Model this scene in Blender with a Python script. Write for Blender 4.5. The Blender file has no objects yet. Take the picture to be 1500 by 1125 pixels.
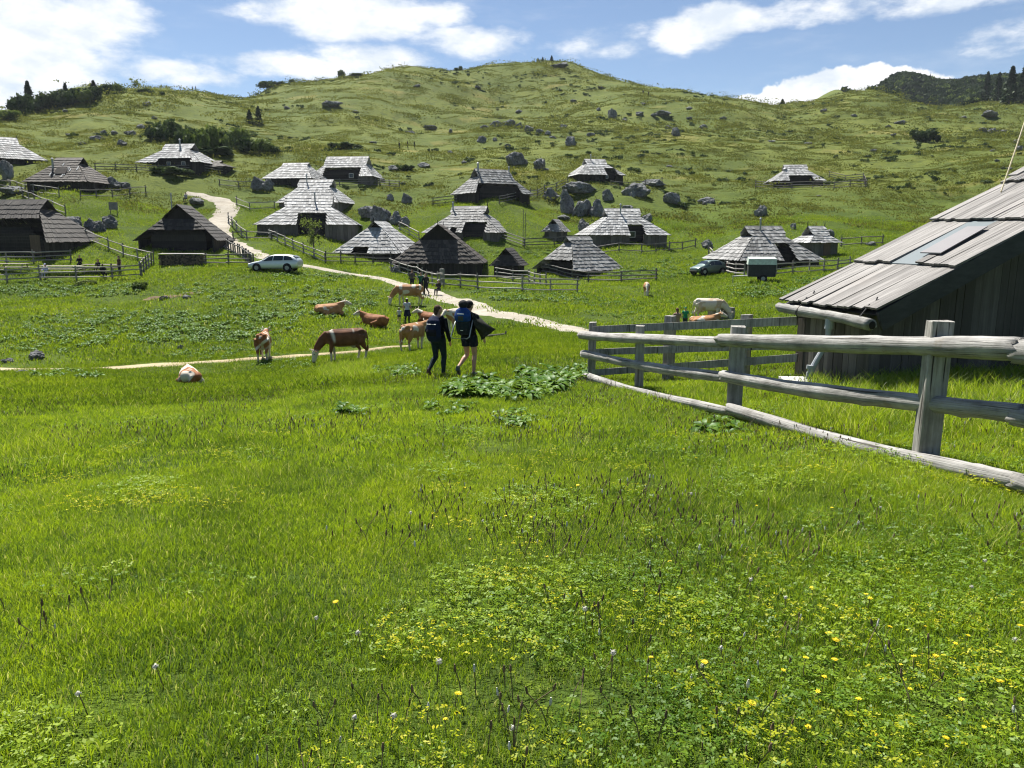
import bpy, math, random
import numpy as np
from mathutils import Vector, Matrix, Euler

rng = np.random.default_rng(7)
random.seed(7)
scene = bpy.context.scene
COL = scene.collection
PI = math.pi

# ------------------------------------------------------------------ camera model
W0, H0 = 1500.0, 1125.0
F = 1133.0
PITCH = math.atan((562.5 - 345.0) / F)
EYE = np.array([0.0, 0.0, 0.0])

def ray(px, py):
    u, v = (px - 750.0) / F, (562.5 - py) / F
    c, s = math.cos(PITCH), math.sin(PITCH)
    y = c + v * s
    z = -s + v * c
    return np.array([u, y, z])

def unproject(px, py, d):
    r = ray(px, py)
    return r * (d / r[1])

def project(p):
    c, s = math.cos(PITCH), math.sin(PITCH)
    x, y, z = p
    dep = y * c - z * s
    v = y * s + z * c
    return 750 + F * x / dep, 562.5 - F * v / dep

# ------------------------------------------------------------------ noise
def _hash(ix, iy, seed):
    h = (ix.astype(np.int64) * 374761393 + iy.astype(np.int64) * 668265263 + seed * 974634777) & 0xFFFFFFFF
    h = ((h ^ (h >> 13)) * 1274126177) & 0xFFFFFFFF
    h = h ^ (h >> 16)
    return (h & 0xFFFF) / 65535.0

def vnoise(x, y, seed=0):
    x = np.asarray(x, float); y = np.asarray(y, float)
    ix, iy = np.floor(x), np.floor(y)
    fx, fy = x - ix, y - iy
    fx = fx * fx * fx * (fx * (fx * 6 - 15) + 10)
    fy = fy * fy * fy * (fy * (fy * 6 - 15) + 10)
    a = _hash(ix, iy, seed); b = _hash(ix + 1, iy, seed)
    c = _hash(ix, iy + 1, seed); d = _hash(ix + 1, iy + 1, seed)
    return (a + (b - a) * fx) * (1 - fy) + (c + (d - c) * fx) * fy

def fbm(x, y, seed=0, octv=4, gain=0.5):
    t = 0; amp = 1.0; tot = 0
    for o in range(octv):
        t = t + amp * (vnoise(x * 2 ** o + 17.3 * o, y * 2 ** o - 9.1 * o, seed + o) - 0.5)
        tot += amp; amp *= gain
    return t / tot * 2

# ------------------------------------------------------------------ terrain control points: photo point + forward distance
CPX = [
 (0,600,14.5),(0,560,25),(0,541,34),(0,520,40),(0,470,52),(0,425,67),(0,408,71),(0,372,80),(0,330,92),(0,300,100),(0,277,108),(0,240,122),(0,200,160),(0,168,230),
 (130,560,24),(120,538,35),(120,470,51),(120,425,66),(120,408,71),(120,372,81),(90,277,102),(120,240,130),(120,200,170),(120,138,300),
 (250,600,15),(277,560,29),(250,533,36),(250,500,44),(250,450,56),(250,420,65),(250,396,72),(270,370,85),(250,320,102),(250,300,110),(250,248,126),(250,215,150),(250,180,210),(250,146,320),
 (320,148,335),(360,148,330),
 (387,527,37),(400,480,46),(400,430,58),(402,396,70),(400,375,82),(450,346,98),(400,310,110),(430,272,126),(400,220,170),(400,180,240),(400,134,350),
 (505,529,34.5),(470,480,45),(500,430,59),(520,403,76),(550,380,90),(520,340,104),(510,268,130),(500,220,172),(500,125,370),
 (607,513,39),(600,474,50),(600,446,57),(640,428,64),(640,405,84),(676,353,99),(600,330,108),(600,295,120),(600,270,135),(590,218,192),(600,170,270),(600,110,395),
 (720,500,33),(720,456,51),(720,425,66),(745,405,84),(720,375,94),(720,296,111),(720,260,138),(720,230,172),(720,190,240),(720,150,320),(720,103,410),
 (850,488,40),(850,455,54),(850,430,66),(850,403,83),(850,370,95),(840,330,110),(830,300,122),(875,267,134),(820,230,172),(820,200,215),(820,150,310),(820,98,420),
 (1000,490,41),(1000,470,49),(1000,432,66),(1000,402,80),(915,360,95),(1000,365,98),(1000,330,112),(1000,290,130),(1000,250,158),(1000,210,200),(1000,180,260),(1000,142,360),
 (1115,411,64),(1130,396,77),(1200,376,86),(1130,335,104),(1170,274,135),(1150,230,180),(1150,200,230),(1150,166,300),(1080,147,335),
 (1250,360,92),(1300,330,104),(1300,280,130),(1300,240,165),(1300,200,225),(1300,172,290),(1290,150,390),
 (1450,330,100),(1450,280,125),(1450,250,148),(1450,200,215),(1450,170,285),(1450,152,380),(1560,165,300),(1560,200,210),(1650,160,330),
 (1220,152,430),(1245,142,480),(1315,127,540),(1380,133,540),(1430,123,580),(1500,126,600),(1560,130,600),(1650,132,600),(1500,138,500),(1600,140,480),(1750,135,560),(1900,140,500),
]
CPW = [  # world points: x, y, z
 (0,0,-1.5),(0,3,-1.74),(3.9,7,-2.05),(3.2,10.9,-2.57),(1.9,18.1,-3.36),(3.9,5.8,-1.99),(4.3,3,-1.80),(5.35,14.3,-2.63),(-0.9,17.5,-3.2),(0,10,-2.42),(-4,8,-2.3),(-6,12,-2.85),
 (9,12,-2.35),(9,18,-2.9),(12,24,-3.4),(8,30,-4.4),(6,4,-1.75),(-5,2,-1.75),(0,-6,-1.2),(6,-5,-1.1),(-6,-5,-1.3),(10,1,-1.3),(14,8,-1.7),
 (0,-40,2),(30,-30,3),(-30,-30,0),(40,10,-1),(-40,5,-5.5),(30,35,-4.2),(45,45,-3),(60,70,1),(-60,40,-5),(-80,60,2),(-90,90,14),(80,90,8),
 (130,150,30),(-130,150,30),(-200,200,45),(200,220,55),(-150,-100,10),(150,-100,10),(0,-300,20),(-300,0,20),(300,0,20),(-300,300,45),(420,300,48),
 (-170,420,30),(-40,520,40),(40,620,60),(150,560,30),(220,480,32),(330,760,60),(0,900,10),(-250,600,10),(500,700,45),(240,720,50),(700,0,20),(-700,0,20),(0,-700,20),(-500,500,10),
]
_cp = [unproject(*c) for c in CPX] + [np.array(c, float) for c in CPW]
_cp = np.array(_cp)

def _warp(x, y):
    r = np.hypot(x, y) + 1e-9
    k = np.log1p(r / 12.0) / r
    return x * k, y * k

_cu, _cv = _warp(_cp[:, 0], _cp[:, 1])
_n = len(_cp)
def _phi(d2):
    return 0.5 * d2 * np.log(d2 + 1e-12)
_K = _phi((_cu[:, None] - _cu[None]) ** 2 + (_cv[:, None] - _cv[None]) ** 2)
_sm = 2e-4 * np.ones(_n)
_K += np.diag(_sm)
_P = np.stack([np.ones(_n), _cu, _cv], 1)
_A = np.block([[_K, _P], [_P.T, np.zeros((3, 3))]])
_sol = np.linalg.solve(_A, np.concatenate([_cp[:, 2], np.zeros(3)]))
_wt, _aff = _sol[:_n], _sol[_n:]

def base_ground(x, y):
    x = np.atleast_1d(np.asarray(x, float)); y = np.atleast_1d(np.asarray(y, float))
    out = np.empty(x.shape)
    xf, yf, of = x.ravel(), y.ravel(), out.ravel()
    for i in range(0, xf.size, 20000):
        u, v = _warp(xf[i:i + 20000], yf[i:i + 20000])
        d2 = (u[:, None] - _cu[None]) ** 2 + (v[:, None] - _cv[None]) ** 2
        of[i:i + 20000] = _phi(d2) @ _wt + _aff[0] + _aff[1] * u + _aff[2] * v
    return of.reshape(x.shape)

def sstep(a, b, x):
    t = np.clip((x - a) / (b - a), 0, 1)
    return t * t * (3 - 2 * t)

def ground(x, y):
    x = np.atleast_1d(np.asarray(x, float)); y = np.atleast_1d(np.asarray(y, float))
    z = base_ground(x, y)
    r = np.hypot(x, y)
    z = z + fbm(x / 1.3, y / 1.3, 3, 3) * 0.045 * sstep(1, 8, r)
    z = z + fbm(x / 6, y / 6, 11, 3) * 0.22 * sstep(8, 40, r)
    hill = sstep(95, 150, r)
    rid = 1 - np.abs(fbm(x / 9, y / 5.5, 23, 3))
    z = z + fbm(x / 24, y / 17, 31, 4) * 1.6 * hill + (rid - 0.7) * 0.9 * hill
    z = z + fbm(x / 70, y / 60, 41, 4) * 4.0 * sstep(190, 300, r) * (1 - 0.5 * sstep(380, 480, r))
    z = z + fbm(x / 3.2, y / 2.4, 53, 2) * 0.30 * hill
    return z

def gz(x, y):
    return float(ground([x], [y])[0])

_rs = np.exp(np.linspace(math.log(1.2), math.log(720), 1500))
def hit(px, py, dmin=1.2):
    """the ground point seen at a photo position"""
    r = ray(px, py)
    t = _rs[_rs >= dmin]
    X, Y, Z = r[0] / r[1] * t, t, r[2] / r[1] * t
    g = ground(X, Y)
    below = np.nonzero(Z <= g)[0]
    if len(below) == 0:
        k = int(np.argmin(Z - g))
        return np.array([X[k], Y[k], g[k]])
    k = below[0]
    if k == 0:
        d = t[0]
    else:
        a, b = Z[k - 1] - g[k - 1], Z[k] - g[k]
        d = t[k - 1] + (t[k] - t[k - 1]) * a / (a - b)
    x, y = r[0] / r[1] * d, d
    return np.array([x, y, gz(x, y)])

# ------------------------------------------------------------------ mesh builder
class MB:
    def __init__(self):
        self.v = []; self.f = []; self.m = []; self.t = []
    def poly(self, pts, mi=0, tone=0.5):
        b = len(self.v)
        self.v += [tuple(p) for p in pts]
        self.f.append(tuple(range(b, b + len(pts)))); self.m.append(mi); self.t.append(tone)
    def faces(self, pts, fs, mi=0, tone=0.5):
        b = len(self.v)
        self.v += [tuple(p) for p in pts]
        for f in fs:
            self.f.append(tuple(b + i for i in f)); self.m.append(mi); self.t.append(tone)
    def hexa(self, p, mi=0, tone=0.5):
        """8 corners: bottom 0-3 counter-clockwise, top 4-7"""
        self.faces(p, [(3, 2, 1, 0), (4, 5, 6, 7), (0, 1, 5, 4), (1, 2, 6, 5), (2, 3, 7, 6), (3, 0, 4, 7)], mi, tone)
    def box(self, c, s, rz=0.0, mi=0, tone=0.5):
        cx, cy, cz = c; a, b, h = s[0] / 2, s[1] / 2, s[2] / 2
        co, si = math.cos(rz), math.sin(rz)
        P = []
        for z in (-h, h):
            for x, y in ((-a, -b), (a, -b), (a, b), (-a, b)):
                P.append((cx + x * co - y * si, cy + x * si + y * co, cz + z))
        self.hexa(P, mi, tone)
    def tube(self, pts, radii, n=8, ref=(1, 0, 0), mi=0, tone=0.5, cap=True, jit=0.0):
        pts = [Vector(p) for p in pts]
        k = len(pts)
        if not isinstance(radii, (list, tuple)) or (len(radii) == 2 and k != 2):
            radii = [radii] * k
        ref = Vector(ref)
        b0 = len(self.v)
        for i in range(k):
            t = (pts[min(i + 1, k - 1)] - pts[max(i - 1, 0)])
            if t.length < 1e-9: t = Vector((0, 0, 1))
            t.normalize()
            a = ref - t * ref.dot(t)
            if a.length < 0.05:
                r2 = Vector((0, 1, 0)) if abs(t.y) < 0.9 else Vector((0, 0, 1))
                a = r2 - t * r2.dot(t)
            a.normalize()
            bb = t.cross(a)
            ra, rb = radii[i] if isinstance(radii[i], (tuple, list)) else (radii[i], radii[i])
            for j in range(n):
                w = 2 * PI * j / n
                q = 1 + (random.uniform(-jit, jit) if jit else 0)
                self.v.append(tuple(pts[i] + a * (ra * q * math.cos(w)) + bb * (rb * q * math.sin(w))))
        for i in range(k - 1):
            for j in range(n):
                p = b0 + i * n + j; q = b0 + i * n + (j + 1) % n
                self.f.append((p, q, q + n, p + n)); self.m.append(mi); self.t.append(tone)
        if cap:
            self.f.append(tuple(b0 + n - 1 - j for j in range(n))); self.m.append(mi); self.t.append(tone)
            self.f.append(tuple(b0 + (k - 1) * n + j for j in range(n))); self.m.append(mi); self.t.append(tone)
    def ball(self, c, r, nu=10, nv=7, mi=0, tone=0.5):
        rx, ry, rz = r if isinstance(r, (tuple, list)) else (r, r, r)
        b = len(self.v)
        self.v.append((c[0], c[1], c[2] - rz))
        for i in range(1, nv):
            th = -PI / 2 + PI * i / nv
            for j in range(nu):
                w = 2 * PI * j / nu
                self.v.append((c[0] + rx * math.cos(th) * math.cos(w), c[1] + ry * math.cos(th) * math.sin(w), c[2] + rz * math.sin(th)))
        self.v.append((c[0], c[1], c[2] + rz))
        top = len(self.v) - 1
        def add(f):
            self.f.append(f); self.m.append(mi); self.t.append(tone)
        for j in range(nu):
            add((b, b + 1 + (j + 1) % nu, b + 1 + j))
            add((top, top - nu + j, top - nu + (j + 1) % nu))
        for i in range(nv - 2):
            for j in range(nu):
                p = b + 1 + i * nu + j; q = b + 1 + i * nu + (j + 1) % nu
                add((p, q, q + nu, p + nu))
    def mesh(self, name, mats, smooth=False):
        me = bpy.data.meshes.new(name)
        me.from_pydata(self.v, [], self.f)
        if not isinstance(mats, (list, tuple)): mats = [mats]
        for m in mats: me.materials.append(m)
        me.polygons.foreach_set('material_index', self.m)
        if smooth: me.polygons.foreach_set('use_smooth', [True] * len(self.f))
        at = me.attributes.new('tone', 'FLOAT', 'FACE')
        at.data.foreach_set('value', self.t)
        me.update()
        return me
    def build(self, name, mats, parent=None, smooth=False):
        return link(name, self.mesh(name, mats, smooth), parent)

def link(name, me, parent=None):
    o = bpy.data.objects.new(name, me)
    COL.objects.link(o)
    if parent is not None: o.parent = parent
    return o

def tag(o, label=None, cat=None, group=None, kind=None):
    if label: o['label'] = label
    if cat: o['category'] = cat
    if group: o['group'] = group
    if kind: o['kind'] = kind
    return o

def thing(name, loc, rz, label, cat, group=None, scale=None):
    o = bpy.data.objects.new(name, None)
    COL.objects.link(o)
    o.empty_display_size = 0.2
    o.location = loc; o.rotation_euler = (0, 0, rz)
    if scale: o.scale = (scale, scale, scale)
    return tag(o, label, cat, group)

def kids(o):
    return [c for c in o.children]

def copy_tree(o, parent=None):
    c = o.copy(); COL.objects.link(c); c.parent = parent
    for ch in list(o.children):
        copy_tree(ch, c)
    return c

# ------------------------------------------------------------------ materials
class NT:
    def __init__(self, name):
        self.mat = bpy.data.materials.new(name); self.mat.use_nodes = True
        self.t = self.mat.node_tree; self.t.nodes.clear()
        self.out = self.t.nodes.new('ShaderNodeOutputMaterial')
    def n(self, typ, **kw):
        nd = self.t.nodes.new(typ)
        for k, v in kw.items():
            if k.startswith('i_'):
                key = k[2:].replace('_', ' ')
                if hasattr(v, 'is_output'): self.t.links.new(v, nd.inputs[key])
                else: nd.inputs[key].default_value = v
            else: setattr(nd, k, v)
        return nd
    def l(self, a, b): self.t.links.new(a, b)
    def put(self, inp, v):
        if hasattr(v, 'is_output'): self.l(v, inp)
        else: inp.default_value = v
    def math(self, op, a, b=0.0, c=None, clamp=False):
        nd = self.n('ShaderNodeMath', operation=op, use_clamp=clamp)
        self.put(nd.inputs[0], a); self.put(nd.inputs[1], b)
        if c is not None: self.put(nd.inputs[2], c)
        return nd.outputs[0]
    def mix(self, fac, a, b):
        nd = self.n('ShaderNodeMix', data_type='RGBA')
        self.put(nd.inputs[0], fac)
        for s, v in ((nd.inputs[6], a), (nd.inputs[7], b)):
            if hasattr(v, 'is_output'): self.l(v, s)
            else: s.default_value = (v[0], v[1], v[2], 1)
        return nd.outputs[2]
    def ramp(self, fac, a, b, lo=0.0, hi=1.0):
        nd = self.n('ShaderNodeMapRange', interpolation_type='SMOOTHSTEP')
        self.put(nd.inputs[0], fac)
        nd.inputs[1].default_value = a; nd.inputs[2].default_value = b
        nd.inputs[3].default_value = lo; nd.inputs[4].default_value = hi
        return nd.outputs[0]
    def noise(self, vec, scale, detail=3, rough=0.55):
        nd = self.n('ShaderNodeTexNoise')
        if vec is not None: self.l(vec, nd.inputs['Vector'])
        nd.inputs['Scale'].default_value = scale; nd.inputs['Detail'].default_value = detail; nd.inputs['Roughness'].default_value = rough
        return nd.outputs['Fac']
    def mapping(self, vec, sc=(1, 1, 1), rot=(0, 0, 0)):
        nd = self.n('ShaderNodeMapping')
        self.l(vec, nd.inputs[0]); nd.inputs['Scale'].default_value = sc; nd.inputs['Rotation'].default_value = rot
        return nd.outputs[0]
    def obj(self): return self.n('ShaderNodeTexCoord').outputs['Object']
    def pos(self): return self.n('ShaderNodeNewGeometry').outputs['Position']
    def attr(self, name): return self.n('ShaderNodeAttribute', attribute_name=name).outputs['Fac']
    def rnd(self): return self.n('ShaderNodeObjectInfo').outputs['Random']
    def bump(self, h, strength=0.3, dist=0.02):
        nd = self.n('ShaderNodeBump'); self.l(h, nd.inputs['Height'])
        nd.inputs['Strength'].default_value = strength; nd.inputs['Distance'].default_value = dist
        return nd.outputs[0]
    def bsdf(self, col, rough=0.8, normal=None, metal=0.0, spec=0.3):
        b = self.n('ShaderNodeBsdfPrincipled')
        if hasattr(col, 'is_output'): self.l(col, b.inputs['Base Color'])
        else: b.inputs['Base Color'].default_value = (col[0], col[1], col[2], 1)
        self.put(b.inputs['Roughness'], rough); b.inputs['Metallic'].default_value = metal
        b.inputs['Specular IOR Level'].default_value = spec
        if normal is not None: self.l(normal, b.inputs['Normal'])
        self.l(b.outputs[0], self.out.inputs[0])
        return b

def simple(name, col, rough=0.7, var=0.15, scale=6.0, metal=0.0, spec=0.3):
    t = NT(name)
    n = t.noise(t.obj(), scale, 4)
    k = t.ramp(n, 0.3, 0.7)
    d = tuple(c * (1 - var) for c in col); e = tuple(min(1, c * (1 + var)) for c in col)
    t.bsdf(t.mix(k, d, e), rough, None, metal, spec)
    return t.mat

def wood(name, dark, light, stretch=(2, 2, 30), rough=0.75, bump=0.4, tone=0.5, spec=0.35):
    """weathered timber: grain along the long axis, per-board tone from the face attribute"""
    t = NT(name)
    o = t.obj()
    g = t.noise(t.mapping(o, stretch), 1.0, 5, 0.65)
    b = t.noise(o, 1.3, 3)
    tn = t.attr('tone')
    k = t.math('ADD', t.math('MULTIPLY', g, 0.55), t.math('ADD', t.math('MULTIPLY', b, 0.3), t.math('MULTIPLY', t.math('SUBTRACT', tn, 0.5), tone)))
    c = t.mix(t.ramp(k, 0.2, 0.75), dark, light)
    t.bsdf(c, rough, t.bump(g, bump, 0.02), 0, spec)
    return t.mat
# ------------------------------------------------------------------ sun, sky, camera
SUN_AZ, SUN_EL = math.radians(-23), math.radians(57)
SKY_STRENGTH = 0.050
def build_world():
    w = bpy.data.worlds.new('World'); scene.world = w; w.use_nodes = True
    t = NT.__new__(NT); t.t = w.node_tree; t.t.nodes.clear()
    out = t.n('ShaderNodeOutputWorld')
    sky = t.n('ShaderNodeTexSky', sky_type='NISHITA', sun_disc=False)
    sky.sun_elevation = SUN_EL; sky.sun_rotation = SUN_AZ % (2 * PI)
    sky.altitude = 1600; sky.air_density = 1.0; sky.dust_density = 0.4; sky.ozone_density = 2.0
    bg = t.n('ShaderNodeBackground')
    t.l(sky.outputs[0], bg.inputs[0]); bg.inputs[1].default_value = SKY_STRENGTH
    d = t.n('ShaderNodeTexCoord').outputs['Generated']
    sx = t.n('ShaderNodeSeparateXYZ'); t.l(d, sx.inputs[0])
    az = t.math('ARCTAN2', sx.outputs[0], sx.outputs[1])
    el = t.math('ARCSINE', sx.outputs[2])
    cv = t.n('ShaderNodeCombineXYZ'); t.l(az, cv.inputs[0]); t.l(el, cv.inputs[1])
    v = cv.outputs[0]
    def dirs(px, py):
        r = ray(px, py); return math.atan2(r[0], r[1]), math.atan2(r[2], math.hypot(r[0], r[1]))
    blobs = [  # photo centre, radii in photo pixels, weight
      (20,60,150,100,1.15),(150,25,85,45,1.0),(-60,120,130,60,1.0),(60,120,110,28,.75),(260,108,130,24,.8),(420,98,160,24,.78),(560,90,130,30,.85),
      (520,18,150,42,1.1),(640,20,70,24,.85),(400,20,90,22,.7),(680,62,110,30,.8),(870,68,95,24,.75),(905,48,80,18,.7),(1010,48,80,30,.9),(1060,28,90,26,.95),(1190,20,130,28,.9),(1350,8,180,20,.7),
      (1460,76,70,14,.5),(1180,62,50,8,.4),(-250,0,260,200,1.1),(1800,20,250,60,.8),
      (400,-250,500,120,.9),(1300,-350,420,130,.8),
    ]
    tot = None
    for px, py, rx, ry, s in blobs:
        a, e = dirs(px, py)
        m = t.n('ShaderNodeVectorMath', operation='SUBTRACT'); t.l(v, m.inputs[0]); m.inputs[1].default_value = (a, e, 0)
        q = t.n('ShaderNodeVectorMath', operation='MULTIPLY'); t.l(m.outputs[0], q.inputs[0]); q.inputs[1].default_value = (F / rx, F / ry, 0)
        ln = t.n('ShaderNodeVectorMath', operation='LENGTH'); t.l(q.outputs[0], ln.inputs[0])
        k = t.math('MULTIPLY', t.ramp(ln.outputs['Value'], 0.25, 1.35, 1.0, 0.0), s)
        tot = k if tot is None else t.math('MAXIMUM', tot, k)
    vs = t.mapping(v, (1.0, 2.3, 1))
    n1 = t.noise(vs, 7.0, 6, 0.62)
    n2 = t.noise(vs, 26.0, 4, 0.6)
    nn = t.math('ADD', t.math('MULTIPLY', n1, 0.75), t.math('MULTIPLY', n2, 0.25))
    dens = t.math('ADD', tot, t.math('MULTIPLY', t.math('SUBTRACT', nn, 0.5), 2.6))
    cl = t.ramp(dens, 0.36, 0.98)
    # thin veil drifting through the rest
    veil = t.math('MULTIPLY', t.ramp(t.noise(t.mapping(v, (1.3, 5, 1)), 5.0, 6, 0.6), 0.5, 0.8), 0.22)
    cl = t.math('MAXIMUM', cl, veil)
    # the billowing cloud standing behind the saddle
    sh = None
    for px, py, rx, ry in [(1130,160,80,22),(1185,148,75,30),(1235,132,65,30),(1280,120,52,22),(1250,150,110,34),(1330,140,60,30)]:
        a, e = dirs(px, py)
        m = t.n('ShaderNodeVectorMath', operation='SUBTRACT'); t.l(v, m.inputs[0]); m.inputs[1].default_value = (a, e, 0)
        q = t.n('ShaderNodeVectorMath', operation='MULTIPLY'); t.l(m.outputs[0], q.inputs[0]); q.inputs[1].default_value = (F / rx, F / ry, 0)
        ln = t.n('ShaderNodeVectorMath', operation='LENGTH'); t.l(q.outputs[0], ln.inputs[0])
        k = t.math('SUBTRACT', 1.0, ln.outputs['Value'])
        sh = k if sh is None else t.math('SMOOTH_MAX', sh, k, 0.15)
    n3 = t.noise(v, 42.0, 6, 0.6)
    puff = t.ramp(t.math('ADD', sh, t.math('MULTIPLY', t.math('SUBTRACT', n3, 0.5), 0.9)), 0.0, 0.16)
    cl = t.math('MAXIMUM', cl, puff)
    n4 = t.noise(t.mapping(v, (1.0, 1.8, 1), (0, 0, 0.3)), 13.0, 6, 0.6)
    col = t.mix(t.ramp(n4, 0.32, 0.66), (0.66, 0.73, 0.82), (1.0, 1.0, 1.0))
    cb = t.n('ShaderNodeBackground'); t.l(col, cb.inputs[0]); cb.inputs[1].default_value = 0.52
    mx = t.n('ShaderNodeMixShader'); t.l(cl, mx.inputs[0]); t.l(bg.outputs[0], mx.inputs[1]); t.l(cb.outputs[0], mx.inputs[2])
    t.l(mx.outputs[0], out.inputs[0])
    w.cycles.sampling_method = 'MANUAL'; w.cycles.sample_map_resolution = 512

build_world()
sd = bpy.data.lights.new('sun', 'SUN'); sd.energy = 4.7; sd.angle = math.radians(0.55); sd.color = (1.0, 0.955, 0.87)
so = bpy.data.objects.new('sun', sd); COL.objects.link(so)
_sv = Vector((math.sin(SUN_AZ) * math.cos(SUN_EL), math.cos(SUN_AZ) * math.cos(SUN_EL), math.sin(SUN_EL)))
so.rotation_euler = _sv.to_track_quat('Z', 'Y').to_euler()
so.location = (0, 0, 60)

cd = bpy.data.cameras.new('camera'); co = bpy.data.objects.new('camera', cd); COL.objects.link(co)
cd.sensor_fit = 'HORIZONTAL'; cd.angle = 2 * math.atan(750 / F); cd.clip_start = 0.05; cd.clip_end = 3000
co.location = (0, 0, 0); co.rotation_euler = (PI / 2 - PITCH, 0, 0)
scene.camera = co
scene.view_settings.view_transform = 'Standard'; scene.view_settings.look = 'None'
scene.view_settings.gamma = 1; scene.view_settings.exposure = 1.18
scene.render.resolution_x = 1024; scene.render.resolution_y = 768
scene.cycles.max_bounces = 6; scene.cycles.diffuse_bounces = 3; scene.cycles.glossy_bounces = 2
scene.cycles.transmission_bounces = 4; scene.cycles.transparent_max_bounces = 4
scene.cycles.use_denoising = True; scene.cycles.filter_width = 1.15; scene.cycles.volume_bounces = 0

# ------------------------------------------------------------------ ground
def mat_ground():
    t = NT('pasture_soil_and_turf')
    p = t.pos()
    sx = t.n('ShaderNodeSeparateXYZ'); t.l(p, sx.inputs[0])
    big = t.noise(p, 0.035, 4, 0.6); mid = t.noise(p, 0.22, 5, 0.65); fine = t.noise(t.mapping(p, (1, 1.6, 1)), 1.7, 6, 0.7); vf = t.noise(p, 9.0, 4, 0.7)
    # valley meadow
    a = t.mix(t.ramp(mid, 0.35, 0.65), (0.052, 0.088, 0.012), (0.100, 0.150, 0.015))
    a = t.mix(t.ramp(fine, 0.42, 0.62, 0, .75), a, (0.045, 0.070, 0.014))
    a = t.mix(t.ramp(vf, 0.5, 0.75, 0, .6), a, (0.19, 0.26, 0.025))
    # hillside: drier olive turf with dark dwarf-shrub patches, painted streaks of terracette shade and bleached tussocks
    h = t.mix(t.ramp(big, 0.36, 0.64), (0.096, 0.128, 0.024), (0.138, 0.162, 0.028))
    h = t.mix(t.ramp(mid, 0.50, 0.70, 0, .8), h, (0.085, 0.112, 0.026))
    strk = t.noise(t.mapping(p, (.45, 1.0, 1.4)), .75, 6, .72)
    h = t.mix(t.ramp(strk, 0.50, 0.64, 0, .6), h, (0.060, 0.085, 0.026))
    h = t.mix(t.ramp(fine, 0.50, 0.68, 0, .7), h, (0.050, 0.070, 0.024))
    h = t.mix(t.ramp(vf, 0.55, 0.75, 0, .45), h, (0.21, 0.215, 0.065))
    dry = t.math('MULTIPLY', t.ramp(t.noise(t.mapping(p, (1, 1.5, 1)), 0.055, 4, 0.6), 0.56, 0.72), 0.75)
    h = t.mix(dry, h, (0.22, 0.195, 0.055))
    k = t.ramp(t.math('ADD', sx.outputs[2], t.math('MULTIPLY', mid, 8.0)), 4.0, 15.0)
    c = t.mix(k, a, h)
    hh = t.math('ADD', t.math('MULTIPLY', fine, 1.0), t.math('MULTIPLY', vf, 0.35))
    t.bsdf(c, 0.95, t.bump(hh, 0.9, 0.35), 0, 0.1)
    return t.mat

def build_ground():
    fa = np.radians(np.linspace(-50, 50, 1000))
    oa = np.radians(np.linspace(50, 310, 130))[1:-1]
    ang = np.concatenate([fa, oa])
    rad = np.concatenate([[0.02], np.exp(np.linspace(math.log(0.35), math.log(900), 760))])
    A, R = np.meshgrid(ang, rad)
    X, Y = R * np.sin(A), R * np.cos(A)
    Z = ground(X.ravel(), Y.ravel()).reshape(X.shape)
    na, nr = len(ang), len(rad)
    me = bpy.data.meshes.new('ground')
    co_ = np.stack([X.ravel(), Y.ravel(), Z.ravel()], 1).astype(np.float32)
    i = np.arange(nr - 1)[:, None]; j = np.arange(na)[None]
    p = i * na + j; q = i * na + (j + 1) % na
    fs = np.stack([p, p + na, q + na, q], -1).reshape(-1, 4)
    me.vertices.add(len(co_)); me.vertices.foreach_set('co', co_.ravel())
    me.loops.add(fs.size); me.loops.foreach_set('vertex_index', fs.ravel().astype(np.int32))
    me.polygons.add(len(fs)); me.polygons.foreach_set('loop_start', np.arange(0, fs.size, 4, dtype=np.int32))
    me.polygons.foreach_set('use_smooth', np.ones(len(fs), bool))
    me.update(calc_edges=True)
    me.materials.append(mat_ground())
    o = link('ground', me); tag(o, kind='structure')
    return o
build_ground()
# ------------------------------------------------------------------ timber and stone
M_SILVER = wood('silver_shingle', (0.20, 0.202, 0.202), (0.50, 0.502, 0.50), (3, 3, 3), 0.7, 0.4, 0.8, 0.2)
M_GREYSH = wood('grey_shingle', (0.125, 0.125, 0.124), (0.34, 0.34, 0.335), (3, 3, 3), 0.7, 0.4, 0.8, 0.2)
M_BROWNSH = wood('brown_shingle', (0.036, 0.029, 0.024), (0.095, 0.080, 0.067), (3, 3, 3), 0.7, 0.3, 0.7, 0.4)
M_DARKSH = wood('dark_shingle', (0.022, 0.019, 0.016), (0.056, 0.048, 0.041), (3, 3, 3), 0.7, 0.3, 0.7, 0.4)
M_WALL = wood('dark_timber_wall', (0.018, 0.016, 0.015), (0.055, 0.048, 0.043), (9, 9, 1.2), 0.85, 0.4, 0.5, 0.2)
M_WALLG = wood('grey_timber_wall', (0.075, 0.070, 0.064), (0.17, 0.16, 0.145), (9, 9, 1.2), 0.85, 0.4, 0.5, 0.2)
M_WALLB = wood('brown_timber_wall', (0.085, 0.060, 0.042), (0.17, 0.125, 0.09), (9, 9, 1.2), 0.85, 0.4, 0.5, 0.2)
M_FENCE = wood('weathered_fence_wood', (0.12, 0.112, 0.10), (0.36, 0.34, 0.31), (6, 6, 6), 0.75, 0.4, 0.6, 0.3)
M_FENCED = wood('dark_fence_wood', (0.06, 0.055, 0.05), (0.19, 0.18, 0.165), (6, 6, 6), 0.8, 0.4, 0.6, 0.3)
M_GLASS = simple('dark_window_glass', (0.02, 0.03, 0.04), 0.08, 0.1, 2, 0, 0.6)
M_DOOR = wood('old_door_boards', (0.035, 0.028, 0.022), (0.085, 0.068, 0.052), (10, 10, 1), 0.8, 0.3)
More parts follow.
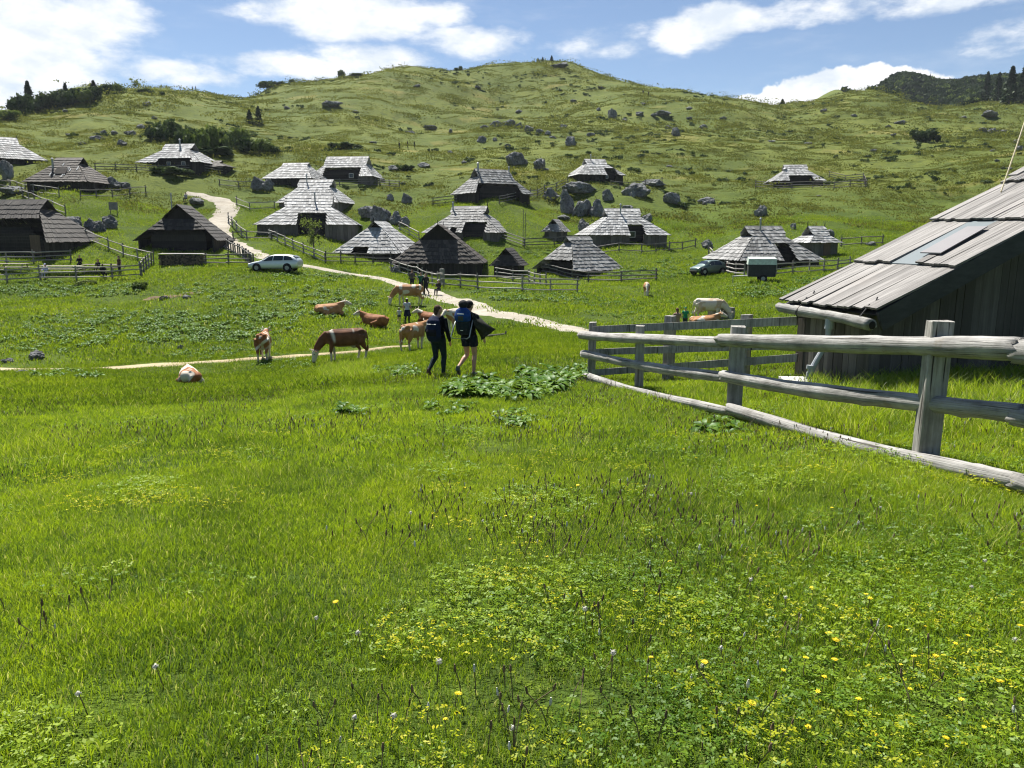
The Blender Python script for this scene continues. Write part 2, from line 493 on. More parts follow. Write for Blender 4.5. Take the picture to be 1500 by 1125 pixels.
M_METAL = simple('grey_metal', (0.32, 0.33, 0.34), 0.45, 0.1, 8, 0.6)
M_WHITE = simple('white_paint', (0.75, 0.76, 0.76), 0.5, 0.05, 4)
M_CURTAIN = simple('pale_frame', (0.5, 0.48, 0.43), 0.7, 0.1, 4)

def roof_face(mb, x0, x1, q0, q1, A, B, courses, holes=(), bw=0.30, lift=0.07, th=0.035, seed=0):
    """courses of overlapping boards over one roof plane.
    A(t): left edge point, B(t): right edge point at height fraction t (0 eave, 1 top)"""
    rr = random.Random(seed)
    for c in range(courses):
        t0, t1 = c / courses, (c + 1) / courses
        a0, b0 = A(t0), B(t0); a1, b1 = A(t1), B(t1)
        nb = max(2, int((b0 - a0).length / bw))
        up = (b0 - a0).cross(a1 - a0); 
        if up.length < 1e-6: up = (b0 - a0).cross(b1 - a0)
        up.normalize()
        slope = ((a1 + b1) / 2 - (a0 + b0) / 2).normalized()
        ctone = rr.uniform(-0.12, 0.12)
        segs = [(0.0, 1.0)]
        e0, e1 = A(0), B(0); am, bm_ = A((t0 + t1) / 2), B((t0 + t1) / 2)
        Le = (e1 - e0).length; Lm = (bm_ - am).length; ed = (e1 - e0).normalized(); sh = (am - e0).dot(ed)
        for h0, h1, ht in holes:
            if (t0 + t1) / 2 < ht:
                v0, v1 = (h0 * Le - sh) / Lm, (h1 * Le - sh) / Lm
                if h0 < .01: v0 = 0
                if h1 > .99: v1 = 1
                new = []
                for a_, b_ in segs:
                    if v1 <= a_ or v0 >= b_: new.append((a_, b_)); continue
                    if v0 > a_: new.append((a_, v0))
                    if v1 < b_: new.append((v1, b_))
                segs = new
        brd = []
        for a_, b_ in segs:
            q = max(1, int(round((b_ - a_) * nb)))
            if b_ - a_ > .004: brd += [(a_ + (b_ - a_) * k / q, a_ + (b_ - a_) * (k + 1) / q - .003) for k in range(q)]
        for u0, u1 in brd:
            dn = rr.uniform(-0.05, 0.07); lf = lift + rr.uniform(-0.012, 0.02)
            p0 = a0.lerp(b0, u0) - slope * (0.05 + dn); p1 = a0.lerp(b0, u1) - slope * (0.05 + dn)
            p2 = a1.lerp(b1, u1); p3 = a1.lerp(b1, u0)
            tn = 0.5 + ctone + rr.uniform(-0.25, 0.25)
            if rr.random() < 0.03: tn += 0.5
            T = [p0 + up * lf, p1 + up * lf, p2 + up * 0.02, p3 + up * 0.02]
            Bm = [p - up * th for p in T]
            mb.hexa([*Bm, *T], 0, tn)

def make_hut(name, loc, rz, L, D, he, hr, rx, hg, label, roof, wall, openings=(), wallfill=None, chim=(), cour=8, door=None, win=(), seed=1, patches=0, finial=True, group='herders huts on the alpine pasture', skyl=None, twall=0.35):
    """L eave length (x), D eave depth (y), he/hr eave and ridge heights, rx half ridge length, hg height of the gablet sill.
    openings: (side, u0, u1, t) gaps in the roof skirt; sides: front(-y) back(+y) left(-x) right(+x)"""
    he *= .82; cour = cour + 2
    t = thing(name, loc, rz, label, 'hut', group)
    ex, ey = L / 2, D / 2
    fg = (hr - hg) / (hr - he)
    yg = ey * fg
    gx = rx - 0.3
    V = Vector
    E = lambda x, y: V((x, y, he))
    rb = MB()
    tg = 1 - fg                                   # height fraction where the gablet starts
    rx_ = rx
    def mainA(sgn):
        def A(tt):
            if tt <= tg:
                k = tt / tg
                return V((-ex + (ex - gx) * k, sgn * (-ey + (ey - yg) * k), he + (hg - he) * k))
            k = (tt - tg) / (1 - tg)
            return V((-(gx + (rx - gx) * min(1, k * 8 + .5)), sgn * (-yg + yg * k), hg + (hr - hg) * k))
        return A
    def mirror(Af): return lambda tt: V((-Af(tt).x, Af(tt).y, Af(tt).z))
    hs = {'front': [], 'back': [], 'left': [], 'right': []}
    for o in openings: hs[o[0]].append(o[1:])
    c1 = cour
    roof_face(rb, 0, 0, 0, 0, mainA(1), mirror(mainA(1)), c1, hs['front'], seed=seed)
    bA = mainA(-1)
    roof_face(rb, 0, 0, 0, 0, mirror(bA), bA, c1, hs['back'], seed=seed + 1)
    def hipA(tt):   # right end seen from +x: left edge is the front corner
        return V((ex + (gx - ex) * tt, -ey + (ey - yg) * tt, he + (hg - he) * tt))
    def hipB(tt): return V((ex + (gx - ex) * tt, ey - (ey - yg) * tt, he + (hg - he) * tt))
    ch = max(3, int(round(cour * tg)))
    roof_face(rb, 0, 0, 0, 0, hipA, hipB, ch, hs['right'], seed=seed + 2)
    neg = lambda Fn: (lambda tt: V((-Fn(tt).x, -Fn(tt).y, Fn(tt).z)))
    roof_face(rb, 0, 0, 0, 0, neg(hipA), neg(hipB), ch, hs['left'], seed=seed + 3)
    # light patched boards
    rr = random.Random(seed + 9)
    ro = rb.build('roof', [roof], t)
    if patches:
        for k in range(patches):
            pm = MB()
            tt = rr.uniform(0.1, 0.75); uu = rr.uniform(0.1, 0.9)
            A_, B_ = mainA(1)(tt), mirror(mainA(1))(tt)
            p = A_.lerp(B_, uu)
            sl = (mainA(1)(min(1, tt + .1)) + mirror(mainA(1))(min(1, tt + .1)) - A_ - B_).normalized()
            nr = V((1, 0, 0)).cross(sl).normalized()
            w, l = 0.13, rr.uniform(0.5, 0.9)
            base = p + nr * 0.10
            Tp = [base, base + V((w, 0, 0)), base + V((w, 0, 0)) + sl * l, base + sl * l]
            pm.hexa([q - nr * 0.05 for q in Tp] + Tp, 0, 0.9)
            pm.build('patch_board', [M_SILVER], ro)
    # ridge boards crossing at the top
    rg = MB()
    rg.hexa([(-rx, -0.16, hr - 0.13), (rx, -0.16, hr - 0.13), (rx, 0.02, hr + 0.02), (-rx, 0.02, hr + 0.02),
             (-rx, -0.13, hr - 0.08), (rx, -0.13, hr - 0.08), (rx, 0.05, hr + 0.08), (-rx, 0.05, hr + 0.08)], 0, 0.35)
    rg.build('ridge_board', [roof], ro)
    # gablet walls
    for s in (-1, 1):
        gm = MB()
        gw = gx - .55
        gm.hexa([(s * gw - 0.05, -yg, hg - .05), (s * gw + 0.05, -yg, hg - .05), (s * gw + 0.05, yg, hg - .05), (s * gw - 0.05, yg, hg - .05),
                 (s * gw - 0.05, -0.05, hr - 0.08), (s * gw + 0.05, -0.05, hr - 0.08), (s * gw + 0.05, 0.05, hr - 0.08), (s * gw - 0.05, 0.05, hr - 0.08)], 0, 0.3)
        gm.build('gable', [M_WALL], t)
    if finial:
        for s in (-1, 1):
            fm = MB()
            fm.tube([(s * (rx - .05), 0, hr - 0.3), (s * (rx + 0.0), 0, hr + 0.45)], [0.07, 0.04], 6)
            fm.build('ridge_finial', [M_WALL], ro)
    # low outer wall ring with gaps where the skirt is open
    wm = MB()
    ix, iy = ex - 0.45, ey - 0.45
    def wall_run(p, q, gaps, skipside):
        p, q = V(p), V(q)
        cuts = [0.0]
        for g0, g1, _ in sorted(gaps): cuts += [max(0, g0), min(1, g1)]
        cuts.append(1.0)
        d = q - p; nrm = V((d.y, -d.x, 0)).normalized() * 0.09
        for i in range(0, len(cuts), 2):
            a, b = cuts[i], cuts[i + 1]
            if b - a < 0.01: continue
            n = max(1, int((b - a) * d.length / 0.45))
            for k in range(n):
                u, v = a + (b - a) * k / n, a + (b - a) * (k + 1) / n - 0.003
                P0, P1 = p + d * u, p + d * v
                j = nrm * random.uniform(0.9, 1.15)
                wm.hexa([P0 + j + V((0, 0, -1.6)), P1 + j + V((0, 0, -1.6)), P1 - nrm + V((0, 0, -1.6)), P0 - nrm + V((0, 0, -1.6)),
                         P0 + j + V((0, 0, he + .12)), P1 + j + V((0, 0, he + .12)), P1 - nrm + V((0, 0, he + .12)), P0 - nrm + V((0, 0, he + .12))], 0, 0.5 + random.uniform(-.3, .3))
    wall_run((-ix, -iy, 0), (ix, -iy, 0), hs['front'], 'front')
    wall_run((ix, -iy, 0), (ix, iy, 0), hs['right'], 'right')
    wall_run((ix, iy, 0), (-ix, iy, 0), hs['back'], 'back')
    wall_run((-ix, iy, 0), (-ix, -iy, 0), hs['left'], 'left')
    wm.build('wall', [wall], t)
    # inner log cabin
    cm = MB()
    nlog = 12
    for k in range(nlog):
        z0 = -1.2 + k * (he + 1.2 + (hr - he) * twall) / nlog; z1 = -1.2 + (k + 1) * (he + 1.2 + (hr - he) * twall) / nlog
        kk = max(0, (z1 - he) / (hr - he))
        bx, by = min(ex * (1 - kk) - 0.5, ex - 1.4), min(ey * (1 - kk) - 0.5, ey - 1.4)
        if bx < 0.4 or by < 0.3: break
        j = random.uniform(-.02, .02)
        cm.box((0, 0, (z0 + z1) / 2), (2 * bx + j, 2 * by + j, z1 - z0 - 0.012), 0, 0, 0.45 + random.uniform(-.25, .25))
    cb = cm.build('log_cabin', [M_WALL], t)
    if door:
        side, u, dw, dh, mat = door
        dm = MB()
        by = ey - 1.4
        if side == 'front': dm.box((u * ex, -by - 0.03, dh / 2 - 0.1), (dw, 0.06, dh))
        elif side == 'right': dm.box((ex - 1.4 + 0.03, u * ey, dh / 2 - 0.1), (0.06, dw, dh))
        elif side == 'outer': dm.box((u * ex, -iy - 0.12, dh / 2 - 0.1), (dw, 0.06, dh))
        dm.build('door', [mat], t)
    for (side, u, z, ww, wh) in win:
        f = MB(); g = MB()
        if side == 'front':
            y = -(ey - 1.4) - 0.03
            f.box((u * ex, y, z), (ww + .16, 0.06, wh + .16)); g.box((u * ex, y - .035, z), (ww, 0.02, wh))
        elif side == 'outer':
            y = -iy - 0.12
            f.box((u * ex, y, z), (ww + .14, 0.05, wh + .14)); g.box((u * ex, y - .03, z), (ww, 0.02, wh))
        elif side == 'right':
            x = ix + 0.12
            f.box((x, u * ey, z), (0.05, ww + .14, wh + .14)); g.box((x + .03, u * ey, z), (0.02, ww, wh))
        elif side == 'left':
            x = -ix - 0.12
            f.box((x, u * ey, z), (0.05, ww + .14, wh + .14)); g.box((x - .03, u * ey, z), (0.02, ww, wh))
        fo = f.build('window', [M_CURTAIN], t); g.build('pane', [M_GLASS], fo)
    for (x, y, z0, z1, r) in chim:
        k = MB(); k.tube([(x, y, z0), (x, y, z1)], [r, r], 8)
        k.tube([(x, y, z1 - .05), (x, y, z1 + .12)], [r * 1.7, r * .4], 8)
        k.build('stovepipe', [M_METAL], ro)
    if skyl:
        for (u, tt, w, l, mat) in skyl:
            A_, B_ = mainA(1)(tt), mirror(mainA(1))(tt)
            p = A_.lerp(B_, u)
            sl = (mainA(1)(tt + .05) + mirror(mainA(1))(tt + .05) - A_ - B_).normalized()
            nr = V((1, 0, 0)).cross(sl).normalized()
            k = MB(); b_ = p + nr * .13
            Tp = [b_ - V((w / 2, 0, 0)), b_ + V((w / 2, 0, 0)), b_ + V((w / 2, 0, 0)) + sl * l, b_ - V((w / 2, 0, 0)) + sl * l]
            k.hexa([q - nr * .08 for q in Tp] + Tp); k.build('skylight', [mat], ro)
    return t

def hut_at(px, py, *a, dz=0.0, **k):
    """stand a hut so that the foot of its front wall is seen at the photo position"""
    h = hit(px, py)
    rz = a[1]; D = a[3]
    back = Vector((-math.sin(rz), math.cos(rz), 0)) * (D / 2 - 0.45) if k.pop('front', True) else Vector((0, D / 2 - 0.45, 0))
    name = a[0]
    return make_hut(name, (h[0] + back.x, h[1] + back.y, h[2] + dz), *a[1:], **k)
R_ = math.radians
def S(px, py): return hit(px, py)[1] / F      # metres per photo pixel there

# name, rz, L, D, he, hr, rx, hg, label, roof, wall
hut_at(248, 246, 'wooden_hut', R_(-6), 10.8, 8.6, 1.0, 4.0, 2.5, 3.0, 'silver shingled hut below the dark thicket, chimney shadow down its roof middle', M_SILVER, M_WALL,
       openings=(('front', .33, .84, .22),), win=(('front', -.1, .7, .5, .5), ('front', .35, .7, .5, .5)), chim=((0.3, -0.6, 3.0, 4.7, .13),), cour=7, seed=10, finial=False)
hut_at(501, 267, 'wooden_hut', R_(-5), 10.4, 8.6, 1.1, 4.35, 3.6, 3.1, 'uppermost silver hut beside the long open front, two finials on its ridge', M_SILVER, M_WALLG,
       openings=(('front', .2, .78, .42),), win=(('front', .25, 1.1, .6, .6),), cour=7, seed=20)
hut_at(422, 271, 'wooden_hut', R_(-8), 8.2, 8.0, 1.2, 3.6, 2.2, 3.3, 'plain silver hipped hut left of the uppermost hut, roof without openings', M_SILVER, M_WALL, cour=7, seed=30, finial=False)
hut_at(452, 309, 'wooden_hut', R_(-8), 9.4, 8.0, 1.4, 4.5, 2.6, 3.4, 'grey silver hut half hidden behind the large hut with a doorway', M_SILVER, M_WALLG, cour=7, seed=40,
       chim=((-1.3, -0.5, 3.4, 5.2, .09),), finial=False)
hut_at(450, 346, 'wooden_hut', R_(8), 12.6, 10.0, 1.7, 5.1, 3.0, 3.7, 'largest silver hut by the road with a tall dark doorway and lone tree before it', M_SILVER, M_WALLG,
       openings=(('front', .41, .69, .42),), door=('front', .1, 1.0, 1.9, M_DOOR), chim=((0.8, -1.2, 3.8, 5.4, .09),), cour=8, seed=50, finial=False)
hut_at(551, 380, 'wooden_hut', R_(76), 9.0, 8.6, 0.85, 4.3, 2.0, 3.6, 'silver hut with a rounded roof end over a small arched doorway', M_SILVER, M_WALL,
       openings=(('left', .30, .52, .22),), cour=8, seed=60, front=False)
hut_at(641, 403, 'wooden_hut', R_(90), 10.0, 10.2, 1.55, 5.4, 3.4, 3.75, 'dark brown hut with a steep black gablet facing the road behind a rail fence', M_BROWNSH, M_WALL,
       cour=8, seed=70, patches=0, front=False)
hut_at(676, 352, 'wooden_hut', R_(-14), 10.4, 8.4, 1.15, 4.3, 2.4, 3.3, 'grey hut behind the dark gabled hut, roof cut open at the right', M_GREYSH, M_WALLG,
       openings=(('front', .52, .80, .45), ('front', .36, .44, .2)), chim=((-2.1, -.6, 3.0, 4.8, .1),), cour=8, seed=80)
hut_at(738, 294, 'wooden_hut', R_(34), 9.8, 7.2, 1.2, 4.5, 3.0, 3.4, 'grey hut with pale left roof end and long dark open front above the boulders', M_GREYSH, M_WALL,
       openings=(('front', .02, .80, .38),), chim=((-2.6, -.4, 3.5, 5.3, .14), (2.8, -.3, 3.4, 5.0, .1)), cour=8, seed=90, finial=False)
hut_at(881, 266, 'wooden_hut', R_(14), 8.4, 8.0, 1.3, 3.9, 1.9, 3.1, 'silver hut above the biggest boulder cluster with a slanted open doorway', M_SILVER, M_WALL,
       openings=(('front', .60, .84, .42),), win=(('front', .3, .8, .4, .4),), chim=((-.8, -.3, 3.2, 4.6, .1),), cour=7, seed=100, finial=False)
hut_at(922, 358, 'wooden_hut', R_(8), 10.2, 8.4, 1.35, 4.35, 2.3, 3.4, 'silver hut beside the grey boulders with grey plank walls and square porch opening', M_SILVER, M_WALLG,
       openings=(('front', .50, .69, .40),), win=(('front', .12, 1.2, .6, .6),), chim=((-.4, -.8, 3.4, 4.9, .1),), cour=8, seed=110, finial=False)
hut_at(815, 351, 'wooden_shed', R_(70), 3.6, 3.0, 1.25, 2.55, 1.5, 2.0, 'tiny grey shed standing between the grey hut and the boulders', M_GREYSH, M_WALLG, cour=5, seed=120, finial=False, group=None, front=False)
hut_at(746, 404, 'wooden_shed', R_(76), 3.9, 3.4, 1.35, 2.9, 1.75, 2.2, 'small black shed with steep gable beside the dark gabled hut', M_DARKSH, M_WALL, cour=5, seed=130, finial=False, group=None, front=False)
hut_at(874, 402, 'wooden_hut', R_(36), 7.4, 7.0, 0.55, 3.9, 1.7, 3.3, 'grey hut low on the slope with its long roof face nearly reaching the grass', M_GREYSH, M_WALL,
       cour=8, seed=140, openings=(('left', 0, 1, .34),), twall=.45, finial=False)
hut_at(1142, 394, 'wooden_hut', R_(12), 9.4, 8.2, 1.05, 4.2, 2.1, 3.2, 'greyish brown hut with a black open doorway behind the covered trailer', M_GREYSH, M_WALL,
       openings=(('front', .52, .68, .52),), chim=((-.6, -.5, 3.4, 5.0, .09),), cour=8, seed=150, finial=False)
hut_at(1206, 375, 'wooden_shed', R_(14), 4.2, 4.2, 1.75, 3.2, 1.1, 2.3, 'small silver roofed shed with tall plank walls right of the brownish hut', M_SILVER, M_WALLG, cour=5, seed=160, group=None,
       door=('outer', .15, .9, 1.7, M_WALLB))
hut_at(1171, 272, 'wooden_hut', R_(-4), 8.6, 7.8, 1.0, 3.7, 2.0, 2.8, 'lone silver hut high on the right slope inside a ring of rail fence', M_SILVER, M_WALL,
       openings=(('front', .30, .76, .38),), chim=((-2.0, -1.2, 2.2, 3.0, .2),), cour=7, seed=170, finial=False)
hut_at(84, 277, 'wooden_hut', R_(-3), 8.8, 7.6, 1.1, 4.2, 1.9, 3.4, 'dark brown hut with pale patch boards and a square black skylight', M_BROWNSH, M_WALL, cour=8, seed=180, patches=9,
       skyl=((.51, .30, 1.6, 1.15, M_WALL),), chim=((-1.4, -1.6, 2.6, 4.0, .13),), finial=False)
hut_at(2, 242, 'wooden_hut', R_(40), 12.0, 9.0, 1.2, 4.4, 3.0, 3.6, 'pale silver hut cut by the left picture edge, uppermost on that side', M_SILVER, M_WALL, cour=8, seed=190)
hut_at(-32, 371, 'wooden_hut', R_(-8), 16.0, 9.5, 1.35, 5.4, 5.0, 4.4, 'long dark hut at the left edge with a black porch above the picnic terrace', M_DARKSH, M_WALL,
       openings=(('front', .3, 1.0, .52),), door=('front', .72, 1.1, 1.9, M_WALLB), cour=7, seed=200, finial=False)
hut_at(254, 369, 'wooden_hut', R_(97), 9.0, 8.5, 1.45, 5.0, 2.9, 3.5, 'dark hut with black gable front beside the firewood stack', M_DARKSH, M_WALL,
       openings=(('left', .0, 1.0, .45),), cour=8, seed=210, finial=False, front=False, chim=((-1.2, 1.0, 3.2, 6.2, .07),), twall=0.42)
hut_at(314, 250, 'wooden_shed', R_(-8), 4.4, 3.4, .75, 1.6, .8, 1.3, 'low dark shed with pale roof corners beside the silver hut under the thicket', M_BROWNSH, M_WALL, cour=4, seed=220, finial=False, group=None)

# ------------------------------------------------------------------ fences
def make_fence(pts, label, h=1.1, rails=3, step=2.6, mat=None, lean=0.06, r=0.06, seed=0, pr=0.085, zmul=1.0):
    rr = random.Random(seed)
    mat = mat or M_FENCE
    P = [hit(*p) for p in pts]
    pos = [(P[0][0], P[0][1])]
    for a, b in zip(P[:-1], P[1:]):
        n = max(1, int(round(math.hypot(b[0] - a[0], b[1] - a[1]) / step)))
        for k in range(1, n + 1):
            pos.append((a[0] + (b[0] - a[0]) * k / n, a[1] + (b[1] - a[1]) * k / n))
    zs = ground([p[0] for p in pos], [p[1] for p in pos])
    x0, y0, z0 = pos[0][0], pos[0][1], float(zs[0])
    t = thing('rail_fence', (x0, y0, z0), 0, label, 'fence', 'rail fences around the huts')
    for (x, y), z in zip(pos, zs):
        m = MB(); lx, ly = rr.uniform(-lean, lean), rr.uniform(-lean, lean)
        hh = h * rr.uniform(.95, 1.15)
        m.tube([(x - x0, y - y0, z - z0 - .4), (x - x0 + lx, y - y0 + ly, z - z0 + hh)], [pr, pr * .85], 5, tone=rr.uniform(.2, .6))
        m.build('post', [mat], t)
    for i in range(len(pos) - 1):
        (xa, ya), (xb, yb) = pos[i], pos[i + 1]
        dx, dy = xb - xa, yb - ya; L = math.hypot(dx, dy)
        nx, ny = dy / L, -dx / L
        if ny > 0: nx, ny = -nx, -ny
        ox, oy = nx * .1, ny * .1
        for k in range(rails):
            zz = h * (0.22 + 0.68 * k / max(1, rails - 1))
            e = 0.18
            m = MB()
            a = (xa - x0 + ox - dx / L * e, ya - y0 + oy - dy / L * e, float(zs[i]) - z0 + zz + rr.uniform(-.05, .05))
            b = (xb - x0 + ox + dx / L * e, yb - y0 + oy + dy / L * e, float(zs[i + 1]) - z0 + zz + rr.uniform(-.05, .05))
            mid = ((a[0] + b[0]) / 2, (a[1] + b[1]) / 2, (a[2] + b[2]) / 2 + rr.uniform(-.04, .03))
            m.tube([a, mid, b], [r * rr.uniform(.9, 1.1), r * rr.uniform(.8, 1.1), r * rr.uniform(.7, 1)], 5, tone=rr.uniform(.45, 1.0))
            m.build('rail', [mat], t)
    return t
FENCES = [
 (((-40,411),(60,411),(165,409),(207,406)), 'rail fence along the front of the picnic terrace at the left', 1.25, 3, 3.2, M_FENCE),
 (((207,406),(222,390)), 'short fence with crossed stakes at the right end of the picnic terrace', 1.3, 3, 1.5, M_FENCE),
 (((-30,386),(50,386),(104,384)), 'weathered rail fence behind the picnic tables before the long dark hut', 1.2, 3, 3.0, M_FENCE),
 (((128,352),(160,366),(225,386)), 'pale rail fence climbing from the terrace to the dark hut with firewood', 1.2, 2, 3.0, M_FENCE),
 (((14,275),(50,283),(87,288)), 'two railed fence sloping before the hut with pale patch boards', 1.1, 2, 3.0, M_FENCE),
 (((118,290),(165,290),(214,284)), 'dark rail fence standing in the grass right of the patched brown hut', 1.1, 2, 3.2, M_FENCED),
 (((34,288),(60,300),(96,314)), 'pale rail fence running down behind the rocks above the long dark hut', 1.0, 2, 3.0, M_FENCE),
 (((140,250),(200,251),(262,252),(330,256)), 'grey rail fence before the silver hut under the thicket', 1.1, 3, 3.0, M_FENCED),
 (((332,364),(356,378),(372,392)), 'dark paling fence dropping from the firewood hut to the white car', 1.2, 2, 1.3, M_FENCED),
 (((302,389),(368,388)), 'low dark fence under the gable front hut left of the car', 1.1, 3, 2.2, M_FENCED),
 (((347,300),(366,308),(402,306)), 'pale rail fence on the upper right bend of the gravel road', 1.1, 2, 3.0, M_FENCE),
 (((335,326),(347,338),(362,352)), 'short pale rail fence on the inner bend of the gravel road', 1.2, 3, 2.6, M_FENCE),
 (((342,352),(362,350),(398,352)), 'fence joining the road bend to the largest silver hut', 1.0, 2, 3.0, M_FENCED),
 (((396,350),(430,366),(477,386)), 'pale rail fence beside the road under the largest silver hut', 1.2, 3, 2.6, M_FENCE),
 (((477,386),(520,386),(572,386)), 'rail fence in front of the hut with the arched doorway', 1.2, 3, 2.6, M_FENCED),
 (((573,396),(612,409),(650,421)), 'pale rail fence between the road and the dark gabled hut', 1.35, 3, 2.4, M_FENCE),
 (((650,421),(700,425),(765,428),(845,429)), 'long rail fence running right from the thick gate post', 1.3, 3, 2.6, M_FENCE),
 (((728,408),(775,413),(800,420)), 'rail fence in front of the small black shed', 1.2, 3, 2.2, M_FENCE),
 (((795,399),(862,413),(910,413),(961,411)), 'rail fence with slanting brace below the low grey hut', 1.1, 3, 2.8, M_FENCED),
 (((556,272),(585,275)), 'short dark fence right of the uppermost silver hut', 1.1, 3, 2.2, M_FENCED),
 (((470,271),(552,272)), 'rail fence close before the uppermost silver hut', 1.0, 3, 3.0, M_FENCED),
 (((731,299),(797,283),(832,271)), 'rail fence climbing from the grey open fronted hut to the boulders', 1.2, 3, 2.8, M_FENCED),
 (((634,301),(668,297)), 'dark fence left of the grey open fronted hut', 1.1, 3, 2.4, M_FENCED),
 (((874,374),(940,371),(1018,362)), 'rail fence below the porch of the silver hut by the boulders', 1.1, 2, 3.0, M_FENCED),
 (((1038,376),(1066,401),(1090,405)), 'pale rail fence descending to the covered trailer', 1.2, 3, 2.4, M_FENCE),
 (((1136,404),(1185,400),(1245,394)), 'stacked rails and fence right of the covered trailer', 1.1, 3, 2.6, M_FENCE),
 (((1232,361),(1292,358)), 'short fence right of the small silver roofed shed', 1.0, 2, 3.0, M_FENCED),
 (((1107,275),(1160,277),(1222,277),(1268,275),(1264,264),(1215,260)), 'oval rail fence around the lone hut on the right slope', 1.2, 3, 3.2, M_FENCED),
 (((728,347),(768,362),(812,360),(852,356)), 'thin rail fence between the grey hut and the tiny shed', 1.1, 3, 3.0, M_FENCED),
 (((322,272),(350,275),(382,275)), 'dark fence left of the plain silver hipped hut', 1.0, 2, 3.0, M_FENCED),
 (((586,337),(614,353)), 'pale rails slanting between the stony mound and the dark gabled hut', 1.2, 3, 2.6, M_FENCE),
 (((895,272),(945,272),(970,268)), 'dark fence and stones right of the silver hut above the boulders', .9, 2, 3.0, M_FENCED),
 (((-30,268),(16,276)), 'grey fence at the left picture edge below the pale silver hut', 1.0, 2, 3.0, M_FENCED),
]
for i, (pts, lab, h, nr_, st, mt) in enumerate(FENCES):
    make_fence(pts, lab, h, nr_, st, mt, seed=i + 1)
# the thick gate post
h_ = hit(648, 418)
m = MB(); m.tube([(0, 0, -.4), (0, 0, 1.5), (.01, 0, 1.62)], [.26, .24, .20], 10, tone=.6)
o = m.build('gate_post', [M_FENCE]); o.location = h_; tag(o, 'thick grey gate post where two rail fences meet by the road', 'post')
# two thin poles standing by the tiny shed
for k, (px, py, hh) in enumerate(((766, 360, 4.4), (769, 360, 4.0))):
    h_ = hit(px, py); m = MB(); m.tube([(0, 0, -.3), (.05, 0, hh)], [.05, .035], 6)
    o = m.build('pole', [M_FENCED]); o.location = h_
    tag(o, ('taller' if k == 0 else 'shorter') + ' of two thin poles standing beside the tiny grey shed', 'pole')

# ------------------------------------------------------------------ the near fence
M_RAIL = None
def mat_log():
    t = NT('sun_bleached_log')
    o = t.n('ShaderNodeUVMap').outputs[0]
    g = t.noise(t.mapping(o, (1.2, 26, 1)), 1.0, 6, 0.68)
    g2 = t.noise(t.mapping(o, (4, 120, 1)), 1.0, 4, 0.6)
    b = t.noise(t.obj(), 2.3, 5, 0.6)
    crack = t.ramp(t.noise(t.mapping(o, (0.8, 30, 1)), 1.0, 4, 0.55), 0.345, 0.40)
    k = t.math('ADD', t.math('MULTIPLY', g, .55), t.math('MULTIPLY', b, .5))
    c = t.mix(t.ramp(k, .35, .68), (0.15, 0.143, 0.132), (0.42, 0.41, 0.39))
    c = t.mix(t.ramp(g2, .55, .8, 0, .5), c, (0.54, 0.53, 0.51))
    c = t.mix(t.ramp(t.noise(t.obj(), 5.5, 4, .6), .60, .72, 0, .55), c, (0.20, 0.165, 0.12))
    c = t.mix(crack, (0.045, 0.038, 0.03), c)
    hgt = t.math('ADD', t.math('MULTIPLY', g, .8), t.math('ADD', t.math('MULTIPLY', g2, .3), t.math('MULTIPLY', crack, .8)))
    t.bsdf(c, .7, t.bump(hgt, .9, .02), 0, .3)
    return t.mat
M_LOG = mat_log()
def mat_postwood():
    t = NT('grey_squared_post')
    o = t.obj()
    g = t.noise(t.mapping(o, (22, 22, 1.6)), 1.0, 6, .68); b = t.noise(o, 3, 4, .6)
    crack = t.ramp(t.noise(t.mapping(o, (30, 30, 1.0)), 1.0, 2, .5), .30, .37)
    c = t.mix(t.ramp(t.math('ADD', t.math('MULTIPLY', g, .6), t.math('MULTIPLY', b, .4)), .35, .65), (0.17, 0.16, 0.145), (0.40, 0.385, 0.355))
    c = t.mix(crack, (0.05, 0.045, 0.04), c)
    t.bsdf(c, .8, t.bump(t.math('ADD', g, crack), .8, .015), 0, .25)
    return t.mat
M_POST = mat_postwood()

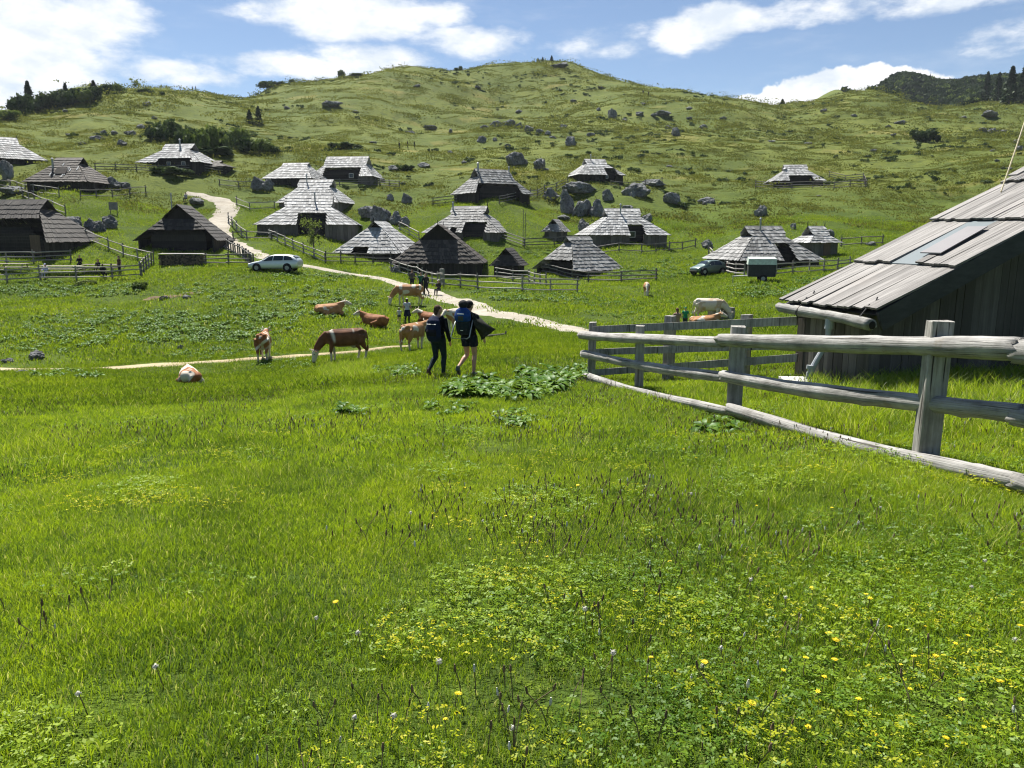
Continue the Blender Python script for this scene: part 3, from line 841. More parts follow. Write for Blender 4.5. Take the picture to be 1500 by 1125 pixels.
def log_mesh(name, a, b, ra, rb, seed, n=22, seg=46, knots=4, split=False, sag=.03):
    """a hewn pole: uneven section, shallow flutes, swollen knots, splintered ends; UV runs along the grain"""
    rr = random.Random(seed)
    a, b = Vector(a), Vector(b); ax = (b - a); L = ax.length; ax.normalize()
    s = ax.cross(Vector((0, 0, 1))).normalized(); u = s.cross(ax)
    kn = [(rr.uniform(.08, .92), rr.uniform(0, 6.28), rr.uniform(.010, .022)) for _ in range(knots)]
    ph = [rr.uniform(0, 6.28) for _ in range(6)]
    V_, F_, UV = [], [], []
    for i in range(seg + 1):
        t = i / seg; c = a + ax * (L * t)
        c = c + u * (-sag * math.sin(PI * t) + .012 * math.sin(5 * t + ph[0])) + s * (.016 * math.sin(4 * t + ph[1]))
        r = ra + (rb - ra) * t
        r *= 1 + .05 * math.sin(9 * t + ph[2]) + .035 * math.sin(23 * t + ph[3])
        for j in range(n):
            w = 2 * PI * j / n
            q = r * (1 + .05 * math.sin(2 * w + ph[4] + t) + .025 * math.sin(5 * w + ph[5] + 2 * t) + rr.uniform(-.012, .012))
            for kt, kw, kr in kn:
                dw = math.atan2(math.sin(w - kw), math.cos(w - kw))
                q += kr * math.exp(-((t - kt) * L / .07) ** 2 - (dw / .5) ** 2)
            e = 0
            if i in (0, seg): e = rr.uniform(-.03, .03) * (2.2 if split else 1); q *= .96
            V_.append(c + (s * math.cos(w) + u * math.sin(w)) * q + ax * e)
    for i in range(seg):
        for j in range(n):
            p = i * n + j; q = i * n + (j + 1) % n
            F_.append((p, q, q + n, p + n))
            UV.append([(i / seg * L, j / n), (i / seg * L, (j + 1) / n), ((i + 1) / seg * L, (j + 1) / n), ((i + 1) / seg * L, j / n)])
    for e, base in ((0, 0), (1, seg * n)):
        V_.append((a if e == 0 else b) + ax * (.015 if e == 0 else -.015)); ci = len(V_) - 1
        for j in range(n):
            f = (base + j, base + (j + 1) % n, ci)
            F_.append(f if e == 1 else f[::-1])
            UV.append([(j / n * .2, .1), (j / n * .2, .2), (j / n * .2, .3)])
    me = bpy.data.meshes.new(name)
    me.from_pydata([tuple(v) for v in V_], [], F_)
    uv = me.uv_layers.new(name='UVMap')
    uv.data.foreach_set('uv', [c for f in UV for p in f for c in p])
    me.polygons.foreach_set('use_smooth', [True] * len(F_))
    me.materials.append(M_LOG)
    return me

def near_post(parent, px, pyb, pyt, w, rz, org, dep=None):
    h = hit(px, pyb)
    d = h[1] if dep is None else dep
    z1 = unproject(px, pyt, d)[2]
    x = unproject(px, pyb, d)[0]
    z0 = gz(x, d)
    m = MB()
    hh = z1 - z0
    nz = 8
    rr = random.Random(int(px))
    lean = (rr.uniform(-.02, .02), rr.uniform(-.02, .02))
    # squared post with worn arrises
    prof = []
    for (cx, cy) in ((-1, -1), (1, -1), (1, 1), (-1, 1)):
        for k in range(3):
            a0 = {(-1, -1): PI, (1, -1): 1.5 * PI, (1, 1): 0, (-1, 1): .5 * PI}[(cx, cy)] + k * PI / 4
            prof.append((cx * (w / 2 - .022) + .022 * math.cos(a0), cy * (w / 2 - .022) + .022 * math.sin(a0)))
    V_ = []; F_ = []
    for i in range(nz + 1):
        t = i / nz
        for (x_, y_) in prof:
            s = 1 + rr.uniform(-.015, .015)
            if i == nz: s *= .97
            V_.append((x_ * s + lean[0] * t, y_ * s + lean[1] * t, -.5 + (hh + .5) * t + (rr.uniform(-.008, .008) if i == nz else 0)))
    n = len(prof)
    for i in range(nz):
        for j in range(n):
            F_.append((i * n + j, i * n + (j + 1) % n, (i + 1) * n + (j + 1) % n, (i + 1) * n + j))
    F_.append(tuple(nz * n + j for j in range(n)))
    me = bpy.data.meshes.new('post'); me.from_pydata(V_, [], F_); me.materials.append(M_POST)
    o = link('post', me, parent); o.location = (x - org[0], d - org[1], z0 - org[2]); o.rotation_euler = (0, 0, rz)
    return np.array([x, d, z0])

pA = hit(865, 548)
org = Vector((pA[0], pA[1], pA[2]))
nf = thing('log_fence', org, 0, 'near fence of thick bleached logs running from the hikers side to the right edge', 'fence')
rzf = R_(-10)
near_post(nf, 866, 549, 472, .175, rzf, org, 18.1)
near_post(nf, 936, 571, 477, .17, rzf, org, 14.7)
near_post(nf, 1075, 604, 478, .20, rzf, org, 10.9)
near_post(nf, 1355, 666, 470, .195, rzf, org, 7.0)
near_post(nf, 2250, 1000, 480, .19, rzf, org, 3.1)
def nrail(pa, da, pb, db, ra, rb, seed, split=False, sag=.03, off=0):
    a = Vector(unproject(pa[0], pa[1], da)) - org; b = Vector(unproject(pb[0], pb[1], db)) - org
    return link('rail', log_mesh('rail', a, b, ra, rb, seed, split=split, sag=sag), nf)
# rails lie on the camera side of the posts (a little nearer, a little to the left)
nrail((852, 490), 18.0, (1060, 501), 10.95, .105, .082, 1, True)
nrail((1056, 498), 10.98, (1500, 514), 5.99, .090, .098, 2, True, -.01)
nrail((1490, 513), 6.05, (2800, 570), 2.55, .100, .10, 3)
nrail((855, 519), 17.9, (1066, 553), 10.85, .088, .078, 4)
nrail((1062, 551), 10.87, (1500, 609), 5.99, .092, .086, 5, False, .02)
nrail((1490, 608), 6.05, (2800, 800), 2.55, .09, .09, 6)
nrail((857, 551), 17.54, (1070, 604), 10.5, .088, .060, 7)
nrail((1066, 600), 10.55, (1500, 707), 5.84, .083, .078, 8, True, .03)
nrail((1488, 703), 5.9, (2800, 1060), 2.48, .08, .08, 9)

# back fence of squared planks running from the log fence to the near hut
org2 = Vector(hit(1168, 545))
bf = thing('plank_fence', org2, 0, 'dark grey plank fence joining the log fence to the near hut wall', 'fence')
near_post(bf, 979, 535, 463, .20, R_(-45), org2, 16.6)
near_post(bf, 1090, 538, 461, .19, R_(-45), org2, 15.25)
def plank(pa, da, pb, db, hgt, seed):
    a = Vector(unproject(*pa, da)) - org2; b = Vector(unproject(*pb, db)) - org2
    ax = (b - a).normalized(); s = ax.cross(Vector((0, 0, 1))).normalized() * .025
    m = MB(); rr = random.Random(seed); n = 8
    for k in range(n):
        p, q = a.lerp(b, k / n), a.lerp(b, (k + 1) / n)
        j = Vector((0, 0, rr.uniform(-.006, .006)))
        z = Vector((0, 0, hgt / 2))
        m.hexa([p - s - z + j, q - s - z, q + s - z, p + s - z + j, p - s + z, q - s + z, q + s + z, p + s + z], 0, .5)
    return link('rail', m.mesh('rail', [M_POST]), bf)
plank((868, 483), 17.95, (1168, 470), 14.35, .16, 1)
plank((868, 516), 17.95, (1168, 505), 14.35, .15, 2)
plank((868, 546), 17.95, (1168, 524), 14.35, .15, 3)
# ------------------------------------------------------------------ the near hut on the right
def mat_roofboard():
    t = NT('old_roof_boards')
    o = t.obj()
    tn = t.attr('tone')
    sx = t.n('ShaderNodeCombineXYZ'); 
    off = t.n('ShaderNodeVectorMath', operation='ADD'); t.l(o, off.inputs[0])
    sc = t.math('MULTIPLY', tn, 37.0); t.l(sc, sx.inputs[0]); t.l(sc, sx.inputs[2]); t.l(sx.outputs[0], off.inputs[1])
    v = off.outputs[0]
    g = t.noise(t.mapping(v, (1.3, 42, 3)), 1.0, 6, .7); g2 = t.noise(t.mapping(v, (.5, 14, 1)), 1.0, 4, .6); b = t.noise(o, .9, 4, .6)
    k = t.math('ADD', t.math('MULTIPLY', g, .55), t.math('ADD', t.math('MULTIPLY', g2, .45), t.math('MULTIPLY', t.math('SUBTRACT', tn, .5), .16)))
    c = t.mix(t.ramp(k, .35, .72), (0.085, 0.078, 0.072), (0.30, 0.285, 0.27))
    c = t.mix(t.ramp(b, .55, .75, 0, .5), c, (0.17, 0.145, 0.125))
    t.bsdf(c, .62, t.bump(g, .6, .015), 0, .4)
    return t.mat
M_RB = mat_roofboard()
M_NW = wood('near_wall_boards', (0.075, 0.067, 0.058), (0.21, 0.19, 0.165), (16, 16, .9), .85, .5, .7, .2)
M_VERGE = wood('dark_verge_board', (0.03, 0.03, 0.032), (0.075, 0.074, 0.076), (4, 12, 12), .8, .3)
M_PIPE = simple('grey_plastic_pipe', (0.36, 0.38, 0.40), .4, .06, 5)
M_PANEL = simple('milky_roof_panel', (0.18, 0.172, 0.178), .5, .08, 1.5, 0, .35)
M_PANELB = simple('bluish_clear_sheet', (0.12, 0.15, 0.165), .5, .06, 1.5, 0, .3)
M_CONC = simple('pale_concrete', (0.48, 0.48, 0.46), .85, .12, 5)
M_CABLE = simple('tan_cable', (0.42, 0.36, 0.22), .6, .05, 5)
M_HOLE_SHADE = simple('painted_hollow_shade', (0.02, 0.017, 0.014), .95, .1, 5)

E1 = Vector((5.10, 14.5, 0)); E2 = Vector((5.81, 12.25, 0))
AY = (E1 - E2).normalized(); AX = Vector((AY.y, -AY.x, 0))
ANG = math.atan2(AX.y, AX.x)
TANP = .444
ZE = -1.20
gz0 = gz(E2.x + AX.x, E2.y + AX.y)
NHO = Vector((E2.x, E2.y, gz0))
nh = thing('wooden_hut', NHO, ANG, 'nearest hut at the right edge with long weathered roof boards and a log gutter', 'hut', 'herders huts on the alpine pasture')
EZ = ZE - gz0                    # eave height in the hut's own space
Y1 = (E1 - E2).length
def rp(x, y, n=0.0):             # point on the roof plane, n above it
    c = 1 / math.hypot(1, TANP)
    return Vector((x - n * TANP * c, y, EZ + x * TANP + n * c))
def build_near_roof():
    m = MB(); rr = random.Random(5)
    edges = [(-.06, 1.72), (1.49, 3.45), (3.23, 5.2), (4.97, 7.0), (6.6, 8.2)]
    for ci, (s0, s1) in enumerate(edges):
        y = -.02
        while y < Y1 - .02:
            w = rr.uniform(.09, .20); y2 = min(y + w, Y1)
            if Y1 - y2 < .08: y2 = Y1
            sk = False
            if ci == 1 and .92 < (y + y2) / 2 < 1.38: sk = True
            if not sk:
                jj = rr.uniform(-.05, .05); th = rr.uniform(.028, .04)
                lift = .035 + .03 * 1.0 + rr.uniform(-.006, .012)
                gap = rr.uniform(.003, .012)
                sag = rr.uniform(-.012, .012)
                b0 = s0 + jj
                n0, n1 = lift + .02, .012
                P = [rp(b0, y, n0 - th), rp(b0, y2 - gap, n0 - th + sag), rp(s1, y2 - gap, n1 - th + .01), rp(s1, y, n1 - th + .01),
                     rp(b0, y, n0), rp(b0, y2 - gap, n0 + sag), rp(s1, y2 - gap, n1 + .01), rp(s1, y, n1 + .01)]
                m.hexa([P[0], P[3], P[2], P[1], P[4], P[7], P[6], P[5]], 0, rr.uniform(.1, .9))
            y = y2
    ro = m.build('roof', [M_RB], nh)
    # loose boards lying over the verge
    k = MB()
    for (xa, ya, xb, yb, w) in ((3.05, -.12, 5.6, .10, .22), (4.0, .25, 7.6, .32, .2), (5.2, 2.22, 8.2, 2.30, .2)):
        a, b = rp(xa, ya, .10), rp(xb, yb, .10)
        k.hexa([a - Vector((0, 0, .03)), b - Vector((0, 0, .03)), b + Vector((0, w, -.03)), a + Vector((0, w, -.03)), a, b, b + Vector((0, w, 0)), a + Vector((0, w, 0))], 0, .7)
    k.build('loose_board', [M_RB], ro)
    s = MB()
    q = [rp(1.52, .80, .045), rp(3.25, .80, .028), rp(3.25, 1.46, .028), rp(1.52, 1.46, .045)]
    s.hexa([p - Vector((0, 0, .02)) for p in q] + q)
    s.build('clear_sheet', [M_PANELB], ro)
    s = MB()
    q = [rp(1.80, .60, .125), rp(2.85, .68, .105), rp(2.85, 1.10, .105), rp(1.80, 1.04, .125)]
    s.hexa([p - Vector((0, 0, .018)) for p in q] + q)
    s.build('skylight', [M_PANEL], ro)
    # verge board and rafters below it
    v = MB()
    v.hexa([rp(-.03, -.03, -.30), rp(9, -.03, -.30), rp(9, .02, -.30), rp(-.03, .02, -.30), rp(-.03, -.03, .02), rp(9, -.03, .02), rp(9, .02, .02), rp(-.03, .02, .02)], 0, .5)
    v.build('verge_board', [M_VERGE], nh)
    d = MB()
    d.hexa([rp(0, .03, -.06), rp(9, .03, -.06), rp(9, Y1 - .03, -.06), rp(0, Y1 - .03, -.06), rp(0, .03, -.035), rp(9, .03, -.035), rp(9, Y1 - .03, -.035), rp(0, Y1 - .03, -.035)], 0, .3)
    for yy in (.35, 1.0, 1.7, 2.2):
        d.hexa([rp(.1, yy, -.2), rp(9, yy, -.2), rp(9, yy + .09, -.2), rp(.1, yy + .09, -.2), rp(.1, yy, -.07), rp(9, yy, -.07), rp(9, yy + .09, -.07), rp(.1, yy + .09, -.07)], 0, .4)
    d.build('rafter', [M_VERGE], nh)
    return ro
ro_ = build_near_roof()
def build_near_walls():
    m = MB(); rr = random.Random(8)
    xi, yi = .28, .42                 # wall line set back from eave and verge
    ya = yi
    y = ya
    while y < Y1 - .1:                # eave wall
        w = rr.uniform(.10, .19); y2 = min(y + w, Y1 - .1); j = rr.uniform(0, .018)
        m.hexa([(xi - j, y, -1.2), (xi + .05, y, -1.2), (xi + .05, y2 - .006, -1.2), (xi - j, y2 - .006, -1.2)] +
               [(xi - j, y, EZ + .02), (xi + .05, y, EZ + .02), (xi + .05, y2 - .006, EZ + .02), (xi - j, y2 - .006, EZ + .02)], 0, rr.uniform(.2, .9))
        y = y2
    x = xi - .02
    while x < 9:                      # gable wall under the verge
        w = rr.uniform(.13, .24); x2 = x + w; j = rr.uniform(0, .018)
        zt0, zt1 = EZ + x * TANP - .06, EZ + x2 * TANP - .06
        m.hexa([(x, ya - j, -1.2), (x2 - .006, ya - j, -1.2), (x2 - .006, ya + .04, -1.2), (x, ya + .04, -1.2),
                (x, ya - j, zt0), (x2 - .006, ya - j, zt1), (x2 - .006, ya + .04, zt1), (x, ya + .04, zt0)], 0, rr.uniform(.1, .6))
        x = x2
    # far side and back, hidden from here
    m.hexa([(xi, Y1 - .12, -1.2), (9, Y1 - .12, -1.2), (9, Y1 - .06, -1.2), (xi, Y1 - .06, -1.2), (xi, Y1 - .12, EZ + xi * TANP - .06), (9, Y1 - .12, EZ + 9 * TANP - .06), (9, Y1 - .06, EZ + 9 * TANP - .06), (xi, Y1 - .06, EZ + xi * TANP - .06)], 0, .4)
    m.box((9.0, (ya + Y1) / 2, 1.5), (.06, Y1 - ya - .1, 6.6), 0, 0, .4)
    m.build('wall', [M_NW], nh)
    w = MB()
    w.box((5.2, ya - .035, 1.35), (.9, .05, .7)); fo = w.build('window', [M_CURTAIN], nh)
    w = MB(); w.box((5.2, ya - .065, 1.35), (.74, .02, .54)); w.build('pane', [M_GLASS], fo)
    b = MB(); b.tube([(3.4, ya - .05, .2), (9, ya - .05, .2)], [.07, .07], 6); b.build('sill_beam', [M_NW], nh)
build_near_walls()
# the hollowed log gutter, its ties and the downpipe
def build_gutter():
    x, z = -.10, EZ - .145
    a, b = Vector((x, Y1 + .02, z + .04)), Vector((x - .02, -.03 + .02, z - .05))
    me = log_mesh('log_gutter', a, b, .085, .098, 77, n=18, seg=30, knots=3, sag=-.01)
    g = link('log_gutter', me, nh)
    h = MB(); h.ball((0, 0, 0), (.066, .02, .066), 12, 6)  # near-black ball paints the shade of a hollow onto the solid log end
    ho = h.build('gutter_hollow_shade', [M_HOLE_SHADE], g); ho.location = b + Vector((0, -.012, .0))
    for yy in (.22, 1.75):
        w = MB()
        pts = []
        for k in range(13):
            an = PI * 1.05 * k / 12 + PI * .95
            pts.append((x + .105 * math.cos(an), yy, z + .105 * math.sin(an)))
        pts.append(tuple(rp(.25, yy + .05, .12)))
        pts.insert(0, tuple(rp(.05, yy, .10)))
        w.tube(pts, [.012] * len(pts), 5, ref=(0, 1, 0)); w.build('wire_tie', [M_VERGE], g)
    p = MB()
    y0 = .98
    p.tube([(x, y0, z - .05), (x - .01, y0, z - .22)], [.075, .075], 12)
    p.tube([(x - .01, y0, z - .2), (x - .02, y0 - .01, z - .34), (x - .07, y0 - .03, z - .48), (x - .22, y0 - .02, z - .74), (x - .34, y0, .12), (x - .35, y0, .02)], [.055, .045, .045, .048, .05, .05], 10)
    p.tube([(x - .325, y0, .26), (x - .33, y0, .20)], [.066, .066], 12)
    p.build('downpipe', [M_PIPE], nh)
build_gutter()
# concrete slab under the downpipe
p_ = hit(1187, 560)
m = MB()
m.hexa([(-.55, -.25, -.12), (.50, -.42, -.12), (.62, .22, -.12), (-.42, .36, -.12), (-.55, -.25, .035), (.50, -.42, .03), (.62, .22, .03), (-.42, .36, .035)])
o = m.build('concrete_slab', [M_CONC]); o.location = (p_[0], p_[1], p_[2] + .02); o.rotation_euler = (0, 0, ANG * .4)
tag(o, 'flat pale concrete slab lying under the downpipe of the nearest hut', 'slab')
# cable slanting up from the roof to a mast beyond the frame
inv = Matrix.Translation(NHO) @ Matrix.Rotation(ANG, 4, 'Z')
c0 = inv @ rp(4.45, 1.9, .06)
tgt = Vector(unproject(1500, 172, 16.4)); dirc = (tgt - c0); c1 = c0 + dirc * 3.4
m = MB(); seg = [(c0 + (c1 - c0) * (k / 10) - Vector((0, 0, .25 * math.sin(PI * k / 10)))) - c0 for k in range(11)]
m.tube(seg, [.014] * 11, 6); o = m.build('cable', [M_CABLE]); o.location = c0
tag(o, 'thin tan cable slanting up from the nearest roof into the sky', 'cable')
# ------------------------------------------------------------------ bodies: tubes fused into one skin by a voxel remesh
def fuse(mb, name, voxel, smooth=3, fac=.5):
    me = bpy.data.meshes.new(name); me.from_pydata(mb.v, [], mb.f); me.update()
    o = bpy.data.objects.new('tmp', me); COL.objects.link(o)
    r = o.modifiers.new('r', 'REMESH'); r.mode = 'VOXEL'; r.voxel_size = voxel; r.use_smooth_shade = True
    if smooth:
        s = o.modifiers.new('s', 'SMOOTH'); s.iterations = smooth; s.factor = fac
    dg = bpy.context.evaluated_depsgraph_get(); dg.update()
    out = bpy.data.meshes.new_from_object(o.evaluated_get(dg))
    out.name = name
    bpy.data.objects.remove(o); bpy.data.meshes.remove(me)
    out.materials.clear()
    out.polygons.foreach_set('use_smooth', [True] * len(out.polygons))
    return out
def coords(me):
    a = np.empty(len(me.vertices) * 3, np.float32); me.vertices.foreach_get('co', a); return a.reshape(-1, 3)
def setattr_f(me, name, vals):
    at = me.attributes.get(name) or me.attributes.new(name, 'FLOAT', 'POINT')
    at.data.foreach_set('value', np.asarray(vals, np.float32))

# ------------------------------------------------------------------ cattle
def cow_mat(name, brown, brown2):
    t = NT(name)
    k = t.attr('coat'); n = t.noise(t.obj(), 3.0, 4); f = t.noise(t.mapping(t.obj(), (8, 30, 30)), 1.0, 4, .6)
    b = t.mix(t.ramp(n, .35, .65), brown, brown2)
    c = t.mix(k, b, (0.62, 0.56, 0.47))
    c = t.mix(t.ramp(f, .5, .75, 0, .25), c, (0.12, 0.08, 0.05))
    c = t.mix(t.attr('dark'), c, (0.05, 0.04, 0.035))
    t.bsdf(c, .75, t.bump(f, .25, .01), 0, .25)
    return t.mat
M_COW = {'red': cow_mat('reddish_cow_coat', (0.20, 0.075, 0.026), (0.30, 0.12, 0.042)), 'tan': cow_mat('tan_cow_coat', (0.33, 0.16, 0.065), (0.42, 0.22, 0.10)),
         'dark': cow_mat('dark_cow_coat', (0.10, 0.040, 0.018), (0.17, 0.065, 0.028)), 'pale': cow_mat('pale_cow_coat', (0.48, 0.36, 0.24), (0.55, 0.43, 0.30))}
M_HORN = simple('cow_horn', (0.55, 0.48, 0.38), .5)
M_EYE = simple('dark_eye', (0.01, 0.008, 0.007), .2, .1, 4, 0, .6)

def cow_head(m, b, d, up):
    """b poll, d unit muzzle direction, up; returns horn bases"""
    b, d, up = Vector(b), Vector(d).normalized(), Vector(up).normalized()
    up = (up - d * up.dot(d)).normalized(); sd = d.cross(up)
    m.tube([b - d * .06, b + d * .10, b + d * .28, b + d * .44, b + d * .52], [(.10, .12), (.125, .145), (.10, .115), (.085, .085), (.06, .055)], 12, ref=tuple(sd))
    for s in (-1, 1):
        e0 = b + sd * s * .10 + up * .04 + d * .02
        m.tube([e0, e0 + sd * s * .10 - up * .02, e0 + sd * s * .20 - up * .05], [(.02, .035), (.03, .055), (.012, .02)], 8, ref=tuple(d))
    return b, d, up, sd
def cow_leg(m, pts, rad):
    m.tube(pts, rad, 9, ref=(0, 1, 0))
def cow_mesh(pose):
    m = MB()
    if pose in ('graze', 'stand', 'walk'):
        m.tube([(-.92, 0, 1.14), (-.80, 0, 1.08), (-.55, 0, 1.03), (-.2, 0, .97), (.15, 0, .96), (.45, 0, 1.0), (.66, 0, 1.06), (.78, 0, 1.10)],
               [(.10, .13), (.22, .26), (.27, .32), (.31, .37), (.30, .37), (.26, .34), (.19, .27), (.12, .18)], 16, ref=(0, 1, 0))
        m.ball((-.72, .13, 1.22), (.16, .12, .12)); m.ball((-.72, -.13, 1.22), (.16, .12, .12))
        m.tube([(-.8, 0, 1.32), (.5, 0, 1.31)], [(.06, .05), (.07, .06)], 8, ref=(0, 1, 0))
        for s in (-1, 1):
            k = .05 * s
            cow_leg(m, [(.48, s * .17, .95), (.50 + k, s * .19, .72), (.50 + k * 2, s * .18, .45), (.48 + k * 2, s * .18, .40), (.47 + k * 2.2, s * .18, .16), (.50 + k * 2.2, s * .18, .03)],
                    [.14, .105, .066, .06, .047, .062])
            cow_leg(m, [(-.70, s * .15, 1.08), (-.62 - k, s * .20, .80), (-.72 - k * 2, s * .19, .56), (-.80 - k * 2, s * .18, .46), (-.75 - k * 2, s * .18, .18), (-.70 - k * 2, s * .18, .03)],
                    [.20, .17, .085, .065, .048, .064])
        m.ball((-.42, 0, .64), (.17, .14, .11))
        if pose == 'graze':
            m.tube([(.62, 0, 1.10), (.88, 0, .92), (1.08, 0, .66), (1.18, 0, .48)], [(.17, .27), (.13, .21), (.105, .16), (.09, .12)], 12, ref=(0, 1, 0))
            hd = cow_head(m, (1.17, 0, .52), (.22, 0, -.98), (.95, 0, .2))
        else:
            m.tube([(.58, 0, 1.08), (.80, 0, 1.15), (.98, 0, 1.24)], [(.17, .29), (.14, .23), (.11, .16)], 12, ref=(0, 1, 0))
            hd = cow_head(m, (1.0, 0, 1.28), (.80, 0, -.55), (.45, 0, .9))
        m.tube([(-.90, 0, 1.24), (-.98, 0, 1.12), (-1.00, .02, .8), (-.99, .03, .58)], [.045, .035, .03, .03], 7)
        m.tube([(-.99, .03, .62), (-.98, .03, .46), (-.98, .03, .36)], [.035, .055, .025], 7)
    else:   # lying
        m.tube([(-.95, 0, .46), (-.80, 0, .42), (-.5, 0, .40), (-.1, 0, .38), (.25, 0, .40), (.5, 0, .46), (.72, 0, .56)],
               [(.10, .12), (.26, .28), (.36, .34), (.40, .36), (.36, .36), (.27, .34), (.15, .22)], 16, ref=(0, 1, 0))
        m.tube([(-.8, .02, .68), (.45, 0, .76)], [(.07, .05), (.08, .06)], 8, ref=(0, 1, 0))
        m.ball((-.68, .2, .5), (.3, .2, .24)); m.ball((-.62, -.22, .45), (.3, .2, .2))
        cow_leg(m, [(-.45, .30, .34), (-.08, .44, .25), (-.30, .50, .12), (-.52, .50, .07)], [.17, .10, .06, .06])
        cow_leg(m, [(-.45, -.30, .28), (-.1, -.46, .16), (-.36, -.50, .08), (-.55, -.5, .06)], [.16, .10, .06, .06])
        cow_leg(m, [(.48, .18, .34), (.78, .22, .20), (.70, .24, .08), (.45, .24, .07)], [.13, .09, .06, .055])
        cow_leg(m, [(.48, -.18, .34), (.80, -.2, .18), (.72, -.22, .08), (.48, -.24, .07)], [.13, .09, .06, .055])
        if pose == 'lie':
            m.tube([(.56, 0, .58), (.76, 0, .70), (.92, 0, .82)], [(.17, .28), (.14, .22), (.11, .15)], 12, ref=(0, 1, 0))
            hd = cow_head(m, (.93, 0, .86), (.88, 0, -.36), (.4, 0, .9))
        else:
            m.tube([(.58, 0, .52), (.80, 0, .48), (.95, 0, .38)], [(.17, .26), (.13, .18), (.11, .14)], 12, ref=(0, 1, 0))
            hd = cow_head(m, (.97, 0, .38), (.80, 0, -.5), (.5, 0, .8))
        m.tube([(-.93, 0, .55), (-1.02, .1, .35), (-.98, .25, .1), (-.8, .4, .05)], [.045, .035, .03, .045], 7)
    me = fuse(m, 'cow', .03, 4)
    return me, hd
COWM = {p: cow_mesh(p) for p in ('graze', 'stand', 'lie', 'rest')}
def make_cow(px, py, pose, yaw, mat, white, label, scale=1.0, seed=0, sink=.0, at=None, patch=.5):
    me0, (b, d, up, sd) = COWM[pose]
    me = me0.copy(); me.name = 'cow'
    c = coords(me)
    n = fbm(c[:, 0] * 2.3 + seed * 7.7, c[:, 1] * 2.1 + c[:, 2] * 2.6 + seed * 3.1, seed, 2)
    coat = sstep(.0, .10, n + white - .55)
    rel = c - np.array(b); along = rel @ np.array(d)
    head = sstep(-.06, .06, along) * (np.linalg.norm(rel - np.outer(along, np.array(d)), axis=1) < .17) * (np.linalg.norm(rel, axis=1) < .62)
    coat = np.maximum(coat, head)
    if pose not in ('lie', 'rest'):
        coat = np.maximum(coat, sstep(.46, .34, c[:, 2]) * (c[:, 0] < .9) * .8); coat = np.maximum(coat, sstep(.68, .60, c[:, 2]) * (abs(c[:, 0]) < .45) * patch * 1.4)
        # a pale band over the shoulder
        coat = np.maximum(coat, sstep(.12, .03, np.abs(c[:, 0] - .46 - .15 * (c[:, 2] - 1)) - .10 * n) * sstep(.75, .95, c[:, 2]) * (1 if mat == 'dark' else 0))
    dark = sstep(.40, .50, along) * head * .6
    if pose not in ('lie', 'rest'): dark = np.maximum(dark, sstep(.07, .04, c[:, 2]))
    setattr_f(me, 'coat', np.clip(coat, 0, 1)); setattr_f(me, 'dark', dark)
    me.materials.append(M_COW[mat])
    o = link('cow', me)
    h = hit(px, py) if at is None else at
    o.location = (h[0], h[1], h[2] - sink); o.rotation_euler = (0, 0, math.radians(yaw)); o.scale = (scale,) * 3
    tag(o, label, 'cow', 'cattle on the alpine pasture')
    for s in (-1, 1):
        k = MB(); p = Vector(b) + Vector(sd) * s * .07 + Vector(up) * .11
        k.tube([p, p + Vector(sd) * s * .09 + Vector(up) * .03, p + Vector(sd) * s * .12 + Vector(up) * .13], [.026, .02, .007], 6)
        k.build('horn', [M_HORN], o, True)
        k = MB(); p = Vector(b) + Vector(d) * .16 + Vector(sd) * s * .105 + Vector(up) * .055
        k.ball(p, .022, 6, 4); k.build('eye', [M_EYE], o, True)
    return o
# yaw 0 faces right in the picture, 90 faces away, 180 left, 270 towards the viewer
make_cow(505, 529, 'graze', 205, 'dark', -.25, 'dark reddish brown cow grazing with lowered white head and pale shoulder band', 1.06, 3)
make_cow(607, 513, 'stand', 62, 'tan', .22, 'light brown calf standing turned away, just left of the two hikers', 1.0, 5)
make_cow(388, 527, 'stand', 100, 'red', .30, 'brown and white cow standing seen from behind beside the sandy track', 1.0, 8)
make_cow(599, 447, 'graze', 184, 'tan', .5, 'large white and tan cow grazing sideways below the walkers on the road', 1.12, 11)
make_cow(484, 461, 'lie', 22, 'tan', .2, 'tan cow lying in dark leaves with its head to the right', 1.0, 14, .05)
make_cow(548, 478, 'lie', 158, 'red', .12, 'reddish cow lying on the grass with raised white head to the left', 1.05, 17, .05)
make_cow(278, 562, 'rest', 118, 'red', .85, 'brown and white cow lying low in the grass in front of the track', .98, 22, .08)
make_cow(630, 474, 'lie', 150, 'red', .30, 'reddish cow lying half hidden behind the left hiker', 1.0, 25, .05)
make_cow(668, 486, 'stand', 240, 'tan', .55, 'tan and white cow standing mostly hidden between the two hikers', 1.0, 28)
make_cow(1039, 470, 'graze', 350, 'pale', .75, 'whitish cow grazing to the right beyond the plank fence', 1.0, 31)
make_cow(1033, 479, 'lie', 10, 'tan', .30, 'tan cow lying in front of the whitish grazing cow', .95, 34, .08)
make_cow(947, 433, 'graze', 262, 'tan', .35, 'small brown calf facing the viewer on the meadow below the low grey hut', .85, 37)

# ------------------------------------------------------------------ people
M_SKIN = simple('skin', (0.50, 0.29, 0.20), .55, .06, 9)
_cl = {}
def cloth(col, rough=.85):
    key = tuple(col)
    if key not in _cl:
        t = NT('cloth_%d' % len(_cl))
        n = t.noise(t.obj(), 9, 4, .6); f = t.noise(t.obj(), 60, 2)
        c = t.mix(t.ramp(n, .3, .7), tuple(x * .78 for x in col), tuple(min(1, x * 1.2) for x in col))
        t.bsdf(c, rough, t.bump(t.math('ADD', n, t.math('MULTIPLY', f, .2)), .5, .02), 0, .2)
        _cl[key] = t.mat
    return _cl[key]

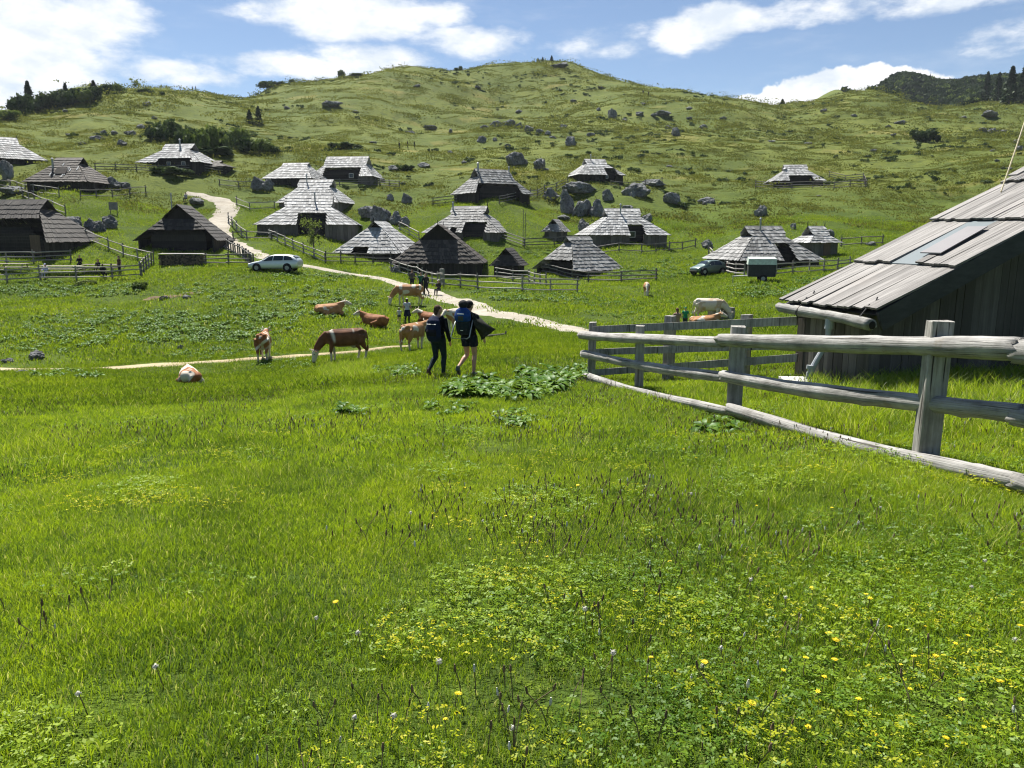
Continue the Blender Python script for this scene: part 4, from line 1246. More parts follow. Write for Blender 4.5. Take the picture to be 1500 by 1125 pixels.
POSE = {
 'walk': dict(kn=[(-.10, .05, .50), (.10, .10, .50)], an=[(-.13, -.27, .22), (.10, .03, .09)], to=[(-.13, -.17, .05), (.11, .19, .03)], el=[(-.27, -.06, 1.13), (.27, -.05, 1.13)], wr=[(-.27, .10, .90), (.28, .06, .89)], hip=.93),
 'walk2': dict(kn=[(-.10, .10, .50), (.09, .10, .50)], an=[(-.16, -.30, .26), (.09, .02, .09)], to=[(-.17, -.21, .08), (.10, .18, .03)], el=[(-.26, .0, 1.14), (.29, -.02, 1.13)], wr=[(-.26, .16, .95), (.32, .10, .90)], hip=.93),
 'stand': dict(kn=[(-.10, .02, .50), (.11, .02, .50)], an=[(-.11, -.03, .09), (.12, -.03, .09)], to=[(-.13, .14, .03), (.14, .14, .03)], el=[(-.26, -.03, 1.13), (.26, -.03, 1.13)], wr=[(-.27, .06, .89), (.27, .06, .89)], hip=.93),
 'sit': dict(kn=[(-.11, .42, .50), (.11, .42, .50)], an=[(-.11, .44, .09), (.11, .44, .09)], to=[(-.12, .60, .03), (.12, .60, .03)], el=[(-.25, .10, .74), (.25, .10, .74)], wr=[(-.15, .34, .70), (.15, .34, .70)], hip=.50),
}
def make_person(px, py, yaw, label, pose='stand', top=(.02, .025, .04), legs=(.02, .03, .04), shorts=False, hair=(.05, .03, .02), hairlen=.1, hat=None, shoe=(.04, .03, .03), sleeves=True,
                H=1.72, voxel=.022, turn=0.0, dress=False, bare=False, at=None, fem=True, fingers=True):
    P = POSE[pose]; hz = P['hip']; dz = hz - .93
    up = lambda z: z + dz
    V = Vector
    b = MB()
    # torso
    tor = [((0, 0, up(.86)), (.13, .105)), ((0, 0, up(.95)), (.165, .12)), ((0, .005, up(1.08)), (.13, .10)), ((0, .01, up(1.25)), (.15, .115)), ((0, 0, up(1.38)), (.165, .105)), ((0, 0, up(1.45)), (.10, .075)), ((0, .005, up(1.50)), (.055, .058)), ((0, .015, up(1.56)), (.052, .055))]
    b.tube([q[0] for q in tor], [q[1] for q in tor], 14)
    # head with jaw, nose, ears, turned by 'turn'
    ct, st = math.cos(turn), math.sin(turn)
    hc = V((0, .02, up(1.635)))
    def hp(x, y, z): return hc + V((x * ct - y * st, x * st + y * ct, z))
    b.tube([hp(0, .0, -.10), hp(0, .012, -.05), hp(0, .0, .02), hp(0, -.01, .07), hp(0, -.01, .105)], [(.045, .055), (.068, .085), (.077, .098), (.066, .085), (.03, .04)], 14, ref=(ct, st, 0))
    b.tube([hp(0, .075, .0), hp(0, .112, -.028), hp(0, .09, -.035)], [.012, .018, .012], 6)
    for s in (-1, 1): b.ball(hp(s * .078, -.005, -.005), (.014, .022, .034), 6, 5)
    # limbs
    armp, legp = [], []
    for i, s in enumerate((-1, 1)):
        sh = V((s * .175, 0, up(1.40))); el = V(P['el'][i]) if pose == 'sit' else V(P['el'][i]); wr = V(P['wr'][i])
        arm = [V((s * .10, 0, up(1.42))), sh, sh.lerp(el, .5), el, el.lerp(wr, .45), wr]
        b.tube(arm, [.055, .058, .048, .040, .037, .026], 9); armp.append(arm)
        dr = (wr - el).normalized(); sd = V((1, 0, 0))
        sd = (sd - dr * sd.dot(dr)).normalized(); fr = dr.cross(sd)
        pm = wr + dr * .05
        b.tube([wr - dr * .01, wr + dr * .03, wr + dr * .09], [(.018, .024), (.019, .038), (.014, .040)], 8, ref=tuple(sd))
        if fingers:
            for k, (o_, ln) in enumerate(((-.03, .062), (-.010, .074), (.011, .070), (.03, .055))):
                f0 = wr + dr * .085 + fr * o_
                b.tube([f0, f0 + dr * ln * .5 - sd * s * .006, f0 + dr * ln * .9 - sd * s * .024], [.0105, .010, .008], 6)
            t0 = wr + dr * .03 - fr * -.034
            b.tube([t0, t0 + dr * .03 + fr * .02 - sd * s * .012, t0 + dr * .055 + fr * .022 - sd * s * .024], [.012, .011, .009], 6)
        hipj = V((s * .09, 0, hz - .02)); kn, an, to = V(P['kn'][i]), V(P['an'][i]), V(P['to'][i])
        leg = [hipj + V((0, 0, .06)), hipj, hipj.lerp(kn, .5), kn, kn.lerp(an, .3) + V((0, -.02, 0)), kn.lerp(an, .7), an]
        b.tube(leg, [.085, .092, .076, .056, .058, .042, .036], 10); legp.append(leg)
        b.tube([an + V((0, -.03, -.02)), an.lerp(to, .5), to], [(.036, .038), (.040, .034), (.036, .020)], 8)
    me = fuse(b, 'person', voxel if fingers is False else min(voxel, .012), 2, .4)
    me.materials.append(M_SKIN)
    o = link('person', me)
    h = hit(px, py) if at is None else at
    sc = H / 1.74
    o.location = (h[0], h[1], h[2]); o.rotation_euler = (0, 0, yaw); o.scale = (sc,) * 3
    tag(o, label, 'person')
    g = .016
    def part(name, mb, mat, vx=None):
        m2 = fuse(mb, name, vx or voxel, 2, .4); m2.materials.append(mat); return link(name, m2, o)
    # jacket or shirt
    j = MB()
    tt = tor[1:6] if not bare else tor[2:6]
    j.tube([q[0] for q in tt], [(q[1][0] + g + .006, q[1][1] + g + .012) for q in tt], 14)
    for arm in armp:
        if sleeves: j.tube(arm, [.07, .074, .062, .054, .050, .040], 9)
        else: j.tube([arm[0], arm[1], arm[1].lerp(arm[3], .45)], [.07, .074, .064], 9)
    part('jacket' if sleeves else 'shirt', j, cloth(top))
    l = MB()
    l.tube([tor[0][0], tor[1][0], (0, 0, up(1.04))], [(.155, .125), (.18, .138), (.155, .122)], 14)
    for leg in legp:
        if shorts: l.tube([leg[0], leg[1], leg[1].lerp(leg[3], .45)], [.105, .112, .108], 10)
        else: l.tube(leg, [.098, .106, .088, .066, .067, .052, .046], 10)
    part('shorts' if shorts else 'leggings', l, cloth(legs))
    if dress:
        d = MB(); d.tube([(0, 0, up(1.05)), (0, 0, up(.9)), (0, 0, up(.55))], [(.15, .12), (.20, .17), (.26, .23)], 14); part('skirt', d, cloth(legs))
    for i in range(2):
        an, to = V(P['an'][i]), V(P['to'][i])
        s = MB(); s.tube([an + V((0, -.045, -.02)), an.lerp(to, .5) + V((0, 0, 0)), to], [(.05, .055), (.050, .045), (.042, .032)], 9); s.ball(an, (.05, .052, .05), 8, 6)
        part('shoe', s, cloth(shoe), min(voxel, .016))
    hr_ = MB()
    hr_.ball(hp(0, -.018, .028), (.088, .102, .092), 14, 10)
    if hairlen > .05:
        hr_.tube([hp(0, -.045, .03), hp(0, -.07, -.06), hp(0, -.06, -.06 - hairlen)], [(.08, .06), (.078, .05), (.055, .035)], 10, ref=(ct, st, 0))
    ho = part('hair', hr_, cloth(hair), .014)
    # keep the hair off the face
    if hat:
        q = MB(); q.ball(hp(0, -.008, .055), (.096, .108, .075), 14, 8)
        q.tube([hp(0, .07, .04), hp(0, .17, .025)], [(.07, .012), (.055, .008)], 8, ref=(ct, st, 0))
        part('cap', q, cloth(hat), .014)
    for s in (-1, 1):
        e = MB(); e.ball(hp(s * .03, .088, .012), .011, 6, 4); e.build('eye', [M_EYE], o, True)
    return o

NAVY = (.010, .014, .030); BLACK = (.012, .012, .014)
# the two hikers in the middle, walking away
pL = make_person(643, 553, R_(-22), 'person in dark teal leggings and black jacket walking away, left one of the pair', 'walk', top=(.008, .009, .013), legs=(.012, .026, .032), hair=(.075, .045, .028), hairlen=.06,
                 shoe=(.06, .035, .03), H=1.72, voxel=.014, turn=R_(-38))
pR = make_person(688, 552, R_(-20), 'person in black cap and dark shorts walking away, right one of the pair', 'walk2', top=(.008, .008, .010), legs=(.012, .016, .030), shorts=True, hair=(.03, .022, .018), hairlen=.02,
                 hat=(.010, .011, .015), shoe=(.10, .11, .10), H=1.76, voxel=.014, turn=R_(-16))
def world_of(o, p):
    return Matrix.Translation(o.location) @ o.rotation_euler.to_matrix().to_4x4() @ Matrix.Diagonal((*o.scale, 1)) @ Vector(p)
# navy daypack on the left hiker
t = thing('backpack', world_of(pL, (0, -.13, 1.02)), R_(-22), 'navy daypack on the back of the left hiker', 'backpack')
m = MB(); m.tube([(0, -.07, -.10), (0, -.10, .0), (0, -.11, .18), (0, -.09, .36), (0, -.04, .46)], [(.15, .09), (.185, .12), (.185, .12), (.165, .10), (.10, .05)], 14)
me = fuse(m, 'bag', .018, 2); me.materials.append(cloth((.010, .018, .055))); link('bag', me, t)
m = MB(); m.tube([(0, -.21, .02), (0, -.22, .12), (0, -.19, .20)], [(.13, .03), (.14, .035), (.11, .02)], 12); me = fuse(m, 'front_pocket', .014, 2); me.materials.append(cloth((.012, .012, .018))); link('front_pocket', me, t)
for s in (-1, 1):
    m = MB(); m.tube([(s * .10, -.03, .40), (s * .12, .12, .47), (s * .12, .24, .36), (s * .13, .20, .12), (s * .15, .0, .02)], [(.028, .010)] * 5, 6); m.build('strap', [cloth((.010, .014, .03))], t, True)
m = MB(); m.tube([(-.12, -.215, .30), (.12, -.215, .30)], [.006, .006], 5); m.build('zip', [M_METAL], t)
# child carrier on the right hiker
t = thing('child_carrier', world_of(pR, (-.05, -.13, 1.0)), R_(-14), 'blue and dark framed child carrier with grey tube stand on the right hiker', 'child carrier')
m = MB(); m.tube([(0, -.10, .02), (0, -.14, .16), (0, -.15, .34)], [(.15, .08), (.17, .12), (.18, .13)], 14); me = fuse(m, 'seat_pod', .018, 2); me.materials.append(cloth((.014, .022, .034))); link('seat_pod', me, t)
m = MB(); m.tube([(0, -.15, .33), (0, -.16, .44), (0, -.13, .56), (0, -.09, .63)], [(.19, .14), (.20, .15), (.17, .12), (.07, .05)], 14); me = fuse(m, 'hood', .018, 2); me.materials.append(cloth((.012, .050, .20))); link('hood', me, t)
m = MB(); m.box((0, -.31, .40), (.12, .012, .10)); m.build('patch', [cloth((.05, .055, .05))], t)
m = MB(); m.box((0, -.318, .50), (.16, .010, .018)); m.build('reflective_strip', [M_WHITE], t)
m = MB(); m.box((0, -.242, .12), (.06, .01, .016)); m.build('reflective_strip', [M_WHITE], t)
m = MB(); m.tube([(-.20, -.02, .34), (-.23, -.14, .16), (-.26, -.24, -.02), (-.22, -.28, -.06), (.14, -.28, -.06), (.18, -.24, -.02), (.19, -.14, .16), (.20, -.02, .34)], [.013] * 8, 8); m.build('frame', [simple('pale_tube', (.42, .46, .46), .4, .05, 5, .3)], t, True)
for s in (-1, 1):
    m = MB(); m.tube([(s * .12, .02, .36), (s * .13, .13, .45), (s * .13, .26, .34), (s * .14, .22, .10), (s * .16, .02, .02)], [(.03, .012)] * 5, 6); m.build('strap', [cloth((.015, .018, .022))], t, True)
m = MB(); m.ball((.0, -.10, .70), (.115, .12, .10), 12, 8); m.tube([(0, -.1, .62), (0, -.1, .75)], [.09, .08], 10); me = fuse(m, 'child_hat', .02, 2); me.materials.append(cloth((.016, .017, .02))); link('child_hat', me, t)
# dark olive wrap blowing out to the right of the right hiker
def cape():
    n, k = 14, 10
    A, B, C, D = Vector((.06, -.06, 1.52)), Vector((.62, .04, 1.12)), Vector((.30, -.02, .86)), Vector((.14, -.14, 1.40))
    V_ = []
    for i in range(n + 1):
        for j in range(k + 1):
            u, v = i / n, j / k
            p = A.lerp(B, u).lerp(D.lerp(C, u), v)
            p.y += .05 * math.sin(u * 7 + v * 2) - .06 * math.sin(PI * v) + .02 * math.sin(13 * v + 3 * u)
            V_.append(p)
    F_ = [(i * (k + 1) + j, (i + 1) * (k + 1) + j, (i + 1) * (k + 1) + j + 1, i * (k + 1) + j + 1) for i in range(n) for j in range(k)]
    me = bpy.data.meshes.new('wrap'); me.from_pydata([tuple(v) for v in V_], [], F_); me.materials.append(cloth((.030, .032, .024)))
    me.polygons.foreach_set('use_smooth', [True] * len(F_))
    o = link('wrap', me); s = o.modifiers.new('s', 'SOLIDIFY'); s.thickness = .012
    o.location = pR.location; o.rotation_euler = pR.rotation_euler; o.scale = pR.scale
    tag(o, 'dark olive cloth wrap hanging out to the right of the capped hiker', 'wrap')
cape()
# people farther off
make_person(597, 475, R_(0), 'person in white top and long dark skirt walking away with a small child', 'walk', top=(.42, .47, .55), legs=(.012, .014, .03), dress=True, hat=(.45, .42, .36), sleeves=False, H=1.66, voxel=.028, fingers=False)
make_person(585, 474, R_(10), 'small child in white shirt beside the person in the long skirt', 'walk2', top=(.45, .50, .52), legs=(.06, .075, .09), hat=(.35, .36, .33), sleeves=False, shorts=True, H=1.02, voxel=.028, fingers=False)
make_person(604, 425, R_(170), 'person in grey top and dark trousers standing behind the large grazing cow', 'stand', top=(.07, .06, .06), legs=(.02, .02, .03), H=1.7, voxel=.03, fingers=False)
make_person(617, 430, R_(180), 'person in green shirt walking in the group on the road', 'walk', top=(.015, .10, .06), legs=(.015, .02, .025), H=1.72, voxel=.03, fingers=False, sleeves=False)
make_person(624, 433, R_(175), 'person in black coming down the road behind the green shirt', 'walk2', top=(.014, .016, .02), legs=(.014, .016, .02), H=1.78, voxel=.03, fingers=False)
make_person(643, 433, R_(150), 'person with pale hat crouching low at the roadside near the gate post', 'sit', top=(.03, .028, .03), legs=(.03, .03, .04), hat=(.5, .47, .42), H=1.7, voxel=.03, fingers=False)
make_person(1003, 484, R_(170), 'child in bright green shirt behind the plank fence', 'stand', top=(.015, .22, .10), legs=(.05, .06, .07), hat=(.02, .16, .08), sleeves=False, H=1.3, voxel=.028, fingers=False)
make_person(991, 486, R_(20), 'person whose bare head shows just above the plank fence post', 'sit', top=(.30, .2, .15), legs=(.05, .05, .06), hair=(.16, .10, .06), H=1.72, voxel=.028, fingers=False, sleeves=False)
for (px, py, yw, ps, tp, lg, lab) in (
    (585, 218, 70, 'walk', (.02, .02, .025), (.015, .015, .02), 'leftmost of three tiny dark hikers crossing the hillside'),
    (597, 217, 80, 'walk2', (.03, .02, .02), (.015, .015, .02), 'middle one of three tiny dark hikers crossing the hillside'),
    (607, 217, 75, 'walk', (.02, .025, .02), (.02, .015, .02), 'rightmost of three tiny dark hikers crossing the hillside'),
    (942, 138, 200, 'walk', (.02, .02, .03), (.02, .02, .02), 'tiny hiker on the right slope of the summit hill, the higher one'),
    (950, 141, 200, 'walk2', (.03, .02, .02), (.02, .02, .02), 'tiny hiker on the right slope of the summit hill, the lower one')):
    make_person(px, py, R_(yw), lab, ps, top=tp, legs=lg, H=1.75, voxel=.05, fingers=False)
def ridge_at(px, dlo=200, dhi=520, cat=None):
    """the ground point on the skyline above a photo column"""
    best = None
    for d in np.linspace(dlo, dhi, 160):
        p = (px - 750) / F
        dep = d / math.cos(PITCH)
        for _ in range(3):
            x = p * (d * math.cos(PITCH) - gzc(p * dep, d) * math.sin(PITCH)); dep = x / p if abs(p) > 1e-6 else dep
        z = gzc(x, d); py = project((x, d, z))[1]
        if best is None or py < best[0]: best = (py, x, d, z)
    return np.array(best[1:])
def gzc(x, y): return float(ground([x], [y])[0])
for (px, yw, tp, lab) in ((282, 90, (.02, .02, .03), 'left one of two distant hikers close together on the skyline saddle'), (287, 100, (.025, .02, .02), 'right one of two distant hikers close together on the skyline saddle'), (264, 90, (.02, .025, .03), 'single distant hiker on the skyline left of the pair')):
    make_person(0, 0, R_(yw), lab, 'walk', top=tp, legs=(.02, .02, .02), H=1.78, voxel=.05, fingers=False, at=ridge_at(px))

# ------------------------------------------------------------------ picnic terrace at the left
M_PICNIC = wood('picnic_table_wood', (0.22, 0.19, 0.15), (0.42, 0.38, 0.32), (2, 14, 14), .7, .3)
def picnic(px, py, yaw, L, label):
    h = hit(px, py); t = thing('picnic_table', h, yaw, label, 'table')
    m = MB()
    for k in range(5): m.box((0, -.36 + .18 * k, .74), (L, .165, .045), 0, 0, random.uniform(.3, .8))
    m.build('tabletop', [M_PICNIC], t)
    for s in (-1, 1):
        m = MB()
        for k in range(2): m.box((0, s * (.72 + .14 * k), .44), (L, .13, .045), 0, 0, random.uniform(.3, .8))
        m.build('bench', [M_PICNIC], t)
        m = MB(); x = s * (L / 2 - .35)
        m.tube([(x, -.25, .72), (x, -.70, -.1)], [.05, .05], 4); m.tube([(x, .25, .72), (x, .70, -.1)], [.05, .05], 4); m.tube([(x, -.8, .41), (x, .8, .41)], [.045, .045], 4); m.build('trestle', [M_PICNIC], t)
picnic(92, 401, R_(-4), 4.2, 'long picnic table on the left terrace near the person in pale clothes')
picnic(150, 399, R_(-4), 3.4, 'picnic table near the right end of the terrace beside seated people')
picnic(20, 398, R_(-4), 3.0, 'picnic table at the left picture edge behind the terrace fence')
make_person(68, 407, R_(180), 'person in pale blue clothes bending at the picnic table', 'sit', top=(.42, .45, .60), legs=(.35, .38, .5), hat=(.45, .48, .65), H=1.72, voxel=.03, fingers=False)
make_person(118, 394, R_(190), 'person in black sitting at the long picnic table', 'sit', top=BLACK, legs=BLACK, H=1.75, voxel=.03, fingers=False)
make_person(145, 400, R_(170), 'person in dark shirt seated left of the woman in black leggings', 'sit', top=(.015, .014, .015), legs=(.02, .02, .03), H=1.7, voxel=.03, fingers=False)
make_person(152, 408, R_(10), 'person in black leggings sitting with back against the terrace fence', 'sit', top=(.014, .015, .022), legs=(.014, .014, .018), H=1.72, voxel=.03, fingers=False)
make_person(176, 402, R_(150), 'person in brown top standing at the right end of the terrace', 'stand', top=(.06, .028, .022), legs=(.02, .02, .03), H=1.7, voxel=.03, fingers=False, sleeves=False)
make_person(273, 296, R_(170), 'person sitting on the pale rock at the upper bend of the road', 'sit', top=(.35, .34, .36), legs=(.05, .04, .05), H=1.75, voxel=.04, fingers=False)

# firewood stack
h_ = hit(268, 389); rr = random.Random(4); m = MB()
for row in range(7):
    for k in range(26 - row % 2):
        x = -2.1 + k * .165 + (row % 2) * .08 + rr.uniform(-.02, .02); r = rr.uniform(.06, .088)
        y = rr.uniform(-.06, .06)
        m.tube([(x, -.45 + y, .08 + row * .145), (x + rr.uniform(-.02, .02), .45 + y, .08 + row * .145)], [r, r], 7, tone=rr.uniform(.1, .95), ref=(1, 0, 0))
m.hexa([(-2.2, -.5, 1.08), (2.25, -.5, 1.08), (2.25, .5, 1.12), (-2.2, .5, 1.12), (-2.2, -.5, 1.12), (2.25, -.5, 1.12), (2.25, .5, 1.16), (-2.2, .5, 1.16)], 1, .6)
t = m.build('firewood_stack', [wood('split_firewood', (0.05, 0.038, 0.028), (0.20, 0.15, 0.105), (5, 5, 5), .8, .3, 1.0), M_FENCE]); t.location = h_; t.rotation_euler = (0, 0, R_(-4))
tag(t, 'stacked firewood logs along the front of the black gabled hut', 'firewood')

# ------------------------------------------------------------------ vehicles
M_TYRE = simple('tyre_rubber', (0.012, 0.012, 0.013), .8)
M_LAMP = simple('lamp_glass', (0.55, 0.57, 0.58), .15, .05, 4, 0, .6)
M_TAIL = simple('red_lamp', (0.25, 0.01, 0.01), .25, .05, 4, 0, .6)
def car_paint(name, col):
    t = NT(name); b = t.bsdf(col, .35, None, .35, .5); b.inputs['Coat Weight'].default_value = .6; b.inputs['Coat Roughness'].default_value = .06
    return t.mat
ESTATE = [(2.29, .60, .34, .52, .58, .54), (2.20, .76, .24, .62, .70, .64), (1.95, .83, .20, .70, .79, .68), (1.5, .87, .19, .78, .88, .72), (1.0, .885, .19, .87, .97, .74), (.60, .89, .19, .90, 1.22, .68), (.22, .89, .19, .92, 1.42, .62), (-.3, .89, .19, .93, 1.49, .62), (-1.1, .89, .19, .95, 1.48, .61), (-1.75, .87, .22, .97, 1.40, .59), (-2.08, .85, .26, .98, 1.22, .60), (-2.24, .81, .34, .96, 1.03, .62), (-2.30, .74, .42, .80, .86, .62)]
HATCH = [(1.85, .58, .34, .54, .60, .52), (1.74, .74, .24, .66, .74, .62), (1.45, .80, .20, .76, .86, .66), (.95, .83, .19, .88, .97, .68), (.35, .84, .19, .93, 1.38, .60), (-.1, .84, .19, .94, 1.47, .59), (-1.0, .83, .20, .96, 1.44, .58), (-1.55, .81, .26, .98, 1.28, .57), (-1.80, .76, .34, .96, 1.04, .58), (-1.86, .70, .44, .80, .86, .58)]
def make_car(px, py, yaw, st, paint, label, wheels, wins, tilt=0):
    h = hit(px, py); t = thing('parked_car', h, yaw, label, 'car')
    xs = [s[0] for s in st]
    def ring(s):
        x, w, zb, zl, zt, wt = s
        half = [(w * .80, zb), (w * .97, zb + .10), (w, zb + .24 if zb + .24 < zl else (zb + zl) / 2), (w * .985, zl), (wt, zt - .05), (wt * .78, zt)]
        return [(x, y, z) for y, z in half] + [(x, -y, z) for y, z in half[::-1]]
    V_ = []; F_ = []
    for s in st: V_ += ring(s)
    n = 12
    for i in range(len(st) - 1):
        for j in range(n): F_.append((i * n + j, i * n + (j + 1) % n, (i + 1) * n + (j + 1) % n, (i + 1) * n + j))
    F_.append(tuple(range(n))[::-1]); F_.append(tuple((len(st) - 1) * n + j for j in range(n)))
    me = bpy.data.meshes.new('body'); me.from_pydata(V_, [], F_); me.materials.append(paint); me.polygons.foreach_set('use_smooth', [True] * len(F_))
    import bmesh
    bm = bmesh.new(); bm.from_mesh(me); bmesh.ops.recalc_face_normals(bm, faces=bm.faces); bm.to_mesh(me); bm.free()
    bo = link('body', me, t); b = bo.modifiers.new('s', 'SUBSURF'); b.levels = 1; b.render_levels = 1
    def at(x):
        for a, c in zip(st[:-1], st[1:]):
            if c[0] <= x <= a[0]:
                k = (a[0] - x) / (a[0] - c[0]); return [p + (q - p) * k for p, q in zip(a, c)]
        return st[-1]
    def side(x, f, s):
        q = at(x); y = q[1] * .985 + (q[5] - q[1] * .985) * f + .012; return (x, s * y, q[3] + (q[4] - .05 - q[3]) * f)
    for s in (-1, 1):
        for (xa, xb, xc, xd) in wins:      # bottom front, bottom rear, top rear, top front
            m = MB(); q = [side(xa, .06, s), side(xb, .06, s), side(xc, .90, s), side(xd, .90, s)]
            q = q if s > 0 else q[::-1]
            m.poly(q); m.build('side_window', [M_GLASS], t)
    k0, k1 = [i for i, s in enumerate(st) if s[4] - s[3] > .25][0], None
    f0 = st[k0 - 1]; f1 = st[k0 + 1] if st[k0][4] < 1.3 else st[k0]
    m = MB(); e = .03
    m.poly([(f0[0] - .06, -f0[5] * .92, f0[4] + .05), (f0[0] - .06, f0[5] * .92, f0[4] + .05), (f1[0] + .10, f1[5] * .86, f1[4] - .03), (f1[0] + .10, -f1[5] * .86, f1[4] - .03)]); m.build('windscreen', [M_GLASS], t)
    r0, r1 = st[-3], st[-4]
    m = MB(); m.poly([(r0[0] - .03, r0[5] * .9, r0[4] + .02), (r0[0] - .03, -r0[5] * .9, r0[4] + .02), (r1[0] - .04, -r1[5] * .85, r1[4] - .02), (r1[0] - .04, r1[5] * .85, r1[4] - .02)]); m.build('rear_window', [M_GLASS], t)
    for x in wheels:
        for s in (-1, 1):
            m = MB(); y = s * .80
            m.tube([(x, y - .11, .32), (x, y - .09, .32), (x, y + .09, .32), (x, y + .11, .32)], [.29, .325, .325, .29], 20, ref=(1, 0, 0)); w = m.build('wheel', [M_TYRE], t, False)
            m = MB(); yy = y + s * .112; m.tube([(x, yy - .01, .32), (x, yy + .008, .32)], [.20, .17], 14, ref=(1, 0, 0)); m.build('rim', [M_METAL], w)
            a = MB(); 
            a.tube([(x, s * .70, .34), (x, s * (.905), .34)], [.40, .385], 18, ref=(1, 0, 0)); a.build('wheel_arch', [M_TYRE], t)
            # tyre proud of the dark arch
            w.location = (0, s * .035, -.0)
    for s in (-1, 1):
        m = MB(); m.ball((xs[0] - .13, s * .55, .62), (.12, .14, .075), 10, 6); m.build('headlight', [M_LAMP], t, True)
        m = MB(); m.ball((xs[-1] + .12, s * .66, .86), (.07, .10, .13), 8, 6); m.build('tail_light', [M_TAIL], t, True)
        m = MB(); m.ball((.72 if len(st) > 11 else .55, s * 1.0, .98), (.06, .09, .06), 8, 6); m.build('mirror', [paint], t, True)
    m = MB(); m.tube([(xs[0] + .005, -.6, .36), (xs[0] + .03, 0, .36), (xs[0] + .005, .6, .36)], [.06, .07, .06], 8); m.build('bumper_grille', [M_TYRE], t)
    return t
make_car(404, 397, R_(176), ESTATE, car_paint('pale_silver_paint', (.62, .66, .66)), 'pale silver estate car parked on the grass beside the gravel road', (1.38, -1.36),
         ((.78, -.05, -.10, .30), (-.13, -1.0, -1.0, -.17), (-1.08, -1.92, -1.62, -1.08)))
make_car(1037, 402, R_(205), HATCH, car_paint('dark_green_paint', (.10, .15, .13)), 'small dark green hatchback parked at the end of the slanting fence', (1.15, -1.12),
         ((.55, -.1, -.12, .25), (-.17, -1.1, -.95, -.2)))
# covered trailer
h_ = hit(1114, 413); t = thing('covered_trailer', h_, R_(-12), 'dark trailer with a pale canvas top parked on the meadow', 'trailer')
M_TRD = simple('dark_trailer_side', (.035, .038, .042), .6); M_CANV = simple('pale_green_canvas', (.52, .60, .55), .7)
m = MB(); m.box((0, 0, .92), (2.1, 1.5, .95)); 
for k in range(5): m.box((-.9 + .45 * k, -.765, .92), (.05, .03, .9))
m.build('box_body', [M_TRD], t)
m = MB(); m.hexa([(-1.1, -.8, 1.40), (1.1, -.8, 1.40), (1.1, .8, 1.40), (-1.1, .8, 1.40), (-1.06, -.74, 1.86), (1.06, -.74, 1.86), (1.04, .7, 1.98), (-1.04, .7, 1.98)]); m.build('canvas_top', [M_CANV], t)
for s in (-1, 1):
    m = MB(); m.tube([(.1, s * .82 - .09, .3), (.1, s * .82 + .09, .3)], [.32, .32], 16, ref=(1, 0, 0)); w = m.build('wheel', [M_TYRE], t)
    m = MB(); m.tube([(.1, s * .92, .3), (.1, s * .93, .3)], [.17, .16], 12, ref=(1, 0, 0)); m.build('rim', [M_METAL], w)
m = MB(); m.tube([(-1.0, 0, .5), (-2.2, 0, .42)], [.05, .05], 6); m.tube([(-2.15, 0, .5), (-2.15, 0, -.1)], [.035, .035], 6); m.build('drawbar', [M_METAL], t)
# wooden drinking trough beyond the plank fence
h_ = hit(1056, 468); t = thing('water_trough', h_, R_(20), 'wooden block trough beside the whitish grazing cow', 'trough')
m = MB(); m.box((0, -.42, .35), (1.3, .1, .8)); m.box((0, .42, .35), (1.3, .1, .8)); m.box((-.6, 0, .35), (.1, .74, .8)); m.box((.6, 0, .35), (.1, .74, .8)); m.box((0, 0, .2), (1.1, .74, .4)); m.build('box', [M_FENCE], t)
m = MB(); m.box((0, 0, .62), (1.08, .72, .02)); m.build('water', [M_GLASS], t)
# small notice board above the gravel road
h_ = hit(167, 314); t = thing('notice_board', h_, R_(10), 'small grey board on two short legs among the rocks', 'sign')
m = MB(); m.box((0, 0, 1.0), (1.0, .06, .9)); m.build('panel', [M_FENCE], t)
for s in (-1, 1):
    m = MB(); m.tube([(s * .38, .03, -.2), (s * .38, .03, 1.4)], [.05, .05], 5); m.build('leg', [M_FENCED], t)
# fallen log at the right of the hikers
h_ = hit(727, 494); m = MB(); m.tube([(-.5, 0, .10), (0, .02, .11), (.5, 0, .12)], [.06, .055, .05], 7); m.tube([(.46, 0, .08), (.49, 0, .26)], [.05, .04], 6)
o = m.build('fallen_log', [M_FENCED]); o.location = h_; o.rotation_euler = (0, R_(-4), R_(8)); tag(o, 'dark fallen log in the grass right of the capped hiker', 'log')
